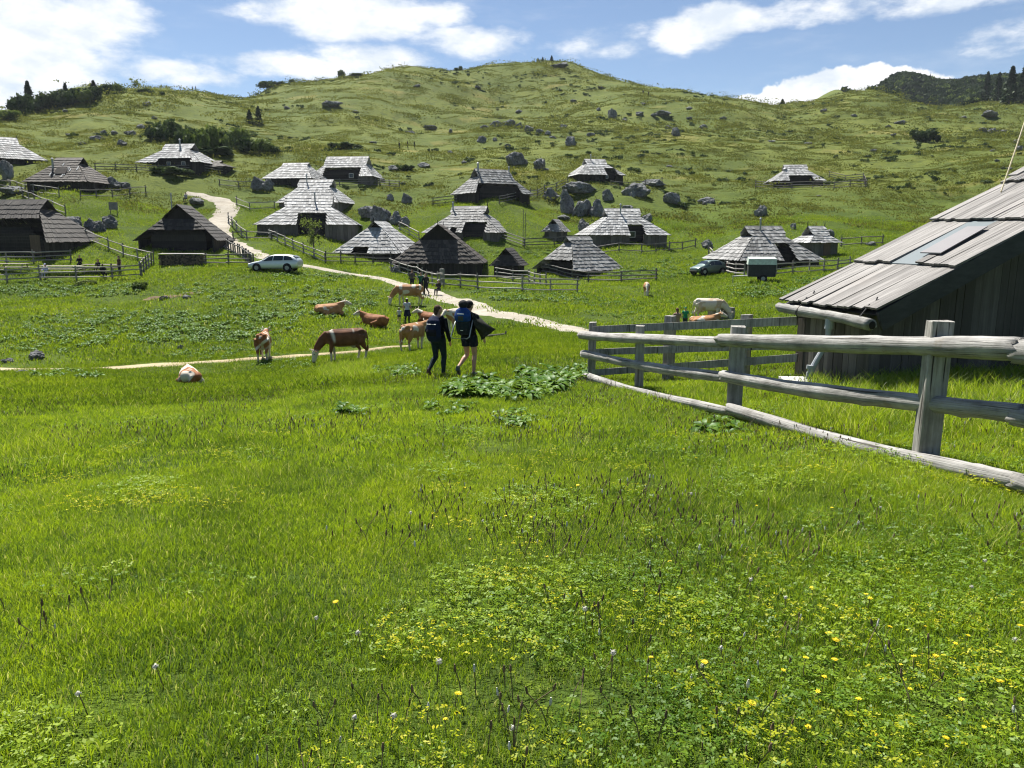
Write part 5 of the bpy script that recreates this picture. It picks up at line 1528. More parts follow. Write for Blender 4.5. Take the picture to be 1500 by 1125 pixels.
# ------------------------------------------------------------------ gravel road and sandy track
def mat_gravel(name, a, b, c_):
    t = NT(name); p = t.pos()
    n = t.noise(p, .6, 5, .65); f = t.noise(p, 6, 6, .75); s = t.noise(p, 28, 3, .6)
    c = t.mix(t.ramp(n, .35, .65), a, b)
    c = t.mix(t.ramp(f, .52, .68, 0, .7), c, c_)
    c = t.mix(t.ramp(s, .6, .75, 0, .4), c, tuple(min(1, x * 1.4) for x in b))
    t.bsdf(c, .95, t.bump(t.math('ADD', f, s), .6, .04), 0, .1)
    return t.mat
PATHS = []
def make_path(name, pts, mat, seed, lift):
    P = [(hit(px, py), w) for px, py, w in pts]
    xy = np.array([p[0][:2] for p in P]); ws = np.array([p[1] for p in P])
    # smooth by Catmull-Rom
    S_ = []; Wd = []
    for i in range(len(xy) - 1):
        p0, p1, p2, p3 = xy[max(i - 1, 0)], xy[i], xy[i + 1], xy[min(i + 2, len(xy) - 1)]
        n = max(4, int(np.linalg.norm(p2 - p1) / .35))
        for k in range(n):
            t = k / n
            S_.append(.5 * ((2 * p1) + (-p0 + p2) * t + (2 * p0 - 5 * p1 + 4 * p2 - p3) * t * t + (-p0 + 3 * p1 - 3 * p2 + p3) * t ** 3)); Wd.append(ws[i] + (ws[i + 1] - ws[i]) * t)
    S_.append(xy[-1]); Wd.append(ws[-1])
    S_ = np.array(S_); Wd = np.array(Wd)
    T = np.gradient(S_, axis=0); T /= np.linalg.norm(T, axis=1)[:, None] + 1e-9
    N = np.stack([-T[:, 1], T[:, 0]], 1)
    k = 9; arc = np.concatenate([[0], np.cumsum(np.linalg.norm(np.diff(S_, axis=0), axis=1))])
    el = 1 + .28 * fbm(arc / 1.1, arc * 0 + 3, seed, 3); er = 1 + .28 * fbm(arc / 1.1, arc * 0 + 9, seed + 5, 3)
    V_ = []
    for j in range(k):
        u = -1 + 2 * j / (k - 1)
        off = np.where(u < 0, u * el, u * er) * Wd / 2
        q = S_ + N * off[:, None]
        z = ground(q[:, 0], q[:, 1]) + lift * (1 - .9 * abs(u) ** 3) - (.03 if abs(u) == 1 else 0)
        V_.append(np.stack([q[:, 0], q[:, 1], z], 1))
    V_ = np.array(V_).transpose(1, 0, 2); n = len(S_)
    F_ = [(i * k + j, i * k + j + 1, (i + 1) * k + j + 1, (i + 1) * k + j) for i in range(n - 1) for j in range(k - 1)]
    me = bpy.data.meshes.new(name); me.from_pydata([tuple(v) for v in V_.reshape(-1, 3)], [], F_); me.materials.append(mat)
    me.polygons.foreach_set('use_smooth', [True] * len(F_))
    o = link(name, me); tag(o, kind='structure')
    PATHS.append((S_, Wd))
make_path('gravel_road', [(272,283,1.2),(300,288,1.8),(325,296,2.8),(333,306,3.1),(324,322,3.2),(318,336,3.3),(329,351,3.0),(350,364,2.7),(385,375,2.6),(440,388,2.5),(500,399,2.4),(540,405,2.3),(575,413,2.3),(610,423,2.3),(650,436,2.2),(690,447,2.1),(730,459,2.1),(790,471,2.0),(850,486,1.9),(882,492,1.4)],
          mat_gravel('pale_road_gravel', (.31, .28, .23), (.41, .375, .315), (.22, .195, .15)), 3, .07)
make_path('sandy_track', [(-60,543,1.7),(0,543,1.7),(60,542,1.7),(120,541,1.5),(200,537,1.35),(260,534,1.15),(330,529,.95),(400,524,.75),(470,519,.7),(540,513,.55),(600,507,.4)],
          mat_gravel('sandy_track_soil', (.33, .27, .16), (.43, .365, .235), (.22, .20, .09)), 13, .05)
def near_path(x, y, marg=0.0):
    m = np.zeros(len(x), bool)
    for S_, Wd in PATHS:
        s = S_[::2]; w = Wd[::2]
        for i in range(0, len(x), 4000):
            d = np.hypot(x[i:i + 4000, None] - s[None, :, 0], y[i:i + 4000, None] - s[None, :, 1]) - w[None] / 2
            m[i:i + 4000] |= d.min(1) < marg
    return m

# ------------------------------------------------------------------ limestone rocks
def mat_rock():
    t = NT('weathered_limestone'); o = t.obj(); p = t.pos()
    a = t.noise(p, .55, 5, .65); f = t.noise(p, 2.6, 6, .72); v = t.noise(t.mapping(p, (1, 1, .35)), 4.2, 5, .7)
    c = t.mix(t.ramp(a, .35, .65), (0.13, 0.135, 0.14), (0.28, 0.285, 0.285))
    c = t.mix(t.ramp(f, .48, .64, 0, .75), c, (0.05, 0.054, 0.055))
    c = t.mix(t.ramp(v, .54, .70, 0, .7), c, (0.40, 0.395, 0.38))
    c = t.mix(t.ramp(t.noise(p, 1.4, 4, .6), .56, .68, 0, .55), c, (0.055, 0.075, 0.025))
    t.bsdf(c, .9, t.bump(t.math('ADD', f, v), 1.0, .25), 0, .15)
    return t.mat
M_ROCK = mat_rock()
def rock_mesh(seed):
    import bmesh
    bm = bmesh.new(); bmesh.ops.create_icosphere(bm, subdivisions=4, radius=1)
    r = random.Random(seed); planes = []
    for _ in range(15):
        n = Vector((r.gauss(0, 1), r.gauss(0, 1), r.gauss(.2, .8))).normalized(); planes.append((n, r.uniform(.55, .92)))
    for v in bm.verts:
        p = v.co.copy()
        for n, d in planes:
            e = p.dot(n) - d
            if e > 0: p -= n * e * .92
        v.co = p
    c = np.array([v.co[:] for v in bm.verts])
    d = fbm(c[:, 0] * 2.3 + c[:, 2] * 1.7 + seed, c[:, 1] * 2.3 + seed * 3, seed, 5, .65) * .30 - np.abs(fbm(c[:, 0] * 3.1 - c[:, 2] * .6, c[:, 1] * 3.1 + c[:, 2] * .8, seed + 3, 3)) * .30 + .08
    for v, k in zip(bm.verts, d): v.co += v.co.normalized() * k
    me = bpy.data.meshes.new('rock'); bm.to_mesh(me); bm.free()
    me.materials.append(M_ROCK)
    return me
RM = [rock_mesh(s) for s in range(9)]
def rock(px, py, w, h, label=None, seed=None, flat=.25):
    q = hit(px, py); s = q[1] / F
    r = random.Random(px * 31 + py * 7 if seed is None else seed)
    o = link('rock', RM[r.randrange(9)])
    W = w * s / 2 * (1.0 if label else .78); H = h * s * (.85 if label else .6)
    o.scale = (W, W * r.uniform(.7, 1.0), H * .62); o.rotation_euler = (r.uniform(-.15, .15), r.uniform(-.15, .15), r.uniform(0, 6.28))
    o.location = (q[0], q[1] + W * .5, gz(q[0], q[1] + W * .5) + H * .33)
    if label: tag(o, label, 'rock', 'limestone rocks')
    else: tag(o, 'small grey limestone rock lying in the hillside grass', 'rock', 'small limestone rocks in the grass')
    return o
for a in [
 (831,313,30,40,'tall pale limestone boulder, leftmost of the big cluster above the silver hut'), (853,317,36,30,'wide dark boulder in the middle of the big cluster above the silver hut'), (876,318,26,28,'slanted slab boulder at the right of the big cluster'),
 (855,341,19,26,'upright egg shaped boulder below the big cluster beside the silver roof'), (807,295,26,20,'round boulder left of the big cluster by the rail fence'), (891,295,20,18,'boulder right of the big cluster under the upper silver hut'),
 (930,288,44,20,'long grey ledge of rock right of the upper silver hut'), (958,274,42,10,'low dry stone ledge continuing a dark fence to the right'), (850,286,52,16,'bushy dark rock ledge right under the upper silver hut'),
 (757,243,28,20,'left one of two dark boulders above the grey open fronted hut'), (791,248,25,19,'right one of two dark boulders above the grey open fronted hut'), (985,299,28,20,'lone rough boulder on the meadow right of the ledges'),
 (948,325,22,15,'rough boulder touching the silver roof ridge from behind'), (596,298,17,16,'larger of two boulders on the grass right of the stony mound'), (571,294,12,11,'smaller of two boulders on the grass right of the stony mound'),
 (538,320,30,18,'left rock of the dark stony mound behind the arched doorway hut'), (556,326,34,26,'largest rock of the dark stony mound behind the arched doorway hut'), (580,329,27,20,'right rock of the dark stony mound behind the arched doorway hut'), (593,331,18,15,'rightmost end rock of the dark stony mound'),
 (378,279,24,20,'dark rock beside the fence left of the plain silver hut'), (392,279,20,17,'rock pressed against the plain silver hut'), (106,338,30,26,'largest rock of the heap behind the long dark hut'), (128,338,26,20,'middle rock of the heap behind the long dark hut'), (141,340,22,18,'rock in the heap near the pale rail fence'), (157,334,25,20,'right rock of the heap below the notice board'),
 (285,300,34,10,'flat pale rock where the person sits by the road bend'), (7,263,24,30,'tall dark rock at the left edge below the pale silver hut'), (16,286,38,11,'low rock ledge at the left edge behind the two railed fence'), (162,276,24,19,'dark rock touching the right end of the patched brown hut'), (182,276,18,12,'smaller rock right of the patched brown hut'),
 (836,214,22,16,'jagged dark rock on the hillside above the two dark boulders'), (483,158,36,9,'dark rocky knob high on the left flank of the summit hill'), (897,174,18,15,'dark rock on the summit hill slope, tallest of its scatter'), (990,199,16,13,'pale faced rock on the lower right flank of the summit hill'),
 (1452,173,28,10,'dark overhanging rock right under the far pine wood'), (50,527,32,16,'grey rock half sunk in the slope above the sandy track'), (8,532,20,9,'grey rock at the left edge above the sandy track'), (30,547,22,6,'flat pale stone on the near side of the sandy track'), (263,512,15,9,'pale stone in the dark leaves above the sandy track'),
 (1116,317,20,18,'small stacked rocks on the slope left below the lone hut'), (1037,298,28,11,'low dark rock group on the meadow left of the lone hut'), (1037,364,22,14,'dark rock at the left end of the greyish brown hut'), (1163,336,10,12,'white stone standing behind the greyish brown hut ridge'), (1216,348,16,13,'dark rock behind the small silver roofed shed'),
 (238,440,20,7,'stone at the foot of the earth bank under the terrace fence'), (272,438,16,7,'dark stone at the right of the earth bank under the terrace fence'),
 (826,323,22,9,'flat rock at the foot of the tall pale boulder'), (920,310,20,11,'low boulder between the big cluster and the silver roof'), (579,400,16,12,'dark stone heap by the road at the fence corner'), (818,101,34,7,'bare rock crown on the summit of the hill')]:
    rock(*a)
for a in [(660,195,12,8),(705,209,17,14),(743,217,15,8),(725,207,12,8),(711,190,22,10),(728,187,24,13),(745,185,26,12),(760,188,22,14),(775,193,20,14),(790,196,16,10),(803,198,12,10),(825,189,18,11),(810,203,14,7),
 (877,162,10,7),(937,169,18,9),(958,171,16,7),(973,171,28,10),(980,189,14,9),(1031,189,15,9),(943,154,10,5),(1010,175,12,5),(915,178,12,7),(865,200,16,8),
 (189,199,24,14),(205,189,18,11),(176,214,22,13),(166,198,16,10),(140,207,30,11),(214,155,16,10),(150,196,14,8),(120,212,16,7),(100,200,14,6),(95,165,12,8),(225,175,12,7),
 (1208,164,16,7),(1252,171,12,6),(1320,182,24,7),(1302,187,12,5),(1413,174,14,6),(1440,193,18,8),(1457,194,18,9),(1472,195,14,8),(1281,223,12,7),(1495,220,14,9),(1462,236,10,5),(1470,247,10,5),(1480,248,12,6),(1386,178,10,3),(1310,200,14,5),(1345,226,12,3),(1490,210,12,8),(1455,222,10,4),
 (1033,300,13,8),(1200,288,10,4),(1278,360,20,10),(640,330,10,6),(590,270,12,6),(620,245,26,9),(575,250,28,10),(560,265,14,6),(680,240,16,7),(1060,175,14,5),(770,240,14,9),(800,250,12,5),
 (1130,208,18,4),(1185,212,16,4),(660,225,14,6),(545,210,18,5),(630,190,30,6),(600,196,26,6),(870,232,14,4),(980,245,14,4),(420,160,14,6),(520,165,14,5),(700,130,16,5),(610,128,16,5),(840,150,14,5),(760,165,16,5),(880,130,14,4),(1010,160,14,5)]:
    rock(*a)
# bare earth bank under the terrace fence
h_ = hit(250, 436)
def bank():
    n, k = 40, 14; V_ = []
    for i in range(n + 1):
        for j in range(k + 1):
            u, v = i / n, j / k
            x = h_[0] - 2.3 + 4.9 * u; y = h_[1] - .25 + 1.3 * v
            e = math.sin(PI * u) ** .5
            z = gz(x, y) + (.10 + .05 * math.sin(9 * u)) * e * (1 - abs(2 * v - 1) ** 2) + .05 * math.sin(23 * u + 7 * v) * e - (.06 if i in (0, n) or j in (0, k) else 0)
            V_.append((x, y, z))
    F_ = [(i * (k + 1) + j, (i + 1) * (k + 1) + j, (i + 1) * (k + 1) + j + 1, i * (k + 1) + j + 1) for i in range(n) for j in range(k)]
    me = bpy.data.meshes.new('bare_soil'); me.from_pydata(V_, [], F_); me.materials.append(mat_gravel('brown_bank_soil', (.12, .085, .05), (.20, .15, .095), (.06, .045, .03)))
    tag(link('bare_soil', me), kind='structure')
bank()
# ------------------------------------------------------------------ plant materials
def mat_leaf(name, cols, trans=.45, patch_scale=.35, rough=.5, gloss=.06, hue=None):
    """leaf: diffuse + light through the blade; colour from per-blade tone, per-tuft random and broad patches of the meadow"""
    t = NT(name)
    tn = t.attr('tone'); rn = t.rnd(); p = t.pos()
    pn = t.noise(p, patch_scale, 4, .6); pn2 = t.noise(p, patch_scale * 5.5, 3, .6)
    k = t.math('ADD', t.math('MULTIPLY', tn, .45), t.math('ADD', t.math('MULTIPLY', rn, .15), t.math('ADD', t.math('MULTIPLY', t.math('SUBTRACT', pn, .5), 1.9), t.math('MULTIPLY', t.math('SUBTRACT', pn2, .5), 1.1))))
    c = t.mix(t.ramp(k, -.05, .30), cols[0], cols[1])
    c = t.mix(t.ramp(k, .28, .62), c, cols[2])
    if len(cols) > 3: c = t.mix(t.ramp(tn, .93, .97), c, cols[3])
    d = t.n('ShaderNodeBsdfDiffuse'); t.l(c, d.inputs[0])
    tr = t.n('ShaderNodeBsdfTranslucent'); t.l(t.mix(.35, c, hue or (0.16, 0.20, 0.008)), tr.inputs[0])
    g = t.n('ShaderNodeBsdfGlossy'); g.inputs['Roughness'].default_value = rough; g.inputs[0].default_value = (.9, .95, .9, 1)
    m1 = t.n('ShaderNodeMixShader'); m1.inputs[0].default_value = trans; t.l(d.outputs[0], m1.inputs[1]); t.l(tr.outputs[0], m1.inputs[2])
    m2 = t.n('ShaderNodeMixShader'); m2.inputs[0].default_value = gloss; t.l(m1.outputs[0], m2.inputs[1]); t.l(g.outputs[0], m2.inputs[2])
    t.l(m2.outputs[0], t.out.inputs[0])
    return t.mat
M_GRASS = mat_leaf('meadow_grass_blade', [(.082, .168, .014), (.203, .318, .014), (.330, .425, .018), (.50, .46, .17)], .53, rough=.38, gloss=.04, hue=(.34, .43, .008))
M_GRASSM = mat_leaf('valley_grass_blade', [(.075, .150, .013), (.165, .258, .014), (.255, .335, .018), (.42, .38, .14)], .48, .12, gloss=.01, hue=(.27, .34, .008))
M_HILLG = mat_leaf('hill_grass_blade', [(.076, .098, .022), (.114, .138, .026), (.150, .168, .034), (.25, .24, .09)], .38, .045, gloss=.01, hue=(.22, .22, .025))
M_CLOVER = mat_leaf('clover_leaf', [(.078, .165, .012), (.175, .288, .015), (.29, .39, .02)], .46, .8, .5, .016, hue=(.34, .42, .008))
M_YGREEN = mat_leaf('yellow_green_flowerlets', [(.26, .32, .014), (.40, .42, .016), (.56, .52, .02)], .40, .8, .5, .01, hue=(.45, .45, .01))
M_DOCK = mat_leaf('dock_leaf', [(.044, .112, .016), (.080, .170, .022), (.130, .225, .032)], .36, .8, .45, .018)
M_SHRUB = mat_leaf('dark_shrub_leaf', [(.024, .046, .018), (.046, .076, .024), (.080, .112, .034)], .25, .08, .5, .012, hue=(.06, .09, .01))
M_PINE = mat_leaf('dwarf_pine_needles', [(.012, .026, .010), (.022, .042, .014), (.042, .068, .020)], .2, .03, .5, .01, hue=(.05, .08, .01))
M_BUSH = mat_leaf('bush_leaf', [(.058, .098, .024), (.10, .145, .036), (.16, .20, .06)], .34, .1, .5, .012, hue=(.13, .17, .012))
M_CONIF = mat_leaf('conifer_needles', [(.014, .030, .014), (.026, .046, .020), (.045, .070, .028)], .15, .1, .5, .01, hue=(.03, .05, .01))
M_STEM = simple('dandelion_stem', (.16, .12, .07), .7)
M_BUD = simple('brown_seed_bud', (.15, .10, .06), .8, .5, 30)
M_CLOCK = simple('white_seed_clock', (.60, .58, .52), .9)
M_PETAL = simple('yellow_petals', (.80, .60, .010), .6, .08, 60)
M_PALE = mat_leaf('pale_tree_leaf', [(.09, .13, .03), (.14, .18, .045), (.20, .24, .07)], .40, .1, .5, .01, hue=(.2, .26, .03))
M_BARK = simple('grey_bark', (.10, .085, .07), .9, .3, 12)

def leaf_mesh(name, co, faces_q, faces_t, tone, mats, mi=None):
    me = bpy.data.meshes.new(name)
    nv = len(co); nq, nt_ = len(faces_q), len(faces_t)
    me.vertices.add(nv); me.vertices.foreach_set('co', np.asarray(co, np.float32).ravel())
    idx = np.concatenate([np.asarray(faces_q, np.int32).ravel(), np.asarray(faces_t, np.int32).ravel()]) if nt_ else np.asarray(faces_q, np.int32).ravel()
    me.loops.add(len(idx)); me.loops.foreach_set('vertex_index', idx.astype(np.int32))
    me.polygons.add(nq + nt_)
    st = np.concatenate([np.arange(nq) * 4, nq * 4 + np.arange(nt_) * 3]).astype(np.int32)
    me.polygons.foreach_set('loop_start', st)
    me.update(calc_edges=True)
    for m in (mats if isinstance(mats, (list, tuple)) else [mats]): me.materials.append(m)
    if mi is not None: me.polygons.foreach_set('material_index', np.asarray(mi, np.int32))
    at = me.attributes.new('tone', 'FLOAT', 'POINT'); at.data.foreach_set('value', np.asarray(tone, np.float32))
    return me

def blades(R, n, hmin, hmax, w, bend, seed, mat, clump=0, dry=.05):
    g = np.random.default_rng(seed)
    r = R * np.sqrt(g.random(n)); a = g.random(n) * 2 * PI
    bx, by = r * np.cos(a), r * np.sin(a)
    if clump:
        cx, cy = g.normal(0, R * .45, clump), g.normal(0, R * .45, clump); k = g.integers(0, clump, n)
        bx, by = cx[k] + g.normal(0, w * 3, n), cy[k] + g.normal(0, w * 3, n)
    h = g.uniform(hmin, hmax, n) * (1 - .25 * (r / R)); ww = w * g.uniform(.6, 1.3, n)
    yaw = g.random(n) * 2 * PI; dirx, diry = np.cos(yaw), np.sin(yaw)
    la = g.random(n) * 2 * PI; ln = bend * g.uniform(.3, 1.2, n) * h
    lx, ly = np.cos(la) * ln, np.sin(la) * ln
    P = np.zeros((n, 5, 3))
    def pt(f, wf):
        x = bx + lx * f ** 1.8; y = by + ly * f ** 1.8; z = h * f * (1 - .25 * (bend * f) ** 2)
        return x, y, z, dirx * ww * wf / 2, diry * ww * wf / 2
    for i, (f, wf, s) in enumerate(((0, .7, -1), (0, .7, 1), (.55, 1, 1), (.55, 1, -1), (1, 0, 0))):
        x, y, z, ox, oy = pt(f, wf)
        P[:, i, 0] = x + s * ox; P[:, i, 1] = y + s * oy; P[:, i, 2] = z - (.012 if f == 0 else 0)
    b = np.arange(n)[:, None] * 5
    q = b + np.array([[0, 1, 2, 3]]); t = b + np.array([[3, 2, 4]])
    tone = np.repeat(np.where(g.random(n) < dry, .95 + .05 * g.random(n), g.random(n) * .92), 5)
    return leaf_mesh('grass_tuft', P.reshape(-1, 3), q, t, tone, mat)

def quads_at(pos, nrm, size, g, asp=1.0, name='leaf', mat=None, tone=None):
    """leaf-like diamonds centred at pos facing nrm"""
    n = len(pos)
    up = g.normal(size=(n, 3)); a = np.cross(nrm, up); a /= np.linalg.norm(a, axis=1)[:, None] + 1e-9
    b = np.cross(nrm, a); s = (np.asarray(size) * np.ones(n))[:, None]
    P = np.stack([pos - a * s * asp, pos - b * s * .55, pos + a * s * asp, pos + b * s * .55], 1)
    q = np.arange(n)[:, None] * 4 + np.arange(4)[None]
    tone = g.random(n) if tone is None else tone
    return leaf_mesh(name, P.reshape(-1, 3), q, [], np.repeat(tone, 4), mat)

def clover(seed, R=.20, n=70, mat=None, size=.010, h=(.02, .06)):
    g = np.random.default_rng(seed)
    r = R * np.sqrt(g.random(n)); a = g.random(n) * 2 * PI; z = g.uniform(*h, n)
    c = np.stack([r * np.cos(a), r * np.sin(a), z], 1)
    nm = np.stack([g.normal(0, .35, n), g.normal(0, .35, n), np.ones(n)], 1); nm /= np.linalg.norm(nm, axis=1)[:, None]
    ps, ns, sz = [], [], []
    a0 = g.random(n) * 2 * PI
    for k in range(3):
        w = a0 + k * 2.094
        s = size * g.uniform(.7, 1.3, n)
        ps.append(c + np.stack([np.cos(w) * s, np.sin(w) * s, g.normal(0, .002, n)], 1)); ns.append(nm + g.normal(0, .15, (n, 3))); sz.append(s)
    ps, ns, sz = np.concatenate(ps), np.concatenate(ns), np.concatenate(sz)
    ns /= np.linalg.norm(ns, axis=1)[:, None]
    return quads_at(ps, ns, sz, g, .95, 'clover_patch', mat, np.tile(g.random(n), 3))

def dock(seed, n=12, L=.28):
    """a rosette of broad crinkled leaves"""
    g = np.random.default_rng(seed); V_, Q, T_ = [], [], []
    for k in range(n):
        yaw = g.random() * 2 * PI; l = L * g.uniform(.6, 1.2); w = l * g.uniform(.32, .45); rise = g.uniform(.35, 1.25); st = g.uniform(.05, .15)
        tw = g.normal(0, .4); tone = g.random()
        N_ = 6; b = len(V_)
        for i in range(N_ + 1):
            f = i / N_
            an = rise - 1.5 * f * g.uniform(.7, 1.1)
            if i == 0: p = np.array([st * .4, 0, st]); 
            else: p = p + np.array([math.cos(an), 0, math.sin(an)]) * l / N_
            wd = w * math.sin(PI * min(1, .08 + .92 * f) ** .8) * .5 if i < N_ else .004
            cu = .25 * wd
            for s in (-1, 0, 1):
                q = p + np.array([0, s * wd, (cu if s else 0) + g.normal(0, .006) + tw * s * wd * f])
                V_.append((q[0] * math.cos(yaw) - q[1] * math.sin(yaw), q[0] * math.sin(yaw) + q[1] * math.cos(yaw), q[2])); T_.append(tone)
        for i in range(N_):
            for s in (0, 1):
                Q.append((b + i * 3 + s, b + i * 3 + s + 1, b + (i + 1) * 3 + s + 1, b + (i + 1) * 3 + s))
    return leaf_mesh('dock_plant', V_, Q, [], T_, M_DOCK)

def stalks(seed, R=.25, n=7, h=(.06, .16), r=.0022):
    """spent dandelion stems with closed brown heads"""
    rr = random.Random(seed); m = MB()
    for k in range(n):
        a, q = rr.uniform(0, 6.28), R * math.sqrt(rr.random()); x, y = q * math.cos(a), q * math.sin(a); H = rr.uniform(*h)
        lx, ly = rr.uniform(-.6, .6) * H, rr.uniform(-.6, .6) * H
        m.tube([(x, y, -.01), (x + lx * .4, y + ly * .4, H * .55), (x + lx, y + ly, H)], [r, r, r * .9], 4, cap=False)
        m.tube([(x + lx, y + ly, H - .004), (x + lx * 1.03, y + ly * 1.03, H + .010), (x + lx * 1.08, y + ly * 1.08, H + .026)], [.004, rr.uniform(.0045, .007), .0025], 6, mi=1 if rr.random() < .8 else 2)
    return m.mesh('seed_stalks', [M_STEM, M_BUD, M_CLOCK])

def tussock(seed, R, n, h, w, mat): return blades(R, n, h * .6, h * 1.3, w, .7, seed, mat, clump=max(3, n // 9), dry=.03)

def shrub(seed, n=90, size=.17, mat=None):
    g = np.random.default_rng(seed)
    k = 5; cc = np.stack([g.normal(0, .42, k), g.normal(0, .42, k), g.uniform(.1, .35, k)], 1); cr = g.uniform(.28, .55, k)
    i = g.integers(0, k, n); d = g.normal(size=(n, 3)); d /= np.linalg.norm(d, axis=1)[:, None]; d[:, 2] = abs(d[:, 2])
    p = cc[i] + d * (cr[i] * g.uniform(.6, 1.05, n))[:, None] * np.array([1, 1, .75])
    nm = d + g.normal(0, .5, (n, 3)); nm /= np.linalg.norm(nm, axis=1)[:, None]
    return quads_at(p, nm, size * g.uniform(.6, 1.3, n), g, 1.0, 'shrub_clump', mat)

# ------------------------------------------------------------------ scattering
def scatter(name, variants, x, y, scl, seed, label=None, tilt=.6, lift=0.0):
    g = np.random.default_rng(seed); n = len(x)
    z = ground(x, y) + lift
    e = .4
    nx = -(ground(x + e, y) - ground(x - e, y)) / (2 * e) * tilt; ny = -(ground(x, y + e) - ground(x, y - e)) / (2 * e) * tilt
    yaw = g.random(n) * 2 * PI
    rx = np.arctan2(-ny, 1.0); ry = np.arctan2(nx, np.hypot(1, ny))
    # Euler XYZ = Rz Ry Rx: spin the tuft first about its own axis by yaw -> compose through matrices
    rot = np.empty((n, 3), np.float32)
    cz, sz = np.cos(yaw), np.sin(yaw); cx, sx = np.cos(rx), np.sin(rx); cy, sy = np.cos(ry), np.sin(ry)
    # M = Ry * Rx * Rz
    m00 = cy * cz + sy * sx * sz; m10 = cx * sz; m20 = -sy * cz + cy * sx * sz
    m21 = sy * sz + cy * sx * cz; m22 = cy * cx
    rot[:, 1] = np.arcsin(np.clip(-m20, -1, 1)); rot[:, 0] = np.arctan2(m21, m22); rot[:, 2] = np.arctan2(m10, m00)
    me = bpy.data.meshes.new(name); me.vertices.add(n); me.vertices.foreach_set('co', np.stack([x, y, z], 1).astype(np.float32).ravel())
    a = me.attributes.new('rot', 'FLOAT_VECTOR', 'POINT'); a.data.foreach_set('vector', rot.ravel())
    a = me.attributes.new('scl', 'FLOAT', 'POINT'); a.data.foreach_set('value', np.asarray(scl * np.ones(n), np.float32))
    a = me.attributes.new('vid', 'INT', 'POINT'); a.data.foreach_set('value', g.integers(0, len(variants), n).astype(np.int32))
    col = bpy.data.collections.new(name + '_kinds')
    for i, v in enumerate(variants):
        col.objects.link(bpy.data.objects.new('%s_kind_%02d' % (name, i), v))
    ng = bpy.data.node_groups.new(name + '_scatter', 'GeometryNodeTree')
    ng.interface.new_socket('Geometry', in_out='INPUT', socket_type='NodeSocketGeometry'); ng.interface.new_socket('Geometry', in_out='OUTPUT', socket_type='NodeSocketGeometry')
    N = ng.nodes.new; L = ng.links.new
    gi, go = N('NodeGroupInput'), N('NodeGroupOutput')
    mp = N('GeometryNodeMeshToPoints'); L(gi.outputs[0], mp.inputs[0])
    ci = N('GeometryNodeCollectionInfo'); ci.inputs['Collection'].default_value = col; ci.inputs['Separate Children'].default_value = True; ci.inputs['Reset Children'].default_value = True
    ip = N('GeometryNodeInstanceOnPoints'); ip.inputs['Pick Instance'].default_value = True
    L(mp.outputs[0], ip.inputs['Points']); L(ci.outputs[0], ip.inputs['Instance'])
    for nm, dt, so in (('rot', 'FLOAT_VECTOR', 'Rotation'), ('scl', 'FLOAT', 'Scale'), ('vid', 'INT', 'Instance Index')):
        na = N('GeometryNodeInputNamedAttribute'); na.data_type = dt; na.inputs['Name'].default_value = nm
        L(na.outputs['Attribute'], ip.inputs[so])
    L(ip.outputs[0], go.inputs[0])
    o = link(name, me); mod = o.modifiers.new('scatter', 'NODES'); mod.node_group = ng
    return tag(o, label=label, kind='stuff')

def fan(r0, r1, dens, g, az=48):
    A = math.radians(2 * az) / 2 * (r1 ** 2 - r0 ** 2); n = int(A * dens)
    r = np.sqrt(g.uniform(r0 ** 2, r1 ** 2, n)); a = np.radians(g.uniform(-az, az, n))
    return r * np.sin(a), r * np.cos(a)
def photo_xy(x, y):
    z = ground(x, y); c, s = math.cos(PITCH), math.sin(PITCH)
    dep = y * c - z * s
    return 750 + F * x / dep, 562.5 - F * (y * s + z * c) / dep
G = np.random.default_rng(99)
def inside_near_hut(x, y):
    lx = (x - NHO.x) * AX.x + (y - NHO.y) * AX.y; ly = (x - NHO.x) * AY.x + (y - NHO.y) * AY.y
    return (lx > .2) & (ly > .35) & (ly < Y1)

def grass_band(name, r0, r1, dens, variants, smin, smax, seed, mask=None, tilt=.8):
    g = np.random.default_rng(seed)
    x, y = fan(r0, r1, dens, g)
    k = ~near_path(x, y, {42: .35, 118: 1.1, 240: 1.6}.get(r1, -.1)) & ~inside_near_hut(x, y)
    if mask is not None: k &= mask(x, y, g)
    x, y = x[k], y[k]
    hgt = g.uniform(smin, smax, len(x)) * (1 + .45 * fbm(x / 1.7, y / 1.7, seed, 3) + .25 * fbm(x / .5, y / .5, seed + 2, 2))
    return scatter(name, variants, x, y, np.clip(hgt, .7, 1.9), seed + 1, tilt=tilt)
grass_band('meadow_grass', .7, 7.5, 56, [blades(.22, 190, .030, .070, .0029, .75, 100 + i, M_GRASS, dry=.08) for i in range(8)], .75, 1.3, 1)
grass_band('meadow_grass', 7.2, 17, 16, [blades(.36, 170, .04, .09, .0060, .7, 120 + i, M_GRASS) for i in range(6)], .8, 1.35, 2)
grass_band('meadow_grass', 16.5, 42, 3.2, [blades(.85, 170, .07, .15, .014, .7, 140 + i, M_GRASSM) for i in range(6)], .7, 1.35, 3)
grass_band('meadow_grass', 41, 118, .60, [blades(2.1, 190, .10, .22, .038, .7, 160 + i, M_GRASSM) for i in range(5)], .6, 1.3, 4)
def hillmask(x, y, g): return g.random(len(x)) < .55 + .45 * sstep(-.25, .35, fbm(x / 11, y / 6, 77, 3))
grass_band('hill_grass', 112, 240, .10, [tussock(180 + i, 3.2, 210, .22, .14, M_HILLG) for i in range(5)], .6, 1.4, 5, hillmask)
grass_band('hill_grass', 235, 430, .035, [tussock(190 + i, 6.0, 200, .35, .28, M_HILLG) for i in range(4)], .6, 1.4, 6, hillmask)
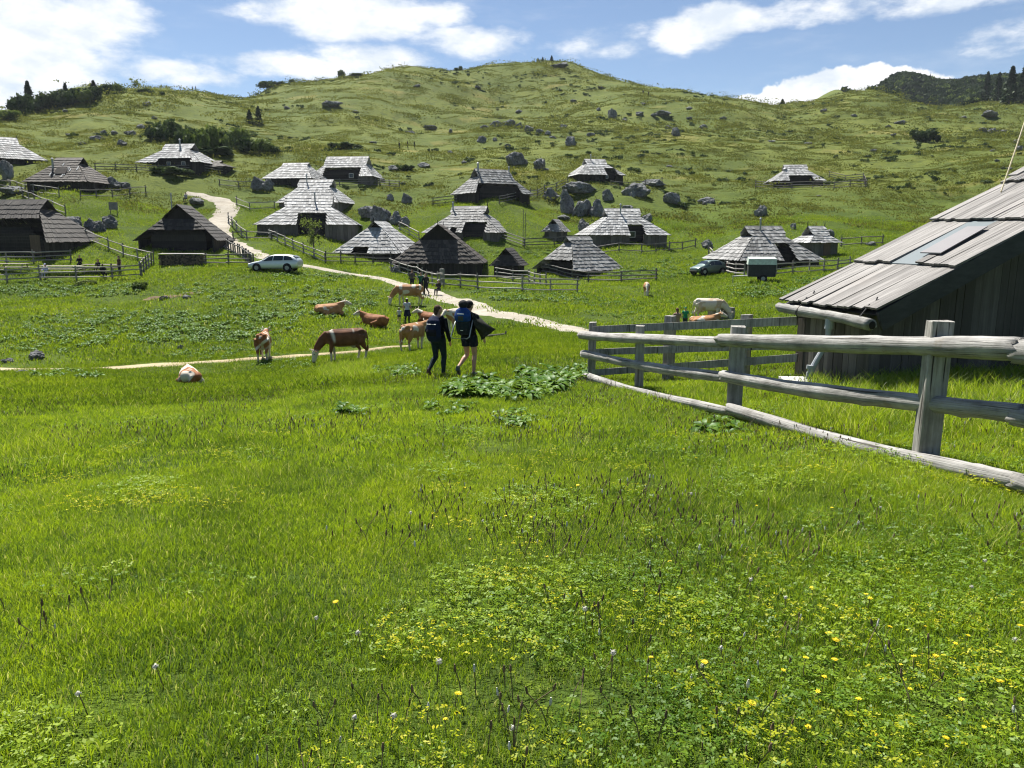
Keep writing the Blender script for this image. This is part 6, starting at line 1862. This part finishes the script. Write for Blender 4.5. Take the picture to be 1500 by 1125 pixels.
# longer grass: along the fence, round the posts, in loose tufts
def tall(name, px0, px1, py0, py1, dens, seed, vs, s0, s1):
    g = np.random.default_rng(seed); n = dens
    P = [hit(g.uniform(px0, px1), g.uniform(py0, py1)) for _ in range(n)]
    x, y = np.array([p[0] for p in P]), np.array([p[1] for p in P])
    k = ~inside_near_hut(x, y); return x[k], y[k], g.uniform(s0, s1, n)[k]
TALL = [blades(.13, 46, .12, .30, .0055, .65, 210 + i, M_GRASS, dry=.12) for i in range(5)]
xs_, ys_, ss_ = [], [], []
for a in ((470, 545, 530, 558, 150, 1.0, 1.7), (0, 110, 640, 690, 60, .7, 1.2), (900, 1500, 560, 640, 300, .5, 1.0), (1180, 1500, 560, 640, 260, .9, 1.6), (560, 610, 530, 555, 40, .7, 1.2), (870, 1170, 515, 590, 200, .5, 1.0), (1000, 1500, 640, 820, 160, .5, .9), (300, 900, 560, 720, 160, .4, .8), (0, 470, 560, 650, 160, .5, 1.0)):
    X, Y, Z = tall('t', a[0], a[1], a[2], a[3], a[4], a[0] + a[2], TALL, a[5], a[6]); xs_.append(X); ys_.append(Y); ss_.append(Z)
# along the foot of the log fence
fx = np.linspace(0, 1, 260); FX = 1.75 + (3.95 - 1.75) * fx + G.normal(0, .16, 260); FY = 18.2 + (6.4 - 18.2) * fx + G.normal(0, .2, 260)
xs_.append(FX); ys_.append(FY); ss_.append(G.uniform(.25, .55, 260))
wx = G.uniform(0, 8, 240); wy = .30 - np.abs(G.normal(0, .22, 240))
xs_.append(NHO.x + AX.x * wx + AY.x * wy); ys_.append(NHO.y + AX.y * wx + AY.y * wy); ss_.append(G.uniform(.8, 1.7, 240))
FXA, FYA, FSA = np.concatenate(xs_), np.concatenate(ys_), np.concatenate(ss_)
FSA = np.where((np.abs((FXA - 1.60) - 2.1 * (18 - FYA) / 11.6) < .40) & (FYA < 19), FSA * .4, FSA)      # the ground log keeps the grass short
scatter('tall_grass', TALL, FXA, FYA, FSA, 31)
# clover, lady's mantle and other broad leaves in the near turf
x, y = fan(.9, 13, 22, G)
px, py = photo_xy(x, y)
m_ = fbm(x / .55, y / .55, 301, 4, .7) + .55 * sstep(500, 800, px) * sstep(700, 950, py) + .22 * sstep(850, 1200, px) - .15
k = (m_ > .10) & (~inside_near_hut(x, y)) & (G.random(len(x)) < .25 + .55 * sstep(.1, .5, m_))
scatter('clover', [clover(220 + i, .2, 95, M_CLOVER, .0074, (.02, .062)) for i in range(6)], x[k], y[k], G.uniform(.8, 1.5, k.sum()), 32)
x, y = fan(.9, 9, 12, G); px, py = photo_xy(x, y)
m_ = fbm(x / .45, y / .45, 331, 3) + .75 * sstep(300, 900, px) * sstep(780, 980, py) - .20 + .2 * sstep(-3, 0, -np.hypot(px - 120, (py - 700) * 2) / 120)
k = m_ > .10
scatter('yellow_green_herbs', [clover(240 + i, .13, 30, M_YGREEN, .0062, (.045, .09)) for i in range(5)], x[k], y[k], G.uniform(.7, 1.4, k.sum()), 33)
x, y = fan(1.0, 22, 7.5, G); px, py = photo_xy(x, y)
m_ = fbm(x / 1.2, y / 1.2, 351, 3) + .25 * sstep(500, 900, px) - .12
k = (m_ > -.02) & (G.random(len(x)) < .8) & ~inside_near_hut(x, y)
scatter('spent_dandelions', [stalks(260 + i) for i in range(8)], x[k], y[k], G.uniform(.6, 1.15, k.sum()), 34)
# broad dock leaves: the clump by the hikers and the rank dark patches in the valley
DOCK = [dock(280 + i, 13) for i in range(6)]
P = []; S_ = []
def clump(px, py, rx, ry, n, s0, s1, seed):
    g = np.random.default_rng(seed)
    for _ in range(int(n * (1.35 if py < 540 else 1))):
        a, q = g.random() * 2 * PI, math.sqrt(g.random())
        P.append(hit(px + rx * q * math.cos(a), py + ry * q * math.sin(a))); S_.append(g.uniform(s0, s1) * (.72 if py < 540 else 1))
for c in ((700, 574, 50, 12, 44, .6, 1.05), (800, 562, 46, 16, 54, .65, 1.2), (850, 552, 22, 12, 14, .6, 1.0), (750, 580, 60, 12, 24, .6, 1.0), (520, 603, 26, 8, 10, .35, .6), (1055, 636, 26, 12, 10, .45, .8), (590, 548, 26, 8, 16, .5, .9), (560, 545, 20, 8, 8, .5, .8), (760, 620, 40, 14, 14, .35, .6), (660, 600, 40, 16, 12, .3, .55),
          (180, 480, 150, 26, 240, .8, 1.6), (430, 440, 130, 30, 260, .8, 1.6), (330, 480, 110, 26, 160, .8, 1.5), (80, 500, 80, 18, 90, .8, 1.4), (480, 405, 80, 10, 90, .8, 1.5), (60, 425, 60, 12, 90, .9, 1.6), (150, 425, 60, 10, 70, .9, 1.6), (285, 425, 30, 8, 40, .8, 1.4), (330, 410, 40, 10, 30, .6, 1.2), (560, 425, 20, 6, 14, .7, 1.1),
          (770, 432, 80, 10, 110, .8, 1.5), (860, 440, 70, 10, 60, .7, 1.3), (940, 400, 70, 10, 90, .8, 1.6), (1000, 385, 40, 10, 60, .8, 1.5), (1150, 425, 100, 12, 120, .8, 1.5), (950, 455, 100, 14, 60, .7, 1.2), (700, 372, 40, 5, 30, .8, 1.4), (800, 372, 40, 6, 40, .8, 1.4), (1200, 410, 50, 8, 60, .8, 1.4), (330, 520, 80, 8, 40, .6, 1.1), (100, 550, 60, 6, 16, .6, 1.0), (420, 535, 60, 6, 24, .5, .9)):
    clump(*c, seed=int(c[0] + c[1]))
P = np.array(P); k = ~near_path(P[:, 0], P[:, 1], .1)
scatter('dock_leaves', DOCK, P[k, 0], P[k, 1], np.array(S_)[k], 35)
# low dark shrubs and juniper over the hillsides
x, y = fan(125, 420, .075, G)
px, py = photo_xy(x, y)
dm = fbm(x / 26, y / 12, 401, 4) + .35 * np.exp(-((px - 330) / 130) ** 2 - ((py - 195) / 32) ** 2) + .35 * np.exp(-((px - 800) / 130) ** 2 - ((py - 190) / 22) ** 2) + .28 * np.exp(-((px - 960) / 90) ** 2 - ((py - 185) / 22) ** 2)
k = (dm > .24) & (G.random(len(x)) < .8)
scatter('heath_shrubs', [shrub(410 + i, 80, .24, M_SHRUB) for i in range(6)], x[k], y[k], G.uniform(.35, 1.25, k.sum()), 36)
# dwarf pine wood on the far right ridge
x = G.uniform(170, 480, 9000); y = G.uniform(370, 640, 9000); px, py = photo_xy(x, y)
low = np.interp(px, [1225, 1300, 1420, 1450, 1500, 1600], [152, 151, 157, 152, 150, 150])
k = (px > 1243) & (py < low)
scatter('dwarf_pine_wood', [shrub(430 + i, 170, .5, M_PINE if i < 5 else M_BUSH) for i in range(6)], x[k], y[k], G.uniform(2.2, 4.6, k.sum()), 37, label='dark dwarf pine thicket covering the far right ridge')
# ------------------------------------------------------------------ single bushes, trees and flowers
def crown_bush(seed, mat, n=1500, k=11, leaf=.10):
    g = np.random.default_rng(seed)
    cc = np.stack([np.clip(g.normal(0, .36, k), -.5, .5), np.clip(g.normal(0, .36, k), -.5, .5), g.uniform(.18, .62, k)], 1); cr = g.uniform(.2, .42, k)
    i = g.integers(0, k, n); d = g.normal(size=(n, 3)); d /= np.linalg.norm(d, axis=1)[:, None]
    p = cc[i] + d * (cr[i] * g.uniform(.45, 1.05, n))[:, None]
    p[:, 2] = np.abs(p[:, 2])
    nm = d + g.normal(0, .6, (n, 3)); nm /= np.linalg.norm(nm, axis=1)[:, None]
    return quads_at(p, nm, leaf * g.uniform(.5, 1.4, n), g, 1.0, 'foliage', mat)
def trunk_mesh(seed, H, r, lim=6, spread=.4, top=.8):
    rr = random.Random(seed); m = MB()
    m.tube([(0, 0, -.08), (rr.uniform(-.02, .02), rr.uniform(-.02, .02), H * .4), (rr.uniform(-.03, .03), 0, H * top)], [r, r * .7, r * .25], 7)
    for k in range(lim):
        z = H * rr.uniform(.3, .75); a = rr.uniform(0, 6.28); l = spread * rr.uniform(.5, 1)
        m.tube([(0, 0, z), (math.cos(a) * l * .5, math.sin(a) * l * .5, z + l * .35), (math.cos(a) * l, math.sin(a) * l, z + l * .8)], [r * .4, r * .28, r * .1], 5)
    return m.mesh('trunk', [M_BARK])
def conifer_mesh(seed, mat, n=1100):
    g = np.random.default_rng(seed)
    z = g.random(n) ** .8; lay = np.floor(z * 13) / 13; f = (z - lay) * 13
    R = .30 * (1 - z) ** .85 * (1.15 - .45 * f) + .015
    a = g.random(n) * 2 * PI; rr = R * np.sqrt(g.uniform(.15, 1, n)) * (1 + .25 * np.sin(a * 5 + lay * 30))
    p = np.stack([rr * np.cos(a), rr * np.sin(a), .06 + z * .94 - rr * .25], 1)
    nm = np.stack([np.cos(a) * .5, np.sin(a) * .5, np.ones(n)], 1) + g.normal(0, .45, (n, 3)); nm /= np.linalg.norm(nm, axis=1)[:, None]
    return quads_at(p, nm, .045 * g.uniform(.6, 1.4, n), g, 1.2, 'foliage', mat)
def airy_mesh(seed, mat, n=700, leaf=.035):
    g = np.random.default_rng(seed); k = 16
    cc = np.stack([g.normal(0, .17, k), g.normal(0, .17, k), g.uniform(.35, .95, k)], 1); cr = g.uniform(.05, .13, k)
    i = g.integers(0, k, n); p = cc[i] + g.normal(size=(n, 3)) * (cr[i] * .6)[:, None]
    nm = g.normal(size=(n, 3)); nm /= np.linalg.norm(nm, axis=1)[:, None]
    return quads_at(p, nm, leaf * g.uniform(.5, 1.3, n), g, 1.0, 'foliage', mat)
BUSHD = [crown_bush(500 + i, M_SHRUB) for i in range(4)]; BUSHL = [crown_bush(510 + i, M_BUSH) for i in range(4)]
CON = [conifer_mesh(520 + i, M_CONIF) for i in range(3)]; AIRY = [airy_mesh(530 + i, M_PALE) for i in range(2)]
TRB = [trunk_mesh(540 + i, .5, .035, 5, .4) for i in range(2)]; TRC = trunk_mesh(545, 1.0, .025, 0); TRA = [trunk_mesh(547 + i, .9, .022, 9, .28, .95) for i in range(2)]
def plant(kind, px, py, w, h, label, group, at=None, seed=0):
    q = hit(px, py) if at is None else at
    s = q[1] / F; r = random.Random(int(px * 13 + py))
    cat = {'dark': 'bush', 'light': 'bush', 'conifer': 'tree', 'airy': 'tree'}[kind]
    name = {'dark': 'dark_bush', 'light': 'leafy_bush', 'conifer': 'spruce_tree', 'airy': 'broadleaf_tree'}[kind]
    t = thing(name, (q[0], q[1], q[2] - .1), r.uniform(0, 6.28), label, cat, group)
    W, H = w * s, h * s * (.85 if py < 240 else 1)
    if kind in ('dark', 'light'):
        c = link('crown', (BUSHD if kind == 'dark' else BUSHL)[r.randrange(4)], t); c.scale = (W * .62, W * .62, H * 1.05)
        k = link('trunk', TRB[r.randrange(2)], t); k.scale = (W * .6, W * .6, H)
    elif kind == 'conifer':
        c = link('crown', CON[r.randrange(3)], t); c.scale = (W / .56, W / .56, H)
        k = link('trunk', TRC, t); k.scale = (H, H, H * .95)
    else:
        c = link('crown', AIRY[r.randrange(2)], t); c.scale = (W / .72, W / .72, H)
        k = link('trunk', TRA[r.randrange(2)], t); k.scale = (H * .9, H * .9, H)
    return t
GA = 'bushes of the left skyline copse'; GB = 'bushes of the thicket above the silver hut'; GC = 'far ridge trees'
for a in [
 ('light',10,174,34,16,'pale green bush at the far left foot of the skyline copse'),('dark',28,170,36,36,'leftmost big dark bush of the skyline copse'),('dark',48,167,40,34,'dark bush under the tall spruce of the skyline copse'),('dark',66,160,40,28,'dark bush between the two spruces of the skyline copse'),
 ('dark',86,157,40,28,'dark bush left under the pointed spruce on the left skyline'),('dark',106,153,32,22,'dark bush right of the pointed spruce on the left skyline'),('dark',120,147,32,22,'dark bush in the right half of the skyline copse'),('light',128,150,34,20,'greener bush in front of the right half of the skyline copse'),('dark',140,146,30,24,'dark bush under the small spruce top of the skyline copse'),
 ('dark',157,138,24,17,'left one of two round bushes at the right end of the copse'),('light',172,136,20,17,'right one of two round bushes at the right end of the copse'),('dark',216,138,34,8,'low dark creeping bush right of the lone skyline tree'),('dark',238,140,10,8,'tiny bush at the end of the left skyline ridge')]:
    plant(*a, GA)
for a in [('conifer',44,160,20,44,'tall feathery spruce at the left of the skyline copse'),('conifer',98,153,15,34,'pointed dark spruce standing out of the skyline copse'),('conifer',138,138,14,22,'small spruce top right in the skyline copse')]:
    plant(*a, 'spruces of the left skyline copse')
plant('airy', 198, 133, 22, 20, 'lone airy tree standing on the left skyline', None)
for a in [('dark',232,207,36,28,'leftmost dark bush of the thicket above the silver hut'),('dark',254,206,46,34,'broad dark bush behind the ridge of the silver hut'),('dark',274,216,42,36,'dark bush in the middle of the thicket'),('light',292,223,40,42,'tall grey green bush in the thicket right of the silver hut'),
 ('light',314,223,38,46,'tallest grey green bush of the thicket'),('dark',332,224,36,36,'dark bush between the grey green ones of the thicket'),('light',347,218,36,38,'grey green bush at the upper right of the thicket'),('dark',362,223,32,26,'dark bush at the right end of the thicket'),('light',384,223,34,24,'bright yellow green bush at the right foot of the thicket'),('dark',402,224,26,12,'low dark bush right of the bright yellow green one'),('dark',300,228,90,18,'low dark undergrowth along the foot of the thicket')]:
    plant(*a, GB)
plant('conifer', 366, 182, 13, 24, 'left one of two slim spruces on the dark slope', 'two slim spruces')
plant('conifer', 379, 182, 14, 29, 'right one of two slim spruces on the dark slope', 'two slim spruces')
for px, w, h, kd, lab in ((395,34,10,'dark','low dark bush mat on the skyline saddle'),(408,24,9,'dark','dark bush mat right beside the saddle mat'),(428,9,7,'dark','tiny round bush on the skyline right of the saddle mats'),(498,14,13,'dark','single dark round bush on the skyline left of the summit'),(524,24,5,'dark','low bush mat on the skyline right of the round bush'),(668,6,6,'dark','left one of two tiny bushes on the skyline before the summit'),(674,7,8,'dark','right one of two tiny bushes on the skyline before the summit'),(788,5,7,'conifer','tiny spruce on the summit left of the rock crown'),(795,5,8,'conifer','second tiny spruce on the summit nearer the rock crown'),(808,6,9,'conifer','tiny spruce touching the summit rock crown')):
    plant(kd, px, 0, w, h, lab, 'plants on the skyline', at=ridge_at(px))
plant('conifer', 1147, 165, 9, 9, 'tiny spruce standing alone in the saddle right of the summit', None, at=ridge_at(1146))
for px, py, w, h, lab in ((1478, 152, 24, 58, 'tall spruce at the right edge of the far pine wood'), (1497, 152, 26, 62, 'tallest spruce cut by the right picture edge'), (1460, 150, 18, 46, 'spruce left of the tall ones at the right edge'), (1443, 150, 18, 48, 'spruce at the pale scree of the far pine wood'), (1320, 114, 6, 9, 'tiny spruce tip on the crest of the far pine wood'), (1362, 122, 3, 15, 'thin bare mast like spruce on the far crest')):
    plant('conifer', px, py, w, h, lab, GC)
plant('dark', 1357, 209, 36, 26, 'isolated dark round bush on the right hillside', None)
plant('dark', 500, 218, 50, 12, 'dark low bush patch on the slope above the uppermost hut', None)
plant('airy', 460, 376, 28, 58, 'slender pale green tree in front of the largest silver hut', None)
plant('dark', 245, 256, 60, 13, 'dark low bush under the fence of the silver hut', None)
plant('dark', 596, 250, 26, 10, 'dark hollow bush on the slope right of the uppermost hut', None)
plant('light', 205, 424, 22, 14, 'leafy bush at the right end of the terrace fence', None)
plant('light', 128, 416, 30, 9, 'leafy bush under the middle of the terrace fence', None)

# yellow dandelions, buttercups and white seed clocks one can count
def flower_mesh(seed, R, petals, H):
    rr = random.Random(seed); m = MB()
    m.tube([(0, 0, -.01), (rr.uniform(-.01, .01), rr.uniform(-.01, .01), H * .6), (0, 0, H)], [.0018, .0017, .0016], 5)
    s = m.mesh('stem', [M_STEM])
    m = MB()
    for ring, (rad, lift) in enumerate(((R, .15), (R * .7, .45))):
        for k in range(petals):
            a = 2 * PI * k / petals + ring * .2 + rr.uniform(-.1, .1); w = 2.2 / petals * rad
            d = Vector((math.cos(a), math.sin(a), lift + rr.uniform(-.1, .1))); s_ = Vector((-math.sin(a), math.cos(a), 0))
            c = Vector((0, 0, H))
            m.poly([c - s_ * w * .2, c + d * rad * .6 - s_ * w * .6, c + d * rad, c + d * rad * .6 + s_ * w * .6, c + s_ * w * .2])
    m.ball((0, 0, H + .001), (R * .32, R * .32, R * .22), 8, 5)
    return s, m.mesh('flower_head', [M_PETAL])
def clock_mesh(seed, R, H):
    rr = random.Random(seed); m = MB()
    m.tube([(0, 0, -.01), (rr.uniform(-.012, .012), 0, H * .6), (0, 0, H)], [.002, .0018, .0016], 5); s = m.mesh('stem', [M_STEM])
    g = np.random.default_rng(seed); n = 90; d = g.normal(size=(n, 3)); d /= np.linalg.norm(d, axis=1)[:, None]
    return s, quads_at(np.array([0, 0, H + R * .4]) + d * (R * g.uniform(.3, 1.25, n))[:, None], d, R * .34, g, 1.0, 'seed_head', M_CLOCK)
FLM = [flower_mesh(600, .016, 16, .09), flower_mesh(601, .013, 6, .11), flower_mesh(602, .018, 18, .07)]
CLM = [clock_mesh(610, .0105, .11), clock_mesh(611, .009, .08)]
FL = [(776,768),(1002,672),(1018,684),(1190,882),(1224,907),(1270,904),(1296,940),(1355,941),(1332,946),(1413,947),(1493,944),(1215,949),(1222,958),(1392,971),(1368,988),(1321,996),(1343,1000),(1223,988),(956,998),(1032,1000),(1139,1012),(1177,1005),(1202,1027),(1198,1040),(1470,1022),(983,835),(1270,903),(847,722),(1219,760),(680,727),(835,727),(497,908),(805,829),(740,780),(1105,756),(1426,668),(1398,662),(1380,668),(955,650),(968,655),(1450,690),(1212,634),(1110,640),(900,545),(1085,650),(1040,655),(630,688),(690,810),(655,1084),(670,1050),(1096,1050),(1260,1065),(1330,1040),(1410,1060),(1440,1090),(1290,1100),(1380,1110),(1180,1090)]
for i, (px, py) in enumerate(FL):
    q = hit(px, py); r = random.Random(i); s, hd = FLM[r.choice((0, 1, 1, 2))]
    t = thing('yellow_flower', q, r.uniform(0, 6.28), 'small yellow flower open in the meadow grass', 'flower', 'yellow flowers in the meadow')
    t.rotation_euler = (r.uniform(-.3, .1), r.uniform(-.2, .2), r.uniform(0, 6.28)); k = r.uniform(.62, 1.05); t.scale = (k, k, k)
    link('stem', s, t); link('flower_head', hd, t)
CLK = [(462,940),(530,957),(572,1100),(752,1098),(601,777),(128,1046),(1098,880),(1488,962),(895,1005),(1022,996),(860,930),(705,780),(1285,765),(866,614),(1012,748),(515,1085),(1443,850),(1415,880),(640,1010),(1060,980),(1150,905),(240,1010)]
for i, (px, py) in enumerate(CLK):
    q = hit(px, py); r = random.Random(50 + i); s, hd = CLM[i % 2]
    t = thing('dandelion_clock', q, r.uniform(0, 6.28), 'white fluffy dandelion seed head on a brown stalk in the grass', 'flower', 'white dandelion seed heads')
    t.rotation_euler = (r.uniform(-.2, .2), r.uniform(-.2, .2), 0); k = r.uniform(.85, 1.2); t.scale = (k, k, k)
    link('stem', s, t); link('seed_head', hd, t)
# ------------------------------------------------------------------ thin summer air over the pasture
def build_haze():
    m = MB(); x0, x1, y0, y1 = -1100, 1100, -1000, 1100; z0, z1 = -60, 175
    m.hexa([(x0, y0, z0), (x1, y0, z0), (x1, y1, z0), (x0, y1, z0), (x0, y0, z1), (x1, y0, z1), (x1, y1, z1), (x0, y1, z1)])
    t = NT('thin_air')
    v = t.n('ShaderNodeVolumePrincipled')
    v.inputs['Color'].default_value = (.80, .88, 1.0, 1); v.inputs['Density'].default_value = .00008; v.inputs['Anisotropy'].default_value = .2
    t.l(v.outputs[0], t.out.inputs['Volume'])
    o = m.build('haze', [t.mat]); tag(o, kind='stuff')
build_haze()
